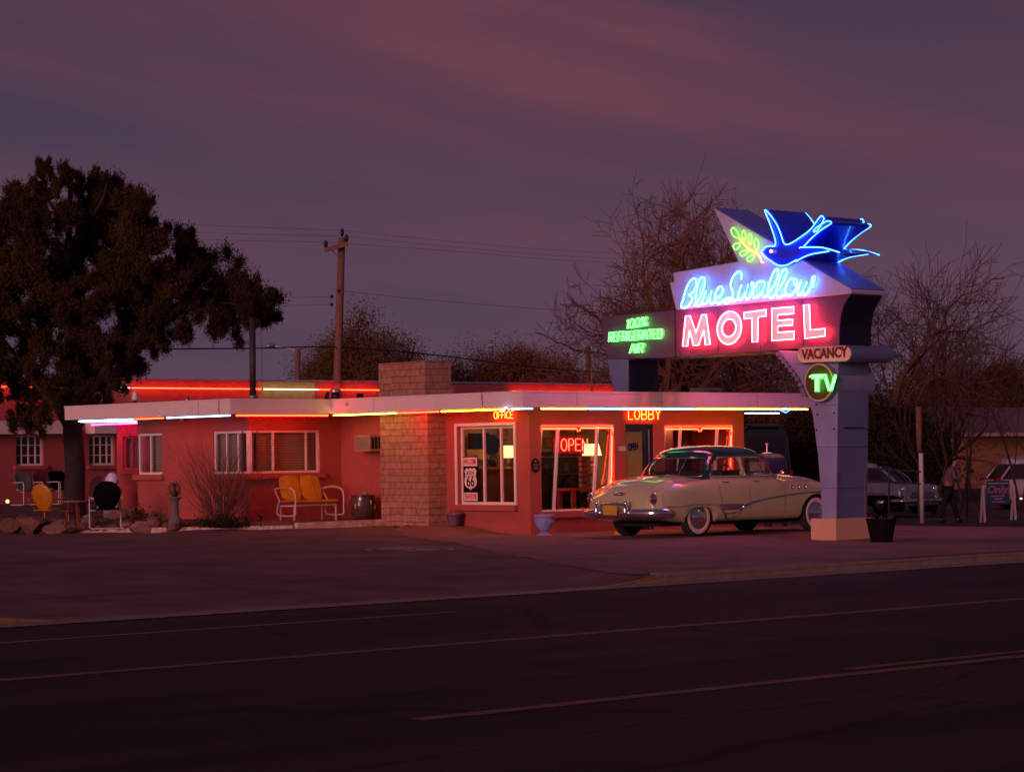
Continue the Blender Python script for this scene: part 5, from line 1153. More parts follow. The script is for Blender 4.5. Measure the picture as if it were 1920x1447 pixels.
# ================================================================== tubular lawn chairs
tubew = mat('white_tube_enamel', (.62, .52, .50), .35, var=.05)
def shell_chair(name, label, loc, rotz, colm, tube=None, shell='round'):
    t = thing(name, label, 'chair', loc, rotz, 'metal lawn chairs in the garden'); tb = tube or tubew
    # back: dished fan, tilted back; seat pan; front is -y
    n, m_ = 20, 6; vs = []; fs = []
    for j in range(m_ + 1):
        r_ = j / m_
        for i in range(n):
            a_ = 2 * math.pi * i / n
            u = r_ * math.cos(a_) * .27; v = r_ * math.sin(a_) * (.31 if shell == 'round' else .29)
            if shell == 'square': k = max(abs(math.cos(a_)), abs(math.sin(a_))); u /= k ** .8; v /= k ** .8
            dish = .05 * r_ * r_ + .006 * math.cos(i * math.pi) * r_
            z = .66 + v * .96; y = .20 + v * .26 - dish; vs.append((u * (1 + .12 * v / .3), y, z))
    for j in range(m_):
        for i in range(n): fs.append((j * n + i, j * n + (i + 1) % n, (j + 1) * n + (i + 1) % n, (j + 1) * n + i))
    b = obj('backrest', MB().add(vs, fs), colm, t, smooth=True); sm = b.modifiers.new('thick', 'SOLIDIFY'); sm.thickness = .012
    s = obj('seat', MB().prism([(-.24, .16, .38), (.24, .16, .38), (.26, -.26, .42), (.22, -.31, .40), (-.22, -.31, .40), (-.26, -.26, .42)], (0, 0, .02)), colm, t); bevel(s, .01)
    for sx in (-1, 1):
        x = sx * .31
        fr_ = crom([(x * .85, .24, .60), (x, .20, .62), (x, .0, .625), (x, -.27, .63), (x, -.34, .58), (x, -.34, .30), (x, -.33, .05), (x, -.29, .015), (x, .0, .012), (x, .33, .012)], 3)
        obj('frame', MB().tube(fr_, .016, 7), tb, t, smooth=True)
        obj('seat_support', MB().tube([(x, -.33, .36), (x * .7, -.05, .37), (x * .6, .2, .44)], .012, 6), tb, t)
    obj('cross_bar', MB().tube([(-.31, .33, .012), (.31, .33, .012)], .014, 6), tb, t)
    return t
cy = mat('orange_yellow_chair_enamel', (.48, .20, .010), .4); cb = mat('black_chair_enamel', (.004, .004, .005), .95, spec=.05); ct_ = mat('tan_chair_enamel', (.40, .20, .16), .5)
cg = mat('grey_green_chair_enamel', (.12, .13, .11), .6); cm_ = mat('maroon_chair_enamel', (.14, .025, .04), .6)
def seat_at(px, py, D): p = ond(px, py, D); return p
shell_chair('lawn_chair', 'orange yellow shell back metal lawn chair seen from its side', seat_at(88, 991, 53.0), R(112), cy, tube=cy)
shell_chair('lawn_chair', 'black round back metal lawn chair with white tube frame', seat_at(200, 991, 50.2), R(152), cb)
shell_chair('lawn_chair', 'tan round back lawn chair behind the black one', seat_at(184, 973, 55.5), R(-50), ct_)
shell_chair('lawn_chair', 'grey green square back lawn chair far left on the patio', seat_at(50, 947, 69), R(2), cg, shell='square')
shell_chair('lawn_chair', 'maroon lawn chair in the middle of the far patio row', seat_at(84, 946, 69.8), R(-4), cm_, shell='square')
shell_chair('lawn_chair', 'dark lawn chair half behind the juniper trunk', seat_at(114, 945, 70), R(4), cb, shell='square')
p = seat_at(140, 990, 51.3); t = thing('garden_table', 'small rust brown round garden table between the yellow and black chairs', 'table', p)
obj('tabletop', MB().lathe([(.25, .53), (.26, .54), (.25, .56)], (0, 0, 0), 24), mat('table_paint', (.30, .13, .12), .5), t)
for k in range(3): a_ = k * 2.09 + .4; obj('leg', MB().bar((.10 * math.cos(a_), .10 * math.sin(a_), .53), (.20 * math.cos(a_), .20 * math.sin(a_), 0), .035), mat('rust_leg', (.22, .05, .03), .7), t)
p = seat_at(211, 972, 54.3); t = thing('garden_ornament', 'pale lavender round headed ornament beside the hot pink wall', 'ornament', p)
obj('base', MB().lathe([(.19, 0), (.2, .1), (.19, .52), (.21, .60), (.18, .66), (.10, .70)], (0, 0, 0), 20), mat('ornament_stone', (.40, .27, .34), .7), t, smooth=True)
obj('head', MB().lathe([(.08, .70), (.14, .76), (.15, .86), (.10, .95), (.05, .99), (.002, 1.0)], (0, 0, 0), 20), mat('ornament_dome', (.72, .62, .78), .4), t, smooth=True)
p = ond(14, 938, 56); t = thing('path_light', 'tiny glowing yellow garden light at the far left', 'garden light', p + Vector((0, 0, -.16)))
obj('stake', MB().lathe([(.01, -.2), (.01, .1)], (0, 0, 0), 6), M['black'], t); obj('lamp_head', MB().ball((0, 0, .14), .045, 6), glow_mat('garden_lamp', (1.6, 1.0, .35)), t)
p = ond(489, 988, 48.2); t = thing('path_light', 'small black unlit path light left of the porch', 'garden light', p)
obj('stake', MB().lathe([(.012, 0), (.012, .16)], (0, 0, 0), 8), M['black'], t); obj('lamp_head', MB().lathe([(.03, .16), (.04, .20), (.09, .22), (.03, .26), (.002, .28)], (0, 0, 0), 14), M['black'], t)
# ================================================================== glider bench on the porch
def bench(loc, rotz):
    t = thing('glider_bench', 'yellow two seat metal glider bench with white tube arms under the corner window', 'bench', loc, rotz)
    ym = mat('yellow_bench_enamel', (.50, .265, .012), .4)
    for s in (-1, 1):
        cx_ = s * .285; vs = []; n = 24
        for zz, r_ in ((0, 1), (1, 1)):
            for i in range(n):
                a_ = 2 * math.pi * i / n; c_, s_ = math.cos(a_), math.sin(a_); k = (abs(c_) ** 5 + abs(s_) ** 5) ** .2; u = c_ / k * .27; v = s_ / k * .26
                vs.append((cx_ + u, .24 + v * .30 + zz * .02 - .03 * (1 - (u / .27) ** 2), .70 + v))
        b = MB().add(vs, [tuple(range(n)), tuple(range(2 * n - 1, n - 1, -1))] + [(i, i + n, (i + 1) % n + n, (i + 1) % n) for i in range(n)]); bevel(obj('backrest', b, ym, t), .006)
    bevel(obj('seat', MB().prism([(-.60, .20, .40), (.60, .20, .40), (.62, -.30, .43), (.58, -.36, .40), (-.58, -.36, .40), (-.62, -.30, .43)], (0, 0, .025)), ym, t), .01)
    for s in (-1, 1):
        x = s * .66
        arm = crom([(x, .34, .66), (x, .16, .70), (x, -.16, .705), (x, -.36, .66), (x, -.44, .54), (x, -.44, .30), (x, -.44, .16), (x, -.36, .12), (x, .10, .12), (x, .22, .18), (x, .18, .34), (x, .12, .42)], 4)
        obj('arm_frame', MB().tube(arm, .017, 8), tubew, t, smooth=True)
        obj('back_strut', MB().tube([(x, .12, .42), (x * .98, .34, .68)], .014, 6), tubew, t)
        obj('arm_pad', MB().tube(crom([(x, .14, .715), (x, -.05, .722), (x, -.26, .71)], 4), .022, 8), ym, t)
        for y in (-.28, .22): obj('leg', MB().bar((x * .86, y, 0), (x * .86, y, .33), .03), tubew, t)
        obj('side_rail', MB().bar((x * .86, -.28, .325), (x * .86, .22, .325), .028), tubew, t)
    for y in (-.28, .22): obj('base_rail', MB().tube([(-.57, y, .33), (.57, y, .33)], .015, 7), tubew, t)
    return t
bench((29.95, 39.6, .26), 0).scale = (.9, .9, .93)
# ================================================================== pots
glz = mat('glazed_pot', (.10, .06, .045), .25, coat=.7, var2=(.02, .02, .03), scale=7); medal = [mat('medallion_%s' % n_, c, .4) for n_, c in (('pink', (.5, .2, .2)), ('ochre', (.35, .2, .04)), ('blue', (.03, .04, .12)))]
pot = thing('glazed_pot', 'big dark glazed pot with painted flower medallions on the porch', 'pot', (30.86, 38.98, .26))
obj('body', MB().lathe([(.17, 0), (.20, .02), (.25, .14), (.27, .26), (.265, .36), (.235, .44), (.24, .47), (.255, .49), (.235, .49), (.22, .42)], (0, 0, 0), 30), glz, pot, smooth=True)
for k in range(9):
    a_ = R(195 + k * 24); z = .27 + .09 * math.sin(k * 2.4); r_ = .262; o = obj('medallion', MB().ball((r_ * math.cos(a_), r_ * math.sin(a_), z), .045, 6, sc=(.5, .5, 1.2)), medal[k % 3], pot, smooth=True)
obj('rim_ornament', MB().ball((0, -.08, .52), .05, 6, sc=(1, 1, .7)), ct_, pot)
fp = ong(838, 988); fp = Vector((31.12, fp.y if 35 < fp.y < 37 else 36.45, gz(31.1, 36.45) + .006)); pt = thing('flower_pot', 'small patterned flower pot in front of the office wall beside the chimney', 'pot', fp)
obj('body', MB().lathe([(.09, 0), (.11, .02), (.145, .22), (.165, .23), (.165, .265), (.145, .265), (.13, .2)], (0, 0, 0), 24), mat('patterned_pot', (.26, .13, .17), .4, var2=(.06, .04, .12), scale=16), pt, smooth=True)
for k in range(9): a_ = k * .7; obj('stem', MB().tube([(0, 0, .2), (.08 * math.cos(a_), .08 * math.sin(a_), .30 + .03 * (k % 3))], .006, 5), M['wood'], pt)
p = ong(1021, 1004.5); urn = thing('urn_planter', 'lavender blue goblet shaped urn in front of the lobby window', 'planter', p)
obj('foot', MB().lathe([(.15, 0), (.15, .02), (.09, .05), (.065, .08)], (0, 0, 0), 28), M['lavblue'] if 'lavblue' in M else mat('lavender_blue_urn', (.26, .30, .62), .5), urn, smooth=True)
um = mat('lavender_blue_urn_bowl', (.26, .30, .62), .5, bump=.3, bscale=14)
obj('bowl', MB().lathe([(.065, .08), (.10, .12), (.155, .20), (.178, .29), (.178, .345), (.188, .35), (.19, .385), (.17, .39), (.16, .34), (.002, .33)], (0, 0, 0), 32), um, urn, smooth=True)
for k in range(4): a_ = R(-130 + k * 42); obj('relief', MB().ball((.168 * math.cos(a_), .168 * math.sin(a_), .27), .035, 6, sc=(.6, .6, 1.1)), um, urn, smooth=True)
p = ong(1653, 1017.5); bk = thing('black_planter', 'black tapered plastic planter tub beside the sign plinth', 'planter', p)
obj('tub', MB().lathe([(.17, 0), (.18, .01), (.232, .30), (.236, .31), (.236, .33), (.246, .335), (.252, .39), (.262, .395), (.262, .41), (.24, .41), (.225, .34), (.002, .33)], (0, 0, 0), 36), M['blackmatte'], bk, smooth=False)
obj('soil', MB().lathe([(.225, .345), (.2, .35)], (0, 0, 0), 20), M['dirt'], bk)
for k in range(12): a_ = k * 2.4; obj('stem', MB().tube([(.12 * math.cos(a_), .12 * math.sin(a_), .34), (.2 * math.cos(a_ + .4), .2 * math.sin(a_ + .4), .42 + .02 * (k % 3))], .006, 4), M['wood'], bk)
# pedestal with a dried arrangement
p = ond(328, 975, 49.6); pd = thing('stone_pedestal', 'carved stone pedestal topped by a dried wreath beside the bare shrub', 'pedestal', p)
obj('shaft', MB().lathe([(.13, -.1), (.13, .03), (.095, .06), (.085, .10), (.075, .36), (.10, .41), (.15, .44), (.15, .46), (.04, .47)], (0, 0, 0), 18), mat('pedestal_stone', (.16, .13, .15), .8, bump=.4), pd, smooth=True)
rr_ = random.Random(3); mb = MB()
for k in range(140):
    a_ = rr_.uniform(0, 6.3); q = Vector((math.cos(a_) * .13, 0, .62 + math.sin(a_) * .12)) + Vector((rr_.gauss(0, .03), rr_.gauss(0, .04), rr_.gauss(0, .03))); d = Vector((rr_.gauss(0, 1), rr_.gauss(0, 1), rr_.gauss(0, 1))).normalized() * .05; e_ = Vector((rr_.gauss(0, 1), rr_.gauss(0, 1), rr_.gauss(0, 1))).normalized() * .02
    mb.add([q, q + d, q + e_], [(0, 1, 2)])
obj('wreath', mb, mat('dried_leaves', (.10, .07, .03), .9), pd); obj('wreath_core', MB().tube([(math.cos(a_) * .12, 0, .61 + math.sin(a_) * .12) for a_ in [i * .5236 for i in range(12)]], .025, 6, closed=True), M['wood'], pd)
obj('figure', MB().lathe([(.06, .46), (.07, .54), (.03, .60), (.045, .66), (.02, .71), (.002, .72)], (0, 0, 0), 12), M['black'], pd, smooth=True)

# ================================================================== plants
def tri_leaf(mb, q, r_, L_, W_, up=.4):
    d = Vector((r_.gauss(0, 1), r_.gauss(0, 1), r_.gauss(0, 1) + up * 2)).normalized(); s = d.cross(Vector((r_.gauss(0, 1), r_.gauss(0, 1), r_.gauss(0, 1)))).normalized() * W_
    k = len(mb.v); a = q - d * L_ * .5; b = q + d * L_ * .5
    mb.v += [tuple(a), tuple(q + s), tuple(b), tuple(q - s)]; mb.f.append((k, k + 1, k + 2, k + 3)); mb.mi.append(0)
def branch(mb, tips, p, d, L_, r0, lev, rr, P_):
    nseg = 5 if lev > 1 else (4 if lev else 3); pts = [p.copy()]; rs = [r0]; q = p.copy(); dd = d.copy(); kids = []
    r1 = r0 * P_['taper']
    for i in range(nseg):
        w_ = P_['wiggle'] * (.8 if lev <= 1 else 1)
        dd = (dd + Vector((rr.gauss(0, w_), rr.gauss(0, w_), rr.gauss(0, w_) + P_['up'] * (.5 if lev > 2 else 1)))).normalized()
        q = q + dd * L_ / nseg; pts.append(q.copy()); rs.append(max(P_.get('rmin', 0), r0 + (r1 - r0) * (i + 1) / nseg)); kids.append((q.copy(), dd.copy(), rs[-1]))
    mb.tube(pts, rs, 7 if lev >= 4 else (5 if lev >= 3 else (4 if lev == 2 else 3)), cap=False)
    if lev == 0: tips.append((q, dd)); return
    nk = P_['kids'][min(lev, len(P_['kids']) - 1)]
    for k in range(nk):
        i = rr.choice(range(P_['first'] if lev >= P_['lev'] else 1, nseg)) if k else nseg - 1
        kp, kd, kr = kids[i]; ax = Vector((rr.gauss(0, 1), rr.gauss(0, 1), rr.gauss(0, .6))).normalized(); sd_ = (ax - kd * ax.dot(kd)).normalized()
        a_ = rr.uniform(*P_['ang']) * (.45 if k == 0 else 1); nd_ = kd * math.cos(a_) + sd_ * math.sin(a_)
        branch(mb, tips, kp, nd_.normalized(), L_ * rr.uniform(*P_['lr']), kr * (.88 if k == 0 else rr.uniform(.48, .68)), lev - 1, rr, P_)
def tree(name, label, base, h, seed, lev=6, r0=.25, stems=1, lean=(0, 0), sq=(1, 1, 1), leaves=None, barkm=None, group=None, **kw):
    rr = random.Random(seed); P_ = dict(rmin=.011, taper=.62, wiggle=.16, up=.05, kids=[0, 3, 3, 3, 3, 3, 4], ang=(.45, 1.05), lr=(.62, .86), first=2, lev=lev); P_.update(kw)
    mb = MB(); tips = []; t = thing(name, label, 'tree', base, 0, group)
    for s in range(stems):
        a_ = rr.uniform(0, 6.3) if stems > 1 else 0; sp_ = .28 if stems > 1 else 0
        d = Vector((lean[0] + sp_ * math.cos(a_ + s * 2.5), lean[1] + sp_ * math.sin(a_ + s * 2.5), 1)).normalized()
        branch(mb, tips, Vector((0, 0, -.3)), d, h * P_.get('trunk', .30), r0 * (1 if s == 0 else .8), lev, rr, P_)
    zs = max(v[2] for v in mb.v); k_ = h / zs
    if 'wid' in P_:
        xs_ = sorted(math.hypot(v[0], v[1]) for v in mb.v); f_ = P_['wid'] / 2 / (xs_[int(len(xs_) * .985)] * k_); sq = (f_, f_, 1)
    mb.v = [(v[0] * k_ * sq[0], v[1] * k_ * sq[1], v[2] * k_ * sq[2]) for v in mb.v]
    obj('trunk', mb, barkm or M['bark'], t)
    if leaves:
        m_, per, L_, sprd = leaves; lm = MB()
        for q, d in tips:
            q = Vector((q.x * k_ * sq[0], q.y * k_ * sq[1], q.z * k_ * sq[2]))
            for _ in range(per): tri_leaf(lm, q + Vector((rr.gauss(0, sprd), rr.gauss(0, sprd), rr.gauss(0, sprd))), rr, L_ * rr.uniform(.6, 1.2), L_ * .32)
        obj('crown', lm, m_, t)
    return t
M['bark'] = mat('bare_bark', (.155, .066, .048), .95, var=.3, scale=8); M['bark_mid'] = mat('brown_bark', (.095, .044, .036), .95, var=.3, scale=8); M['bark_dark'] = mat('dark_bark', (.06, .035, .028), .95, var=.3, scale=8); M['bark_near'] = mat('juniper_bark', (.028, .019, .015), .95, var=.35, scale=9, bump=.6, bscale=18)
M['lf_olive'] = mat('olive_foliage', (.15, .088, .028), .9, var2=(.07, .045, .016), scale=.9, spec=.1); M['lf_rust'] = mat('rust_foliage', (.19, .085, .042), .9, var2=(.09, .042, .024), scale=.9, spec=.1)
M['lf_jun'] = mat('juniper_foliage', (.075, .045, .020), .95, var2=(.016, .013, .008), scale=1.1, spec=.08); M['lf_dark'] = mat('dark_foliage', (.030, .024, .010), .95, spec=.1)
# near bare shrub
p = ond(418, 992, 48.6); p.z = bedz(min(p.x, 29), p.y) - .02; sh_ = thing('bare_shrub', 'spreading leafless shrub in the garden bed before the wing', 'shrub', p); rr = random.Random(5); mb = MB(); tips = []
for k in range(84):
    a_ = rr.uniform(0, 6.3); e = rr.uniform(.12, 1.15); d = Vector((math.cos(a_) * e, math.sin(a_) * e, 1)).normalized()
    branch(mb, tips, Vector((rr.gauss(0, .06), rr.gauss(0, .06), 0)), d, rr.uniform(.6, 1.05), .009, 2, rr, dict(taper=.55, wiggle=.12, up=.03, kids=[0, 3, 3], ang=(.2, .55), lr=(.5, .75), first=1, lev=9))
mb.v = [(v[0], v[1], v[2] * 1.0) for v in mb.v]
obj('stems', mb, mat('shrub_twig', (.12, .055, .04), .95), sh_)
lm = MB()
for k in range(1800): a_ = rr.uniform(0, 6.3); r_ = abs(rr.gauss(0, .3)); tri_leaf(lm, Vector((r_ * math.cos(a_), r_ * math.sin(a_), abs(rr.gauss(0, .10)))), rr, .05, .018)
obj('undergrowth', lm, M['lf_dark'], sh_)['kind'] = 'stuff'
for (px, py, D, lab) in ((262, 958, 51.2, 'small dried clump of leaves at the foot of the wing wall'),):
    p = ond(px, py, D); p.z = bedz(29, p.y); lm = MB(); 
    for k in range(500): a_ = rr.uniform(0, 6.3); r_ = abs(rr.gauss(0, .14)); tri_leaf(lm, p + Vector((r_ * math.cos(a_), r_ * math.sin(a_), abs(rr.gauss(0, .12)))), rr, .07, .02)
    lm.lathe([(.02, -.03), (.05, .02), (.02, .06)], p, 8)
    tag(obj('dry_shrub', lm, mat('dry_plant_leaf', (.14, .07, .035), .9)), lab, 'shrub')
# ---- juniper
JD = 55.0; jb = ond(138, 972, JD); jb.z = gz(jb.x, jb.y) - .05; jun = thing('juniper_tree', 'big dark juniper with a leaning layered crown at the left', 'tree', jb)
def jl(px, py, dd=0): return ond(px, py, JD + dd) - jb
rr = random.Random(11)
mb = MB(); mb.tube(crom([jl(138, 985), jl(139, 930), jl(141, 880), jl(138, 830), jl(134, 770)], 4), [.34, .30, .27, .25, .24, .23, .23, .22, .22, .22, .22, .22, .22, .22, .21, .20, .19], 12, cap=False)
limbs = [[(134, 775), (128, 690), (133, 600), (128, 500), (130, 400), (133, 330)], [(138, 800), (165, 740), (200, 690), (235, 630), (300, 590), (380, 570), (450, 570)], [(136, 815), (110, 770), (70, 720), (40, 680), (10, 640)], [(132, 640), (170, 590), (210, 540), (250, 490), (260, 440)], [(130, 560), (90, 500), (50, 460), (30, 420)], [(129, 480), (160, 430), (190, 380), (200, 345)], [(300, 590), (350, 560), (400, 520)], [(134, 740), (170, 690), (240, 660), (300, 640)], [(131, 430), (100, 390), (75, 345)], [(120, 830), (150, 800), (190, 745)]]
for li, pl_ in enumerate(limbs):
    P_ = crom([jl(a_, b_, rr.uniform(-.5, .5) if i else 0) for i, (a_, b_) in enumerate(pl_)], 4); n = len(P_); r_ = .17 if li == 0 else (.12 if li in (1, 2) else .07); mb.tube(P_, [r_ * (1 - .8 * i / n) for i in range(n)], 8, cap=False)
JB = []
def row(y, xs_, r_): JB.extend((x, y, r_) for x in xs_)
row(326, (80, 132, 190), 17); row(345, (62, 95, 165, 208), 22); row(372, (30, 62, 185, 228, 250), 24); row(395, (45, 88, 160, 205, 245), 24); row(425, (12, 48, 105, 180, 222, 255), 27); row(455, (-8, 40, 75, 150, 195, 240, 268, 305, 345), 26)
row(490, (8, 55, 105, 170, 215, 262, 300, 345, 385), 29); row(525, (-15, 30, 78, 150, 200, 250, 295, 340, 385, 430), 31); row(560, (5, 60, 110, 175, 225, 280, 330, 380, 425, 462, 490), 30); row(590, (-10, 45, 95, 160, 255, 310, 405, 440, 478, 497), 24)
row(620, (15, 70, 185, 235, 285, 300, 345, 425), 24); row(655, (-5, 45, 100, 165, 215, 262), 27); row(690, (20, 70, 150, 195, 232), 26); row(725, (-10, 35, 85, 185, 215), 22); row(752, (60, 120, 165, 195), 20); row(785, (30, 80), 18); row(400, (125, 140), 16); row(470, (120, 128), 20); row(520, (118, 130), 22); row(570, (140,), 24); row(610, (128, 140), 24); row(650, (135, 190), 24); row(700, (115, 180), 22); row(735, (140, 110), 20); row(548, (503,), 9); row(605, (340, 455), 14)
nr = np.random.default_rng(5)
def clump(n):
    c = nr.normal(size=(n, 3)); c /= np.linalg.norm(c, axis=1)[:, None]; c *= np.minimum(np.abs(nr.normal(size=(n, 1))) * .62, 1.7); c *= nr.uniform(.55, 1.35, (1, 3)); c[:, 2] *= 1.2
    d = nr.normal(size=(n, 3)) * .8 + c * .8; d[:, 2] += 1.0; d /= np.linalg.norm(d, axis=1)[:, None]; q = np.cross(d, nr.normal(size=(n, 3))); q /= np.linalg.norm(q, axis=1)[:, None]
    return c, d, q
TV_ = []
for bx_, by_, br in JB:
    bx_ += rr.uniform(-9, 9); by_ += rr.uniform(-8, 8)
    if rr.random() < .02: continue
    c = jl(bx_, by_, rr.uniform(-1.3, 1.3)); R_ = br * JD / FPX
    for _ in range(13):
        sc = c + Vector((rr.gauss(0, .60), rr.gauss(0, .60), rr.gauss(0, .52))) * R_; rs_ = R_ * rr.uniform(.26, .62); n_ = int(620 * min(1.5, (rs_ / .13) ** 1.3)) + 60
        cc, dd, qq = clump(n_); cc = cc * rs_ + np.array(sc); L_ = nr.uniform(.028, .062, (n_, 1)); W_ = L_ * .26
        TV_.append(np.stack([cc - dd * L_ * .5 + qq * W_, cc - dd * L_ * .5 - qq * W_, cc + dd * L_], 1).reshape(-1, 3))
V_ = np.concatenate(TV_).astype(np.float32); nt_ = len(V_) // 3; me = bpy.data.meshes.new('crown'); me.vertices.add(len(V_)); me.vertices.foreach_set('co', V_.ravel()); me.loops.add(len(V_)); me.loops.foreach_set('vertex_index', np.arange(len(V_), dtype=np.int32))
me.polygons.add(nt_); me.polygons.foreach_set('loop_start', np.arange(0, len(V_), 3, dtype=np.int32)); me.polygons.foreach_set('loop_total', np.full(nt_, 3, np.int32)); me.update(calc_edges=True); me.materials.append(M['lf_jun'])
jc = bpy.data.objects.new('crown', me); COL.objects.link(jc); jc.parent = jun
obj('trunk', mb, M['bark_near'], jun, smooth=True)
# ---- bare and half-bare trees behind
def base_at(px, D, dz=0): p = ond(px, 860, D); p.z = gz(p.x, p.y) if p.y < 120 else -.4; p.z += dz; return p
def hgt(py, D, px=960): return ond(px, py, D).z
G = 'trees behind the motel'
BT_ = dict(kids=[0, 3, 4, 4, 3, 3, 3], ang=(.5, 1.1), lr=(.68, .88), wiggle=.13, up=.02, group=G); BT2_ = dict(kids=[0, 5, 4, 4, 4, 3, 4], ang=(.6, 1.25), lr=(.62, .86), wiggle=.15, up=.0, group=G)
tree('bare_tree', 'huge leafless cottonwood rising behind the big sign', base_at(1285, 97), hgt(312, 97, 1300) + .3, 105, lev=6, r0=.72, stems=3, trunk=.45, wid=13.2, rmin=.019, **BT2_)
tree('bare_tree', 'leafless tree filling the gap under the sign cabinet', base_at(1190, 110), hgt(540, 110, 1190), 104, lev=5, r0=.40, stems=3, trunk=.45, wid=8.0, rmin=.013, **BT_)
tree('bare_tree', 'leafless tree showing just above the roof between the sign legs', base_at(1400, 104), hgt(540, 104, 1400), 107, lev=5, r0=.40, stems=3, trunk=.45, wid=8.5, rmin=.013, **BT_)
tree('bare_tree', 'tall leafless tree right behind the sign column', base_at(1668, 92), hgt(420, 92, 1700) + .4, 102, lev=6, r0=.55, stems=2, trunk=.5, wid=9.6, rmin=.017, barkm=M['bark_mid'], **BT_)
tree('bare_tree', 'darker leafless tree between the sign column and the orange house', base_at(1765, 98), hgt(540, 98, 1760), 106, lev=5, r0=.36, stems=3, trunk=.5, wid=7.5, rmin=.012, barkm=M['bark_mid'], **BT_)
BD_ = dict(kids=[0, 3, 3, 3, 3], ang=(.4, .95), lr=(.60, .82), wiggle=.12, up=.06, barkm=M['bark_dark'], group=G)
tree('bare_tree', 'forked dark bare tree in front of the orange lit house', base_at(1808, 72), hgt(585, 72, 1808), 46, lev=4, r0=.16, stems=2, trunk=.62, wid=4.4, **BD_)
tree('bare_tree', 'slender bare tree cut by the right frame edge', base_at(1915, 76), hgt(600, 76, 1915), 47, lev=4, r0=.13, stems=2, trunk=.58, wid=4.0, **BD_)
tree('bare_tree', 'thin dark bare tree beside the white topped pole', base_at(1748, 75), hgt(600, 75, 1752), 52, lev=4, r0=.13, stems=2, trunk=.6, wid=4.2, **BD_)
LT_ = dict(kids=[0, 4, 4, 4, 4, 4], ang=(.45, 1.0), lr=(.6, .8), wiggle=.15, up=.04, group=G, rmin=.012)
tree('leafy_tree', 'wide olive brown tree right of the utility pole', base_at(715, 118), hgt(574, 118, 700), 61, lev=5, r0=.4, stems=4, leaves=(M['lf_olive'], 30, .10, .34), trunk=.4, wid=10.5, **LT_)
tree('leafy_tree', 'lower rust brown tree between the chimney and the sign', base_at(955, 125), hgt(618, 125, 960), 63, lev=5, r0=.36, stems=5, leaves=(M['lf_rust'], 26, .095, .34), trunk=.36, wid=10.5, **LT_)
tree('leafy_tree', 'small rust brown tree just left of the bare cottonwood', base_at(1060, 132), hgt(650, 132, 1060), 64, lev=4, r0=.3, stems=5, leaves=(M['lf_rust'], 30, .11, .36), trunk=.36, wid=5.5, **LT_)
tree('leafy_tree', 'short wispy tree behind the street lamp', base_at(565, 128), hgt(676, 128, 560), 66, lev=4, r0=.12, stems=4, trunk=.4, wid=3.4, **LT_)
tree('leafy_tree', 'yellowish brown tree seen through the bare branches at right', base_at(1800, 135), hgt(672, 135, 1800), 68, lev=4, r0=.3, stems=5, leaves=(M['lf_olive'], 34, .11, .36), trunk=.36, wid=6.5, **LT_)
tree('leafy_tree', 'yellowish brown tree behind the house at the right edge', base_at(1905, 135), hgt(645, 135, 1900), 69, lev=4, r0=.3, stems=5, leaves=(M['lf_olive'], 34, .11, .36), trunk=.36, wid=5.5, **LT_)
tree('leafy_tree', 'small dark olive tree left of the sign column', base_at(1508, 66), hgt(782, 66, 1506) + .5, 71, lev=4, r0=.09, stems=4, leaves=(M['lf_dark'], 40, .07, .14), trunk=.4, wid=1.5, **LT_)
tree('leafy_tree', 'dense dark shrubby tree right of the sign column', base_at(1672, 92), hgt(748, 92, 1672), 72, lev=4, r0=.16, stems=6, leaves=(M['lf_dark'], 60, .10, .32), trunk=.36, wid=3.6, **LT_)
# distant wood reading as one mass
rr = random.Random(77); lm = MB()
for k in range(170):
    px = rr.uniform(560, 2050); D = rr.uniform(150, 190); top = 750 - (14 if px > 1100 else 0) + 12 * math.sin(px * .011) + rr.uniform(-14, 18); c = ond(px, top + 30, D); R_ = rr.uniform(1.4, 2.6)
    for _ in range(620):
        v = Vector((rr.gauss(0, 1), rr.gauss(0, 1), rr.gauss(0, 1))).normalized() * R_ * rr.uniform(.6, 1.15); v.z *= 1.1; tri_leaf(lm, c + v, rr, .20, .06)
    for _ in range(150): tri_leaf(lm, c + Vector((rr.gauss(0, 1.6), rr.gauss(0, 1), -rr.uniform(0, 4.5))), rr, .7, .22)
o = obj('distant_wood', lm, mat('distant_foliage', (.040, .020, .014), .95, spec=.1)); tag(o, 'dark far-off wood along the horizon behind everything', 'woods', kind='stuff')
# ================================================================== poles, lamps, wires
def lean_pole(p0, p1, r0, r1, n=12): return MB().tube([p0, p1], [r0, r1], n)
UD = 80; pb = ond(624, 860, UD); pb.z = gz(pb.x, pb.y) - .3; ptop = ond(641, 446, UD)
up_ = thing('utility_pole', 'tall reddish wooden utility pole with one cross arm leaning behind the motel', 'utility pole', pb)
pe = lambda t: pb + (ptop - pb) * t
obj('shaft', lean_pole(pb, ptop, .16, .11), M['wood'], up_, world=True, smooth=True)
ca, cb2 = ond(609, 469, UD - .35), ond(653, 457, UD - .35 + .0)
obj('cross_arm', MB().bar(ca, cb2, .10, .13), M['wood'], up_, world=True)
obj('brace', MB().tube([ca + (cb2 - ca) * .28 + Vector((0, 0, -.05)), ond(633, 480, UD - .2)], .016, 5), M['galv'], up_, world=True)
ins = [ond(611, 460, UD - .35), ond(650, 449, UD - .35), ond(641.5, 438, UD)]
for q in ins: obj('insulator', MB().lathe([(.03, -.10), (.05, -.02), (.07, 0), (.05, .05), (.07, .07), (.04, .14), (.01, .16)], q, 10), M['black'], up_, world=True, smooth=True)
low = [ond(622, 556, UD - .1), ond(622, 571, UD - .1), ond(636, 545, UD - .1)]
for q in low: obj('insulator', MB().ball(q, .06, 6), M['black'], up_, world=True, smooth=True)
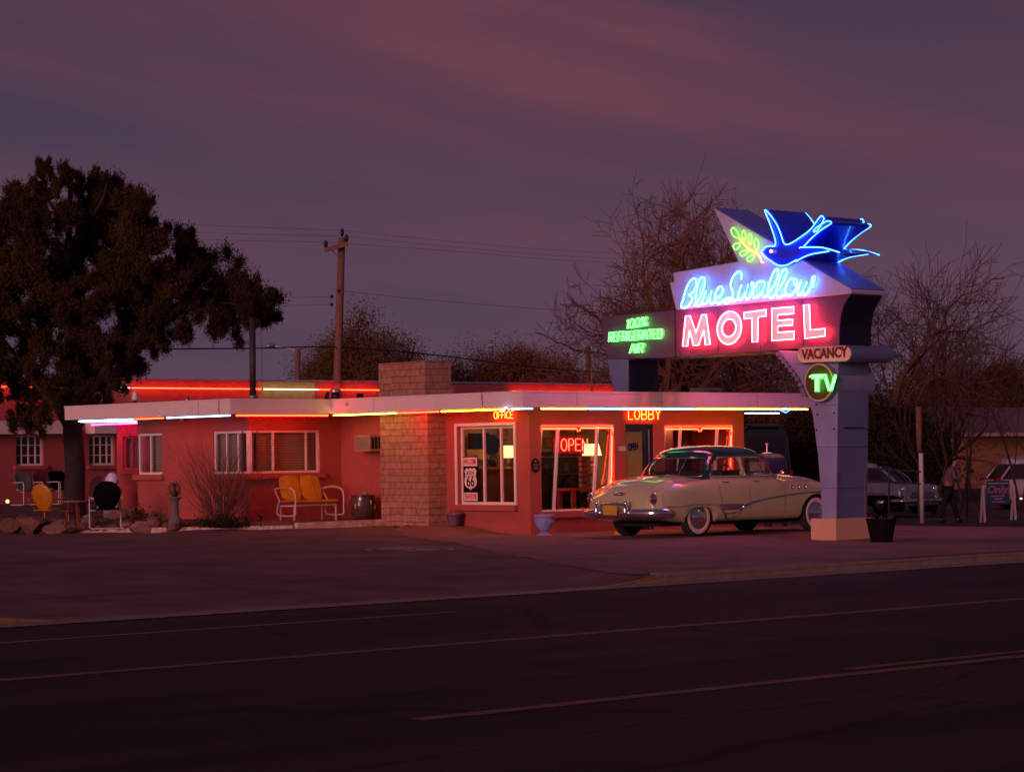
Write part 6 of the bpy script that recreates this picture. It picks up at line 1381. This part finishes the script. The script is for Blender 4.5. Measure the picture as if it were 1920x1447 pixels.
def wire(label, pts, r=.006, sag=0, m='black', D=None):
    mb = MB(); P_ = crom(pts, 8); tag(obj('cable', MB().tube(P_, r, 5), M[m]), label, 'overhead wire', 'overhead wires')
wire('lowest heavy black wire running across the frame past the utility pole', [ond(240, 655, 68), ond(475, 653, 74), ond(628, 651, UD - .2), ond(800, 664, 84), ond(1000, 688, 92), ond(1130, 698, 96)], .022)
for k, (y0, y1, lab) in enumerate(((415, 428, 'uppermost thin wire left of the utility pole'), (430, 446, 'second thin wire from the top left of the utility pole'), (443, 457, 'third thin wire reaching the left end of the cross arm'))):
    wire(lab, [ond(-40, y0 - 26, 90), ond(280, y0 + 2, 85), ins[(2, 1, 0)[k]] + Vector((0, 0, .1))], .0042)
for k, (y1, lab) in enumerate(((470, 'uppermost thin wire right of the utility pole'), (480, 'second thin wire right of the utility pole'), (488, 'third thin wire right of the utility pole'))):
    wire(lab, [ins[(2, 1, 0)[k]] + Vector((0, 0, .1)), ond(850, y1 - 17, 86), ond(1090, y1 + 2, 95), ond(1400, y1 + 12, 110)], .0042)
wire('upper of the two short wires meeting the pole from the left at mid height', [ond(430, 559, 82), ond(540, 558, 81), low[0]], .0042)
wire('lower of the two short wires meeting the pole from the left at mid height', [ond(430, 574, 82), ond(540, 573, 81), low[1]], .005)
wire('mid height wire sloping away right of the pole', [low[2], ond(800, 562, 85), ond(1040, 581, 92), ond(1250, 592, 100)], .006)
wire('wire crossing the sky gap at the right edge', [ond(1780, 738, 100), ond(1860, 745, 100), ond(1990, 752, 100)], .009)
# steel mast standing behind the roof edge
sp0 = ond(474, 740, 53.2); sp1 = ond(473, 596, 53.2); sp0.z = ZT - .05
st_ = thing('steel_mast', 'thick dark steel mast standing on the flat roof', 'mast', sp0)
obj('shaft', MB().tube([sp0, sp1], .068, 14), M['steel_dark'], st_, world=True, smooth=True)
obj('collar', MB().lathe([(.11, 0), (.11, .05), (.08, .10), (.08, .18), (.095, .20), (.095, .23)], sp0, 16), M['galv'], st_, world=True, smooth=True)
wire('thin drop cable hanging beside the steel mast', [ond(487, 600, 53), ond(491, 660, 53), ond(491, 742, 53)], .0042)
lp = ond(557.5, 860, 105); lp.z = -.1; lt_ = thing('street_lamp', 'wooden street lamp post with a thin curved arm reaching left', 'street lamp', lp)
obj('post', MB().tube([lp, ond(558, 654, 105)], .12, 8), M['wood'], lt_, world=True)
obj('arm', MB().tube(crom([ond(556, 657, 105), ond(540, 653, 105), ond(522, 650, 105), ond(509, 648, 105)], 4), .035, 6), M['galv'], lt_, world=True)
obj('lamp_head', MB().ball(ond(508, 648.5, 105), .16, 6, sc=(1.6, 1, .6)), M['galv'], lt_, world=True, smooth=True)
q = ond(1106, 860, 98); q.z = -.2; tag(obj('thin_pole', MB().tube([q, ond(1102, 650, 98)], .10, 8), M['wood']), 'thin wooden pole behind the roof left of the sign leg', 'pole')
# ---- roof clutter
def on_roof(px, D): p = ond(px, 740, D); p.z = ZT - .045; return p
def roofthing(name, label, cat, px, D, parts):
    b = on_roof(px, D); t = thing(name, label, cat, b); 
    for nm, mb, m in parts: obj(nm, mb, m, t)
    return t
cap = lambda r, h: MB().lathe([(r, 0), (r, h * .8), (r * 1.5, h * .8), (r * 1.5, h), (.002, h * 1.02)], (0, 0, 0), 14)
roofthing('vent_pipe', 'pale capped vent pipe on a dark base near the left end of the roof', 'roof vent', 253, 54.5, [('pipe', MB().lathe([(.035, .03), (.035, .22)], (0, 0, 0), 10), M['black']), ('cap', MB().lathe([(.06, .2), (.07, .24), (.065, .36), (.03, .40)], (0, 0, 0), 12), M['white']), ('flashing', MB().lathe([(.20, 0), (.12, .04), (.05, .07)], (0, 0, 0), 14), M['black'])])
roofthing('vent_cone', 'small grey conical roof vent between the left vent pipe and the mast', 'roof vent', 351, 53.5, [('cone', MB().lathe([(.10, 0), (.08, .08), (.03, .12), (.03, .18), (.05, .2), (.002, .24)], (0, 0, 0), 14), M['galv'])])
roofthing('vent_box', 'dark low vent box left of the steel mast', 'roof vent', 411, 53.2, [('box', MB().box(-.12, .12, -.1, .1, 0, .10), M['steel_dark']), ('stub', MB().lathe([(.03, .1), (.03, .17)], (0, 0, 0), 8), M['black'])])
roofthing('roof_block', 'tan block lying on the roof right of the dark vent box', 'block', 450, 53, [('block', MB().box(-.16, .16, -.1, .1, 0, .07), M['block'])])
roofthing('roof_board', 'pale grey flat board lying on the roof right of the mast', 'board', 503, 53, [('board', MB().box(-.16, .16, -.1, .1, 0, .06), M['galv'])])
roofthing('roof_support', 'dark bent metal bracket beside the utility pole base', 'bracket', 613, 52, [('strut', MB().bar((-.1, 0, 0), (.04, 0, .24), .05), M['steel_dark']), ('strut', MB().bar((.1, 0, 0), (-.02, 0, .20), .04), M['steel_dark'])])
b = on_roof(629, 52); t = thing('flue', 'stout dark flue with a pale cap standing where the utility pole meets the roof', 'roof vent', b)
obj('pipe', MB().lathe([(.14, 0), (.14, .06), (.085, .10), (.085, .22), (.11, .24)], (0, 0, 0), 16), M['black'], t, smooth=True); obj('cap', MB().lathe([(.12, .24), (.12, .29), (.09, .31)], (0, 0, 0), 16), M['galv'], t)
roofthing('vent_box', 'small dark square vent just left of the chimney', 'roof vent', 675, 51.5, [('box', MB().box(-.05, .05, -.05, .05, 0, .20), M['black'])])
roofthing('roof_sheet', 'pale lavender metal sheet lying on the roof right of the chimney', 'sheet', 882, 50.5, [('sheet', MB().box(-.55, .45, -.1, .2, 0, .13), M['lavender']), ('fold', MB().ball((-.5, 0, .18), .06, 6, sc=(.8, 1, 1.2)), M['white'])])
roofthing('vent_box', 'dark louvred box on the roof above the office window', 'roof vent', 925, 50, [('box', MB().box(-.17, .17, -.12, .12, 0, .15), M['steel_dark']), ('lid', MB().box(-.19, .19, -.14, .14, .15, .17), M['galv'])])
roofthing('cooler_box', 'grey green box on the roof left of the sign column', 'air cooler', 1323, 51.5, [('case', MB().box(-.26, .26, -.2, .2, 0, .21), mat('cooler_green_grey', (.16, .19, .15), .7)), ('grille', MB().box(-.10, .14, -.21, -.201, .05, .14), M['black'])])
roofthing('roof_fitting', 'small green grey fitting on the roof right of the sign leg', 'fitting', 1258, 50.5, [('valve', MB().ball((0, 0, .09), .06, 6), mat('fitting_green', (.10, .16, .09), .6)), ('foot', MB().lathe([(.07, 0), (.03, .04)], (0, 0, 0), 10), M['galv'])])
tag(obj('conduit', MB().tube([on_roof(1130, 50.6) + Vector((0, 0, .09)), on_roof(1250, 50.8) + Vector((0, 0, .08)), on_roof(1500, 51.6) + Vector((0, 0, .05))], .014, 6), M['galv']), 'thin metal conduit running along the roof behind the lobby edge', 'pipe')
tag(obj('roof_mast', MB().tube([on_roof(1110, 50.5), on_roof(1109.5, 50.5) + Vector((0, 0, .62))], .02, 6).box(-.0, .0, 0, 0, 0, 0) if False else MB().tube([on_roof(1110, 50.5), on_roof(1109.5, 50.5) + Vector((0, 0, .62))], .018, 6), M['wood']), 'short thin rod standing on the roof left of the sign leg', 'rod')

# ================================================================== background vehicles
def simple_car(name, label, cat, loc, rotz, T, S, Wt, B, ax, r, gh_, up_m, low_m, roof_m, zsplit=None, ww=False, extras=None, arch_r=1.22, seg=None):
    t = thing(name, label, cat, loc, rotz); x0, x1 = T[0][0], T[-1][0]; n_ = seg or 70; rows = []
    for i in range(n_ + 1):
        x = x0 + (x1 - x0) * i / n_; tz, sz, w_ = interp(T, x), interp(S, x), interp(Wt, x); a = B
        for ac_ in ax:
            d = abs(x - ac_) / (r * arch_r)
            if d < 1: a = max(a, r * .9 + (1 - d * d) ** .5 * r * .38)
        c = lambda z: max(z, a); H = sz - B
        half = [(0, B), (.55 * w_, B), (.58 * w_, a), (.80 * w_, a), (.95 * w_, c(B + .03 * H)), (w_, c(B + .2 * H)), (w_, c(B + .5 * H)), (.995 * w_, c(sz - .22 * H)), (.96 * w_, sz - .06 * H), (.88 * w_, sz), (.6 * w_, sz + (tz - sz) * .7), (.25 * w_, tz), (0, tz)]
        rows.append([(x, -p, q) for p, q in half] + [(x, p, q) for p, q in half[-2:0:-1]])
    k_ = len(rows[0]); up_b, lo_b = MB(), MB()
    for i in range(n_):
        for k in range(k_):
            q = [rows[i][k], rows[i + 1][k], rows[i + 1][(k + 1) % k_], rows[i][(k + 1) % k_]]; zc_ = sum(p[2] for p in q) / 4
            (lo_b if zsplit and zc_ < zsplit else up_b).add(q, [(0, 1, 2, 3)])
    up_b.add(rows[0], [tuple(range(k_))]); up_b.add(rows[-1], [tuple(range(k_ - 1, -1, -1))])
    weld(obj('body', up_b, up_m, t))
    if lo_b.v: weld(obj('lower_body', lo_b, low_m, t))
    xr0, xr1, xf1, xf0, w0, w1, z0, z1, zr = gh_
    def lp_(xa, xb, w_, z): 
        o_ = []
        for i in range(28): a_ = 2 * math.pi * i / 28; c_, s_ = math.cos(a_), math.sin(a_); k = (abs(c_) ** 6 + abs(s_) ** 6) ** (1 / 6); o_.append(((xa + xb) / 2 + c_ / k * (xb - xa) / 2, s_ / k * w_, z))
        return o_
    lo_, hi_ = lp_(xr0, xf0, w0, z0), lp_(xr1, xf1, w1, z1); g_ = MB().add(lo_ + hi_, [(i, (i + 1) % 28, 28 + (i + 1) % 28, 28 + i) for i in range(28)]); obj('windows', g_, M['darkglass'], t, smooth=False)
    rf = MB(); vs = []; L_ = [(z1 - .03, 1.02, 1.02), (z1 + .01, 1.015, 1.02), (zr - .03, .93, .92), (zr - .008, .8, .75), (zr, .5, .4)]
    cx_ = (xr1 + xf1) / 2
    for z, fx_, fy_ in L_: vs += [(cx_ + (a_ - cx_) * fx_, b_ * fy_, z) for a_, b_, _ in hi_]
    rf.add(vs, [(j * 28 + i, j * 28 + (i + 1) % 28, (j + 1) * 28 + (i + 1) % 28, (j + 1) * 28 + i) for j in range(len(L_) - 1) for i in range(28)] + [tuple(4 * 28 + i for i in range(28))]); obj('roof', rf, roof_m, t, smooth=True)
    for s in (-1, 1):
        for f0, f1 in ((.03, .06), (.46, .46), (.97, .94)):
            a_ = Vector((xr0 + (xf0 - xr0) * f0, s * w0 * .985, z0)); b_ = Vector((xr1 + (xf1 - xr1) * f1, s * w1 * .99, z1)); obj('pillar', MB().bar(a_, b_, .06, .05), up_m, t)
        for x in ax: car_wheel(t, x, s * (interp(Wt, x) - .13), s, r=r, ww=ww)
    return t
black_car = mat('black_car_paint', (.008, .008, .009), .2, coat=1); paleb = mat('pale_blue_car_paint', (.26, .33, .38), .25, coat=.8); whitec = mat('off_white_car_paint', (.50, .43, .47), .3, coat=.6); darkb = mat('dark_blue_cover', (.012, .016, .035), .6)
T2 = [(-1.25, .72), (-1.1, .88), (-.5, .94), (.0, .96), (2.1, .96), (2.6, .95), (3.3, .90), (3.65, .82), (3.75, .66)]; S2 = [(-1.25, .70), (-1.1, .84), (0, .92), (2.2, .90), (3.4, .88), (3.65, .82), (3.75, .62)]; W2_ = [(-1.25, .80), (-1.0, .92), (0, .95), (3.2, .95), (3.6, .90), (3.75, .80)]
fc_ = ond(1689, 966, 71.5); zc2 = fc_.z
c2 = simple_car('vintage_sedan', 'pale blue over black 1950s car facing the road behind the sign column', 'car', (fc_.x + .95, fc_.y + 3.75, zc2), R(-90), T2, S2, W2_, .26, (0, 2.95), .34, (.05, .45, 1.75, 2.25, .80, .66, .92, 1.36, 1.50), paleb, black_car, whitec, zsplit=.60)
for s in (-1, 1):
    obj('headlight', MB().ball((3.66, s * .70, .74), .105, 8, sc=(.8, 1, 1)), M['chrome'], c2, smooth=True)
    obj('headlight_glass', MB().ball((3.72, s * .70, .74), .08, 8, sc=(.5, 1, 1)), mat('headlamp_glass', (.5, .45, .45), .1), c2, smooth=True)
    obj('side_trim', MB().tube([(x, s * .957, .62) for x in (-1.0, 0, 1.5, 3.2)], .014, 6), M['chrome'], c2)
    obj('indicator', MB().ball((3.77, s * .62, .50), .05, 6), M['chrome'], c2, smooth=True)
obj('front_bumper', MB().tube(crom([(3.45, -.97, .40), (3.80, -.92, .40), (3.93, -.5, .40), (3.95, 0, .40), (3.93, .5, .40), (3.80, .92, .40), (3.45, .97, .40)], 4), .065, 10), M['chrome'], c2, smooth=True)
for k in range(5): obj('grille_bar', MB().tube([(3.78, -.55, .50 + k * .035), (3.80, 0, .50 + k * .035), (3.78, .55, .50 + k * .035)], .008, 5), M['chrome'], c2)
obj('number_plate', MB().box(3.99, 3.995, -.15, .15, .34, .46), mat('red_plate', (.35, .05, .04), .6), c2)
p3 = ond(1742, 962, 79); c3 = simple_car('vintage_sedan', 'dark vintage car with a chrome edged windscreen behind the white topped pole', 'car', (p3.x, p3.y + 3.6, p3.z), R(-90), T2, S2, W2_, .26, (0, 2.95), .34, (.05, .45, 1.75, 2.25, .80, .66, .92, 1.36, 1.50), black_car, black_car, black_car)
ws = [(2.28, -.74, .95), (1.82, -.60, 1.34), (1.82, .60, 1.34), (2.28, .74, .95)]; obj('windscreen_trim', MB().tube(crom(ws, 6, True), .022, 6, closed=True), M['chrome'], c3)
for s in (-1, 1): obj('headlight', MB().ball((3.66, s * .70, .74), .10, 8), M['chrome'], c3, smooth=True)
T4 = [(-.95, .80), (-.90, 1.05), (-.5, 1.08), (2.2, 1.08), (2.6, 1.05), (3.4, .98), (3.75, .85), (3.85, .6)]; W4 = [(-.95, .80), (-.8, .92), (0, .96), (3.2, .95), (3.7, .86), (3.85, .7)]
p4 = ond(1850, 957, 84); c4 = simple_car('white_suv', 'off-white modern sport utility car parked at the right edge', 'car', tuple(p4 + RT * 1.0), R(-36), T4, [(a_, b_ - .03) for a_, b_ in T4], W4, .30, (0, 2.85), .37, (-.88, -.45, 1.75, 2.6, .88, .70, 1.05, 1.58, 1.74), whitec, whitec, whitec)
for s in (-1, 1): obj('taillight', MB().box(-.98, -.80, s * .74, s * .90, .98, 1.10), redlens, c4); obj('roof_rail', MB().tube([(-.3, s * .66, 1.74), (.3, s * .66, 1.79), (1.5, s * .64, 1.77)], .018, 6), M['galv'], c4)
# black van seen from behind past the lobby wall
vb_ = ond(1438, 962, 62.5); vz = gz(vb_.x, vb_.y); van = thing('black_van', 'tall black van parked behind the right end of the lobby', 'van', (vb_.x, vb_.y, vz), R(90)); H_ = hgt(800, 62.5, 1450) - vz
sec = [(-.98, .35), (-.99, .9), (-.95, 1.25), (-.86, H_ - .25), (-.74, H_ - .06), (-.5, H_), (.5, H_), (.74, H_ - .06), (.86, H_ - .25), (.95, 1.25), (.99, .9), (.98, .35)]
bevel(fix_normals(obj('body', MB().prism([(0, a_, b_) for a_, b_ in sec], (4.2, 0, 0)), black_car, van)), .06, 3)
obj('rear_window', MB().prism([(-.006, -.72, 1.28), (-.006, .72, 1.28), (-.006, .66, H_ - .28), (-.006, -.66, H_ - .28)], (.004, 0, 0)), M['darkglass'], van)
for s in (-1, 1): obj('taillight', MB().box(-.03, .05, s * .86, s * .97, .95, 1.25), mat('van_tail_lens', (.35, .02, .02), .2), van)
obj('bumper', MB().box(-.12, .0, -.95, .95, .40, .58), M['black'], van)
obj('roof_spoiler', MB().prism([(-.10, -.6, H_ + .01), (-.10, .6, H_ + .01), (.25, .66, H_ + .05), (.25, -.66, H_ + .05)], (0, 0, .03)), black_car, van)
for x in (.6, 3.5):
    for s in (-1, 1): car_wheel(van, x, s * .86, s, r=.36, ww=False)
# dome topped collection box
mp = ond(1440, 955, 49.5); mz = gz(mp.x, mp.y); mh = hgt(850, 49.5, 1440) - mz
mbx = thing('collection_box', 'dark purple blue dome topped collection box behind the cream sedan', 'mailbox', (mp.x, mp.y, mz), 0)
pr = [(-.30, .18)] + [(-.30 * math.cos(math.pi * i / 12), mh - .30 + .30 * math.sin(math.pi * i / 12)) for i in range(13)] + [(.30, .18)]
bm_ = mat('box_blue_purple', (.035, .016, .075), .35, coat=.4)
bevel(fix_normals(obj('body', MB().prism([(-.27, a_, b_) for a_, b_ in pr], (.56, 0, 0)), bm_, mbx)), .012)
for x in (-.23, .23):
    for y in (-.25, .25): obj('leg', MB().box(x - .03, x + .03, y - .03, y + .03, 0, .18), bm_, mbx)
obj('pull_door', MB().box(-.29, -.275, -.2, .2, mh - .34, mh - .16), M['galv'], mbx)
t = thing('white_stand', 'small white round footed stand on top of the collection box', 'stand', (mp.x, mp.y, mz + mh)); obj('foot', MB().lathe([(.10, 0), (.09, .015), (.02, .03)], (0, 0, 0), 16), M['white'], t); obj('stem', MB().lathe([(.014, .03), (.012, .17), (.03, .18), (.03, .20)], (0, 0, 0), 10), M['white'], t)
# ================================================================== right side: pole, railing, sign, house
pp = ond(1729, 971, 66.5); t = thing('painted_post', 'round post with a white painted lower half and bare wood above', 'post', pp)
obj('white_section', MB().lathe([(.062, -.2), (.062, 1.72)], (0, 0, 0), 12), M['white'], t, smooth=True); obj('wood_section', MB().lathe([(.064, 1.72), (.085, 2.2), (.08, hgt(762, 66.5, 1725) - pp.z)], (-.02, .03, 0), 12), M['wood'], t, smooth=True)
ra = thing('pipe_railing', 'thin black two bar pipe railing in front of the pale blue vintage car', 'railing', ond(1667, 966, 65))
for y0, y1 in ((878, 884), (901, 907)): obj('rail', MB().tube([ond(1600, y0 - 2, 65.3), ond(1727, y1, 65.0)], .022, 6), M['black'], ra, world=True)
for px in (1620, 1667, 1722): obj('post', MB().tube([ond(px, 880, 65.1), ond(px, 968, 65.1)], .024, 6), M['black'], ra, world=True)
sgD = 64.5; sg = thing('parking_sign', 'blue notice board with pink Only lettering between white posts', 'sign', ond(1872, 975, sgD), R(-38))
s0 = sgD / FPX; LB = lambda px, py: ((px - 1872) * s0, 0, (975 - py) * s0)
bl = mat('sign_teal_blue', (.018, .055, .12), .6); pkm = mat('pink_script_paint', (.45, .13, .19), .6); plm = mat('pale_lettering', (.34, .28, .34), .6)
a_ = LB(1850, 945); b_ = LB(1894, 901); obj('board', MB().box(a_[0], b_[0], -.02, .0, a_[2], b_[2]), bl, sg)
for px, dz_ in ((1843.5, 0), (1902, .05)):
    c_ = LB(px, 975); 
    for d in (-.14, .14): obj('post', MB().bar((c_[0] - (.04 if d > 0 else 0), d, -.05 + dz_), (c_[0], 0, .90), .075, .05), tubew, sg)
obj('crossbar', MB().box(LB(1843, 0)[0], LB(1902, 0)[0], -.0, .03, .84, .90), tubew, sg)
FS = Matrix(((1, 0, 0), (0, 0, -1), (0, 1, 0)))
def stext(body, size, px, py, m_, sx=1, shear=0, off=0):
    o = text('lettering', body, size, Vector(sg.location) + Vector((LB(px, py)[0], -.026, LB(px, py)[2])), FS, m_, sg, shear=shear, sx=sx, ext=.002, off=off); return o
stext('Only!', .27, 1872, 918, pkm, sx=1.0, shear=.25, off=.006)
for px0, px1, py in ((1852, 1892, 907), (1859, 1885, 931), (1863, 1880, 936), (1860, 1884, 941.5)):
    obj('text_line', MB().box(LB(px0, 0)[0], LB(px1, 0)[0], -.0235, -.0205, LB(0, py)[2], LB(0, py)[2] + .032), plm if py < 940 else pkm, sg)
HD = 112; hp = ond(1796, 900, HD); HY = hp.y; tanw = mat('lamp_tinted_tan_wall', (.86, .40, .18), .85, var=.05, scale=.8); rshi = mat('pinkish_shingle', (.26, .16, .17), .9, var=.2, scale=5)  # street-lamp glow is put into the tan wall's orange colour
x0h = ony(1796, 900, HY).x; x1h = ony(2150, 900, HY).x; ze = ony(1860, 813, HY).z; zr_ = ony(1900, 764, HY + 4).z
house = thing('house', 'long tan house coloured lamp-lit orange with pinkish hip roof behind the bare trees', 'building', (x0h + 8, HY, -.5))
obj('wall', MB().box(x0h, x1h, HY, HY + 8, -.8, ze), tanw, house, world=True)
obj('roof', fix_normals(obj('tmpr', MB().prism([(x0h - .6, HY - .7, ze), (x0h - .6, HY + 4, zr_), (x0h - .6, HY + 8.7, ze)], (x1h - x0h + 1.2, 0, 0)), rshi)).data and MB().prism([(x0h - .6, HY - .7, ze + .01), (x0h - .6, HY + 4, zr_), (x0h - .6, HY + 8.7, ze + .01)], (x1h - x0h + 1.2, 0, 0)), rshi, house, world=True)
for q in [q for q in bpy.data.objects if q.name.startswith('tmpr')]: bpy.data.objects.remove(q)
obj('eave_board', MB().box(x0h - .6, x1h + .6, HY - .74, HY - .70, ze - .12, ze + .04), M['peach'], house, world=True)
obj('trim_band', MB().box(x0h, x1h, HY - .03, HY - .002, .0, .06), M['peach'], house, world=True)
q = ry(HY - .01, 1965, 2000, 840, 890); obj('window', MB().box(q[0], q[1], HY - .03, HY - .002, q[2], q[3]), M['darkglass'], house, world=True)
xg = ony(1722, 900, HY + 1).x; zg = ony(1760, 822, HY + 1).z; gar = thing('garage', 'low grey purple outbuilding with dark door left of the orange house', 'building', (xg + 2, HY + 1, -.5)); gw = mat('grey_plaster', (.22, .15, .16), .9)
obj('wall', MB().box(xg, x0h - .02, HY + 1, HY + 7, -.8, zg), gw, gar, world=True); obj('roof', MB().box(xg - .3, x0h - .1, HY + .6, HY + 7.2, zg + .001, zg + .16), M['peach'], gar, world=True)
q = ry(HY + .99, 1766, 1794, 838, 930); obj('door', MB().box(q[0], q[1], HY + .96, HY + .998, -.6, q[3]), M['blackmatte'], gar, world=True)
g2 = ond(1484, 900, 95); q = ry(g2.y, 1478, 1560, 826, 868); sh2 = thing('outbuilding', 'small outbuilding coloured lamp-lit orange glimpsed left of the sign column', 'building', (q[0] + 2, g2.y, -.3))
obj('wall', MB().box(q[0], q[1] + 2, g2.y, g2.y + 4, .95, q[3]), tanw, sh2, world=True); obj('base_wall', MB().box(q[0], q[1] + 2, g2.y - .02, g2.y + 4, -.7, .94), gw, sh2, world=True); obj('roof', MB().box(q[0] - .2, q[1] + 2.2, g2.y - .3, g2.y + 4.2, q[3] + .001, q[3] + .15), rshi, sh2, world=True)
# ================================================================== photographer and tripod
PD = 66.0; pf_ = ond(1779, 980, PD); per = thing('person', 'person in pale shirt and dark trousers leaning over a camera tripod', 'person', pf_, A0 - math.pi / 2)
def skin(name, verts, edges, m_, sub=1):
    me = bpy.data.meshes.new(name); me.from_pydata([v[:3] for v in verts], edges, []); me.materials.append(m_); o = bpy.data.objects.new(name, me); COL.objects.link(o); o.parent = per
    sk = o.modifiers.new('skin', 'SKIN'); sk.use_smooth_shade = True
    for i, v in enumerate(verts): me.skin_vertices[0].data[i].radius = (v[3], v[4] if len(v) > 4 else v[3])
    me.skin_vertices[0].data[0].use_root = True
    sb_ = o.modifiers.new('sub', 'SUBSURF'); sb_.levels = sb_.render_levels = sub; return o
skm = mat('skin_tone', (.36, .17, .11), .6); shm = mat('pale_shirt', (.17, .115, .13), .9); trm = mat('dark_trousers', (.018, .016, .024), .9)
bv = [(0, 0, .95, .12, .15), (.03, 0, 1.15, .11, .15), (.08, 0, 1.36, .11, .17), (.14, 0, 1.47, .055), (.18, 0, 1.54, .06), (.22, 0, 1.62, .085), (.225, 0, 1.70, .075), (.315, 0, 1.60, .018),
      (-.02, -.10, .90, .085), (-.14, -.11, .50, .06), (-.24, -.11, .10, .042), (-.15, -.11, .035, .038), (.02, .10, .90, .085), (.16, .10, .50, .06), (.24, .10, .10, .042), (.34, .10, .035, .038),
      (.09, -.20, 1.40, .055), (.14, -.25, 1.15, .042), (.34, -.12, 1.28, .030), (.42, -.08, 1.33, .030), (.09, .20, 1.40, .055), (.14, .25, 1.15, .042), (.34, .12, 1.28, .030), (.42, .08, 1.33, .030)]
be = [(0, 1), (1, 2), (2, 3), (3, 4), (4, 5), (5, 6), (5, 7), (0, 8), (8, 9), (9, 10), (10, 11), (0, 12), (12, 13), (13, 14), (14, 15), (2, 16), (16, 17), (17, 18), (18, 19), (2, 20), (20, 21), (21, 22), (22, 23)]
for hb, sy in ((19, -1), (23, 1)):
    hx, hy, hz = bv[hb][:3]
    for k in range(5):
        i0 = len(bv); a_ = -.5 + k * .25; base = (hx + .035, hy + (.018 * (k - 2)) , hz + .01 * math.cos(k)); ln = (.04, .052, .056, .05, .04)[k]
        bv += [(base[0], base[1], base[2], .010), (base[0] + ln * .7, base[1] - sy * .012, base[2] + .012, .0085), (base[0] + ln, base[1] - sy * .03, base[2] - .006, .007)]; be += [(hb, i0), (i0, i0 + 1), (i0 + 1, i0 + 2)]
skin('body', bv, be, skm, 1)
g = .022
sv = [(0, 0, .88, .135 + g, .16 + g), (.03, 0, 1.15, .125 + g, .16 + g), (.08, 0, 1.37, .12 + g, .18 + g), (.12, 0, 1.45, .09), (.09, -.21, 1.39, .07), (.14, -.26, 1.15, .06), (.25, -.19, 1.21, .048), (.09, .21, 1.39, .07), (.14, .26, 1.15, .06), (.25, .19, 1.21, .048)]
skin('shirt', sv, [(0, 1), (1, 2), (2, 3), (2, 4), (4, 5), (5, 6), (2, 7), (7, 8), (8, 9)], shm, 1)
tv = [(0, 0, .96, .14 + g, .17 + g), (-.02, -.10, .86, .11), (-.14, -.11, .50, .085), (-.24, -.11, .08, .065), (.02, .10, .86, .11), (.16, .10, .50, .085), (.24, .10, .08, .065)]
skin('trousers', tv, [(0, 1), (1, 2), (2, 3), (0, 4), (4, 5), (5, 6)], trm, 1)
for x, y in ((-.20, -.11), (.29, .10)): obj('shoe', MB().ball((x, y, .05), .06, 6, sc=(2.1, .85, .8)), M['black'], per, smooth=True)
obj('hair', MB().ball((.19, 0, 1.71), .10, 8, sc=(1.05, .9, .95)), M['black'], per, smooth=True)
obj('cap_brim', MB().ball((.30, 0, 1.72), .07, 6, sc=(1.2, 1, .15)), mat('maroon_cap', (.16, .04, .05), .8), per, smooth=True)
obj('camera_strap', MB().tube(crom([(.02, -.16, 1.48), (.22, -.19, 1.25), (.10, -.18, 1.0)], 4), .022, 6), M['black'], per)
obj('eye', MB().ball((.305, -.035, 1.635), .010, 4), M['black'], per); obj('ear', MB().ball((.21, -.09, 1.62), .028, 5, sc=(.8, .3, 1)), skm, per)
tpod = thing('camera_tripod', 'black camera on a tall spread tripod in front of the bending person', 'tripod', pf_ + RT * .50, A0 - math.pi / 2)
for (x, y) in ((-.28, -.18), (.42, -.12), (.05, .38)): obj('leg', MB().tube([(0, 0, 1.18), (x, y, 0)], [.022, .014], 7), M['black'], tpod)
obj('centre_column', MB().tube([(0, 0, .95), (0, 0, 1.30)], .018, 7), M['black'], tpod)
cmr = bevel(obj('camera', MB().box(-.07, .05, -.08, .08, 1.30, 1.42).box(-.03, .03, -.03, .03, 1.42, 1.46), M['black'], tpod), .008); obj('lens', MB().lathe([(.045, .05), (.05, .17)], (0, 0, 1.36), 14, axis='x'), M['black'], cmr)
# blue tent like cover far behind
q = ond(1655, 880, 92); mb = MB(); pts = [(-2.4, 0, 0), (-2.1, 0, .5), (-1.3, 0, 1.0), (-.3, 0, 1.25), (.6, 0, 1.1), (1.5, 0, .5), (2.2, 0, 0)]
q.z = gz(q.x, q.y) + .9
tag(fix_normals(bevel(obj('tarpaulin', MB().prism([q + Vector((a_ * .7, a_ * -.6, b_ * 1.0 - (.9 if b_ == 0 else 0))) for a_, _, b_ in pts], (1.2, 1.6, 0)), darkb), .1, 3)), 'dark blue domed tarpaulin cover behind the vintage cars', 'cover')
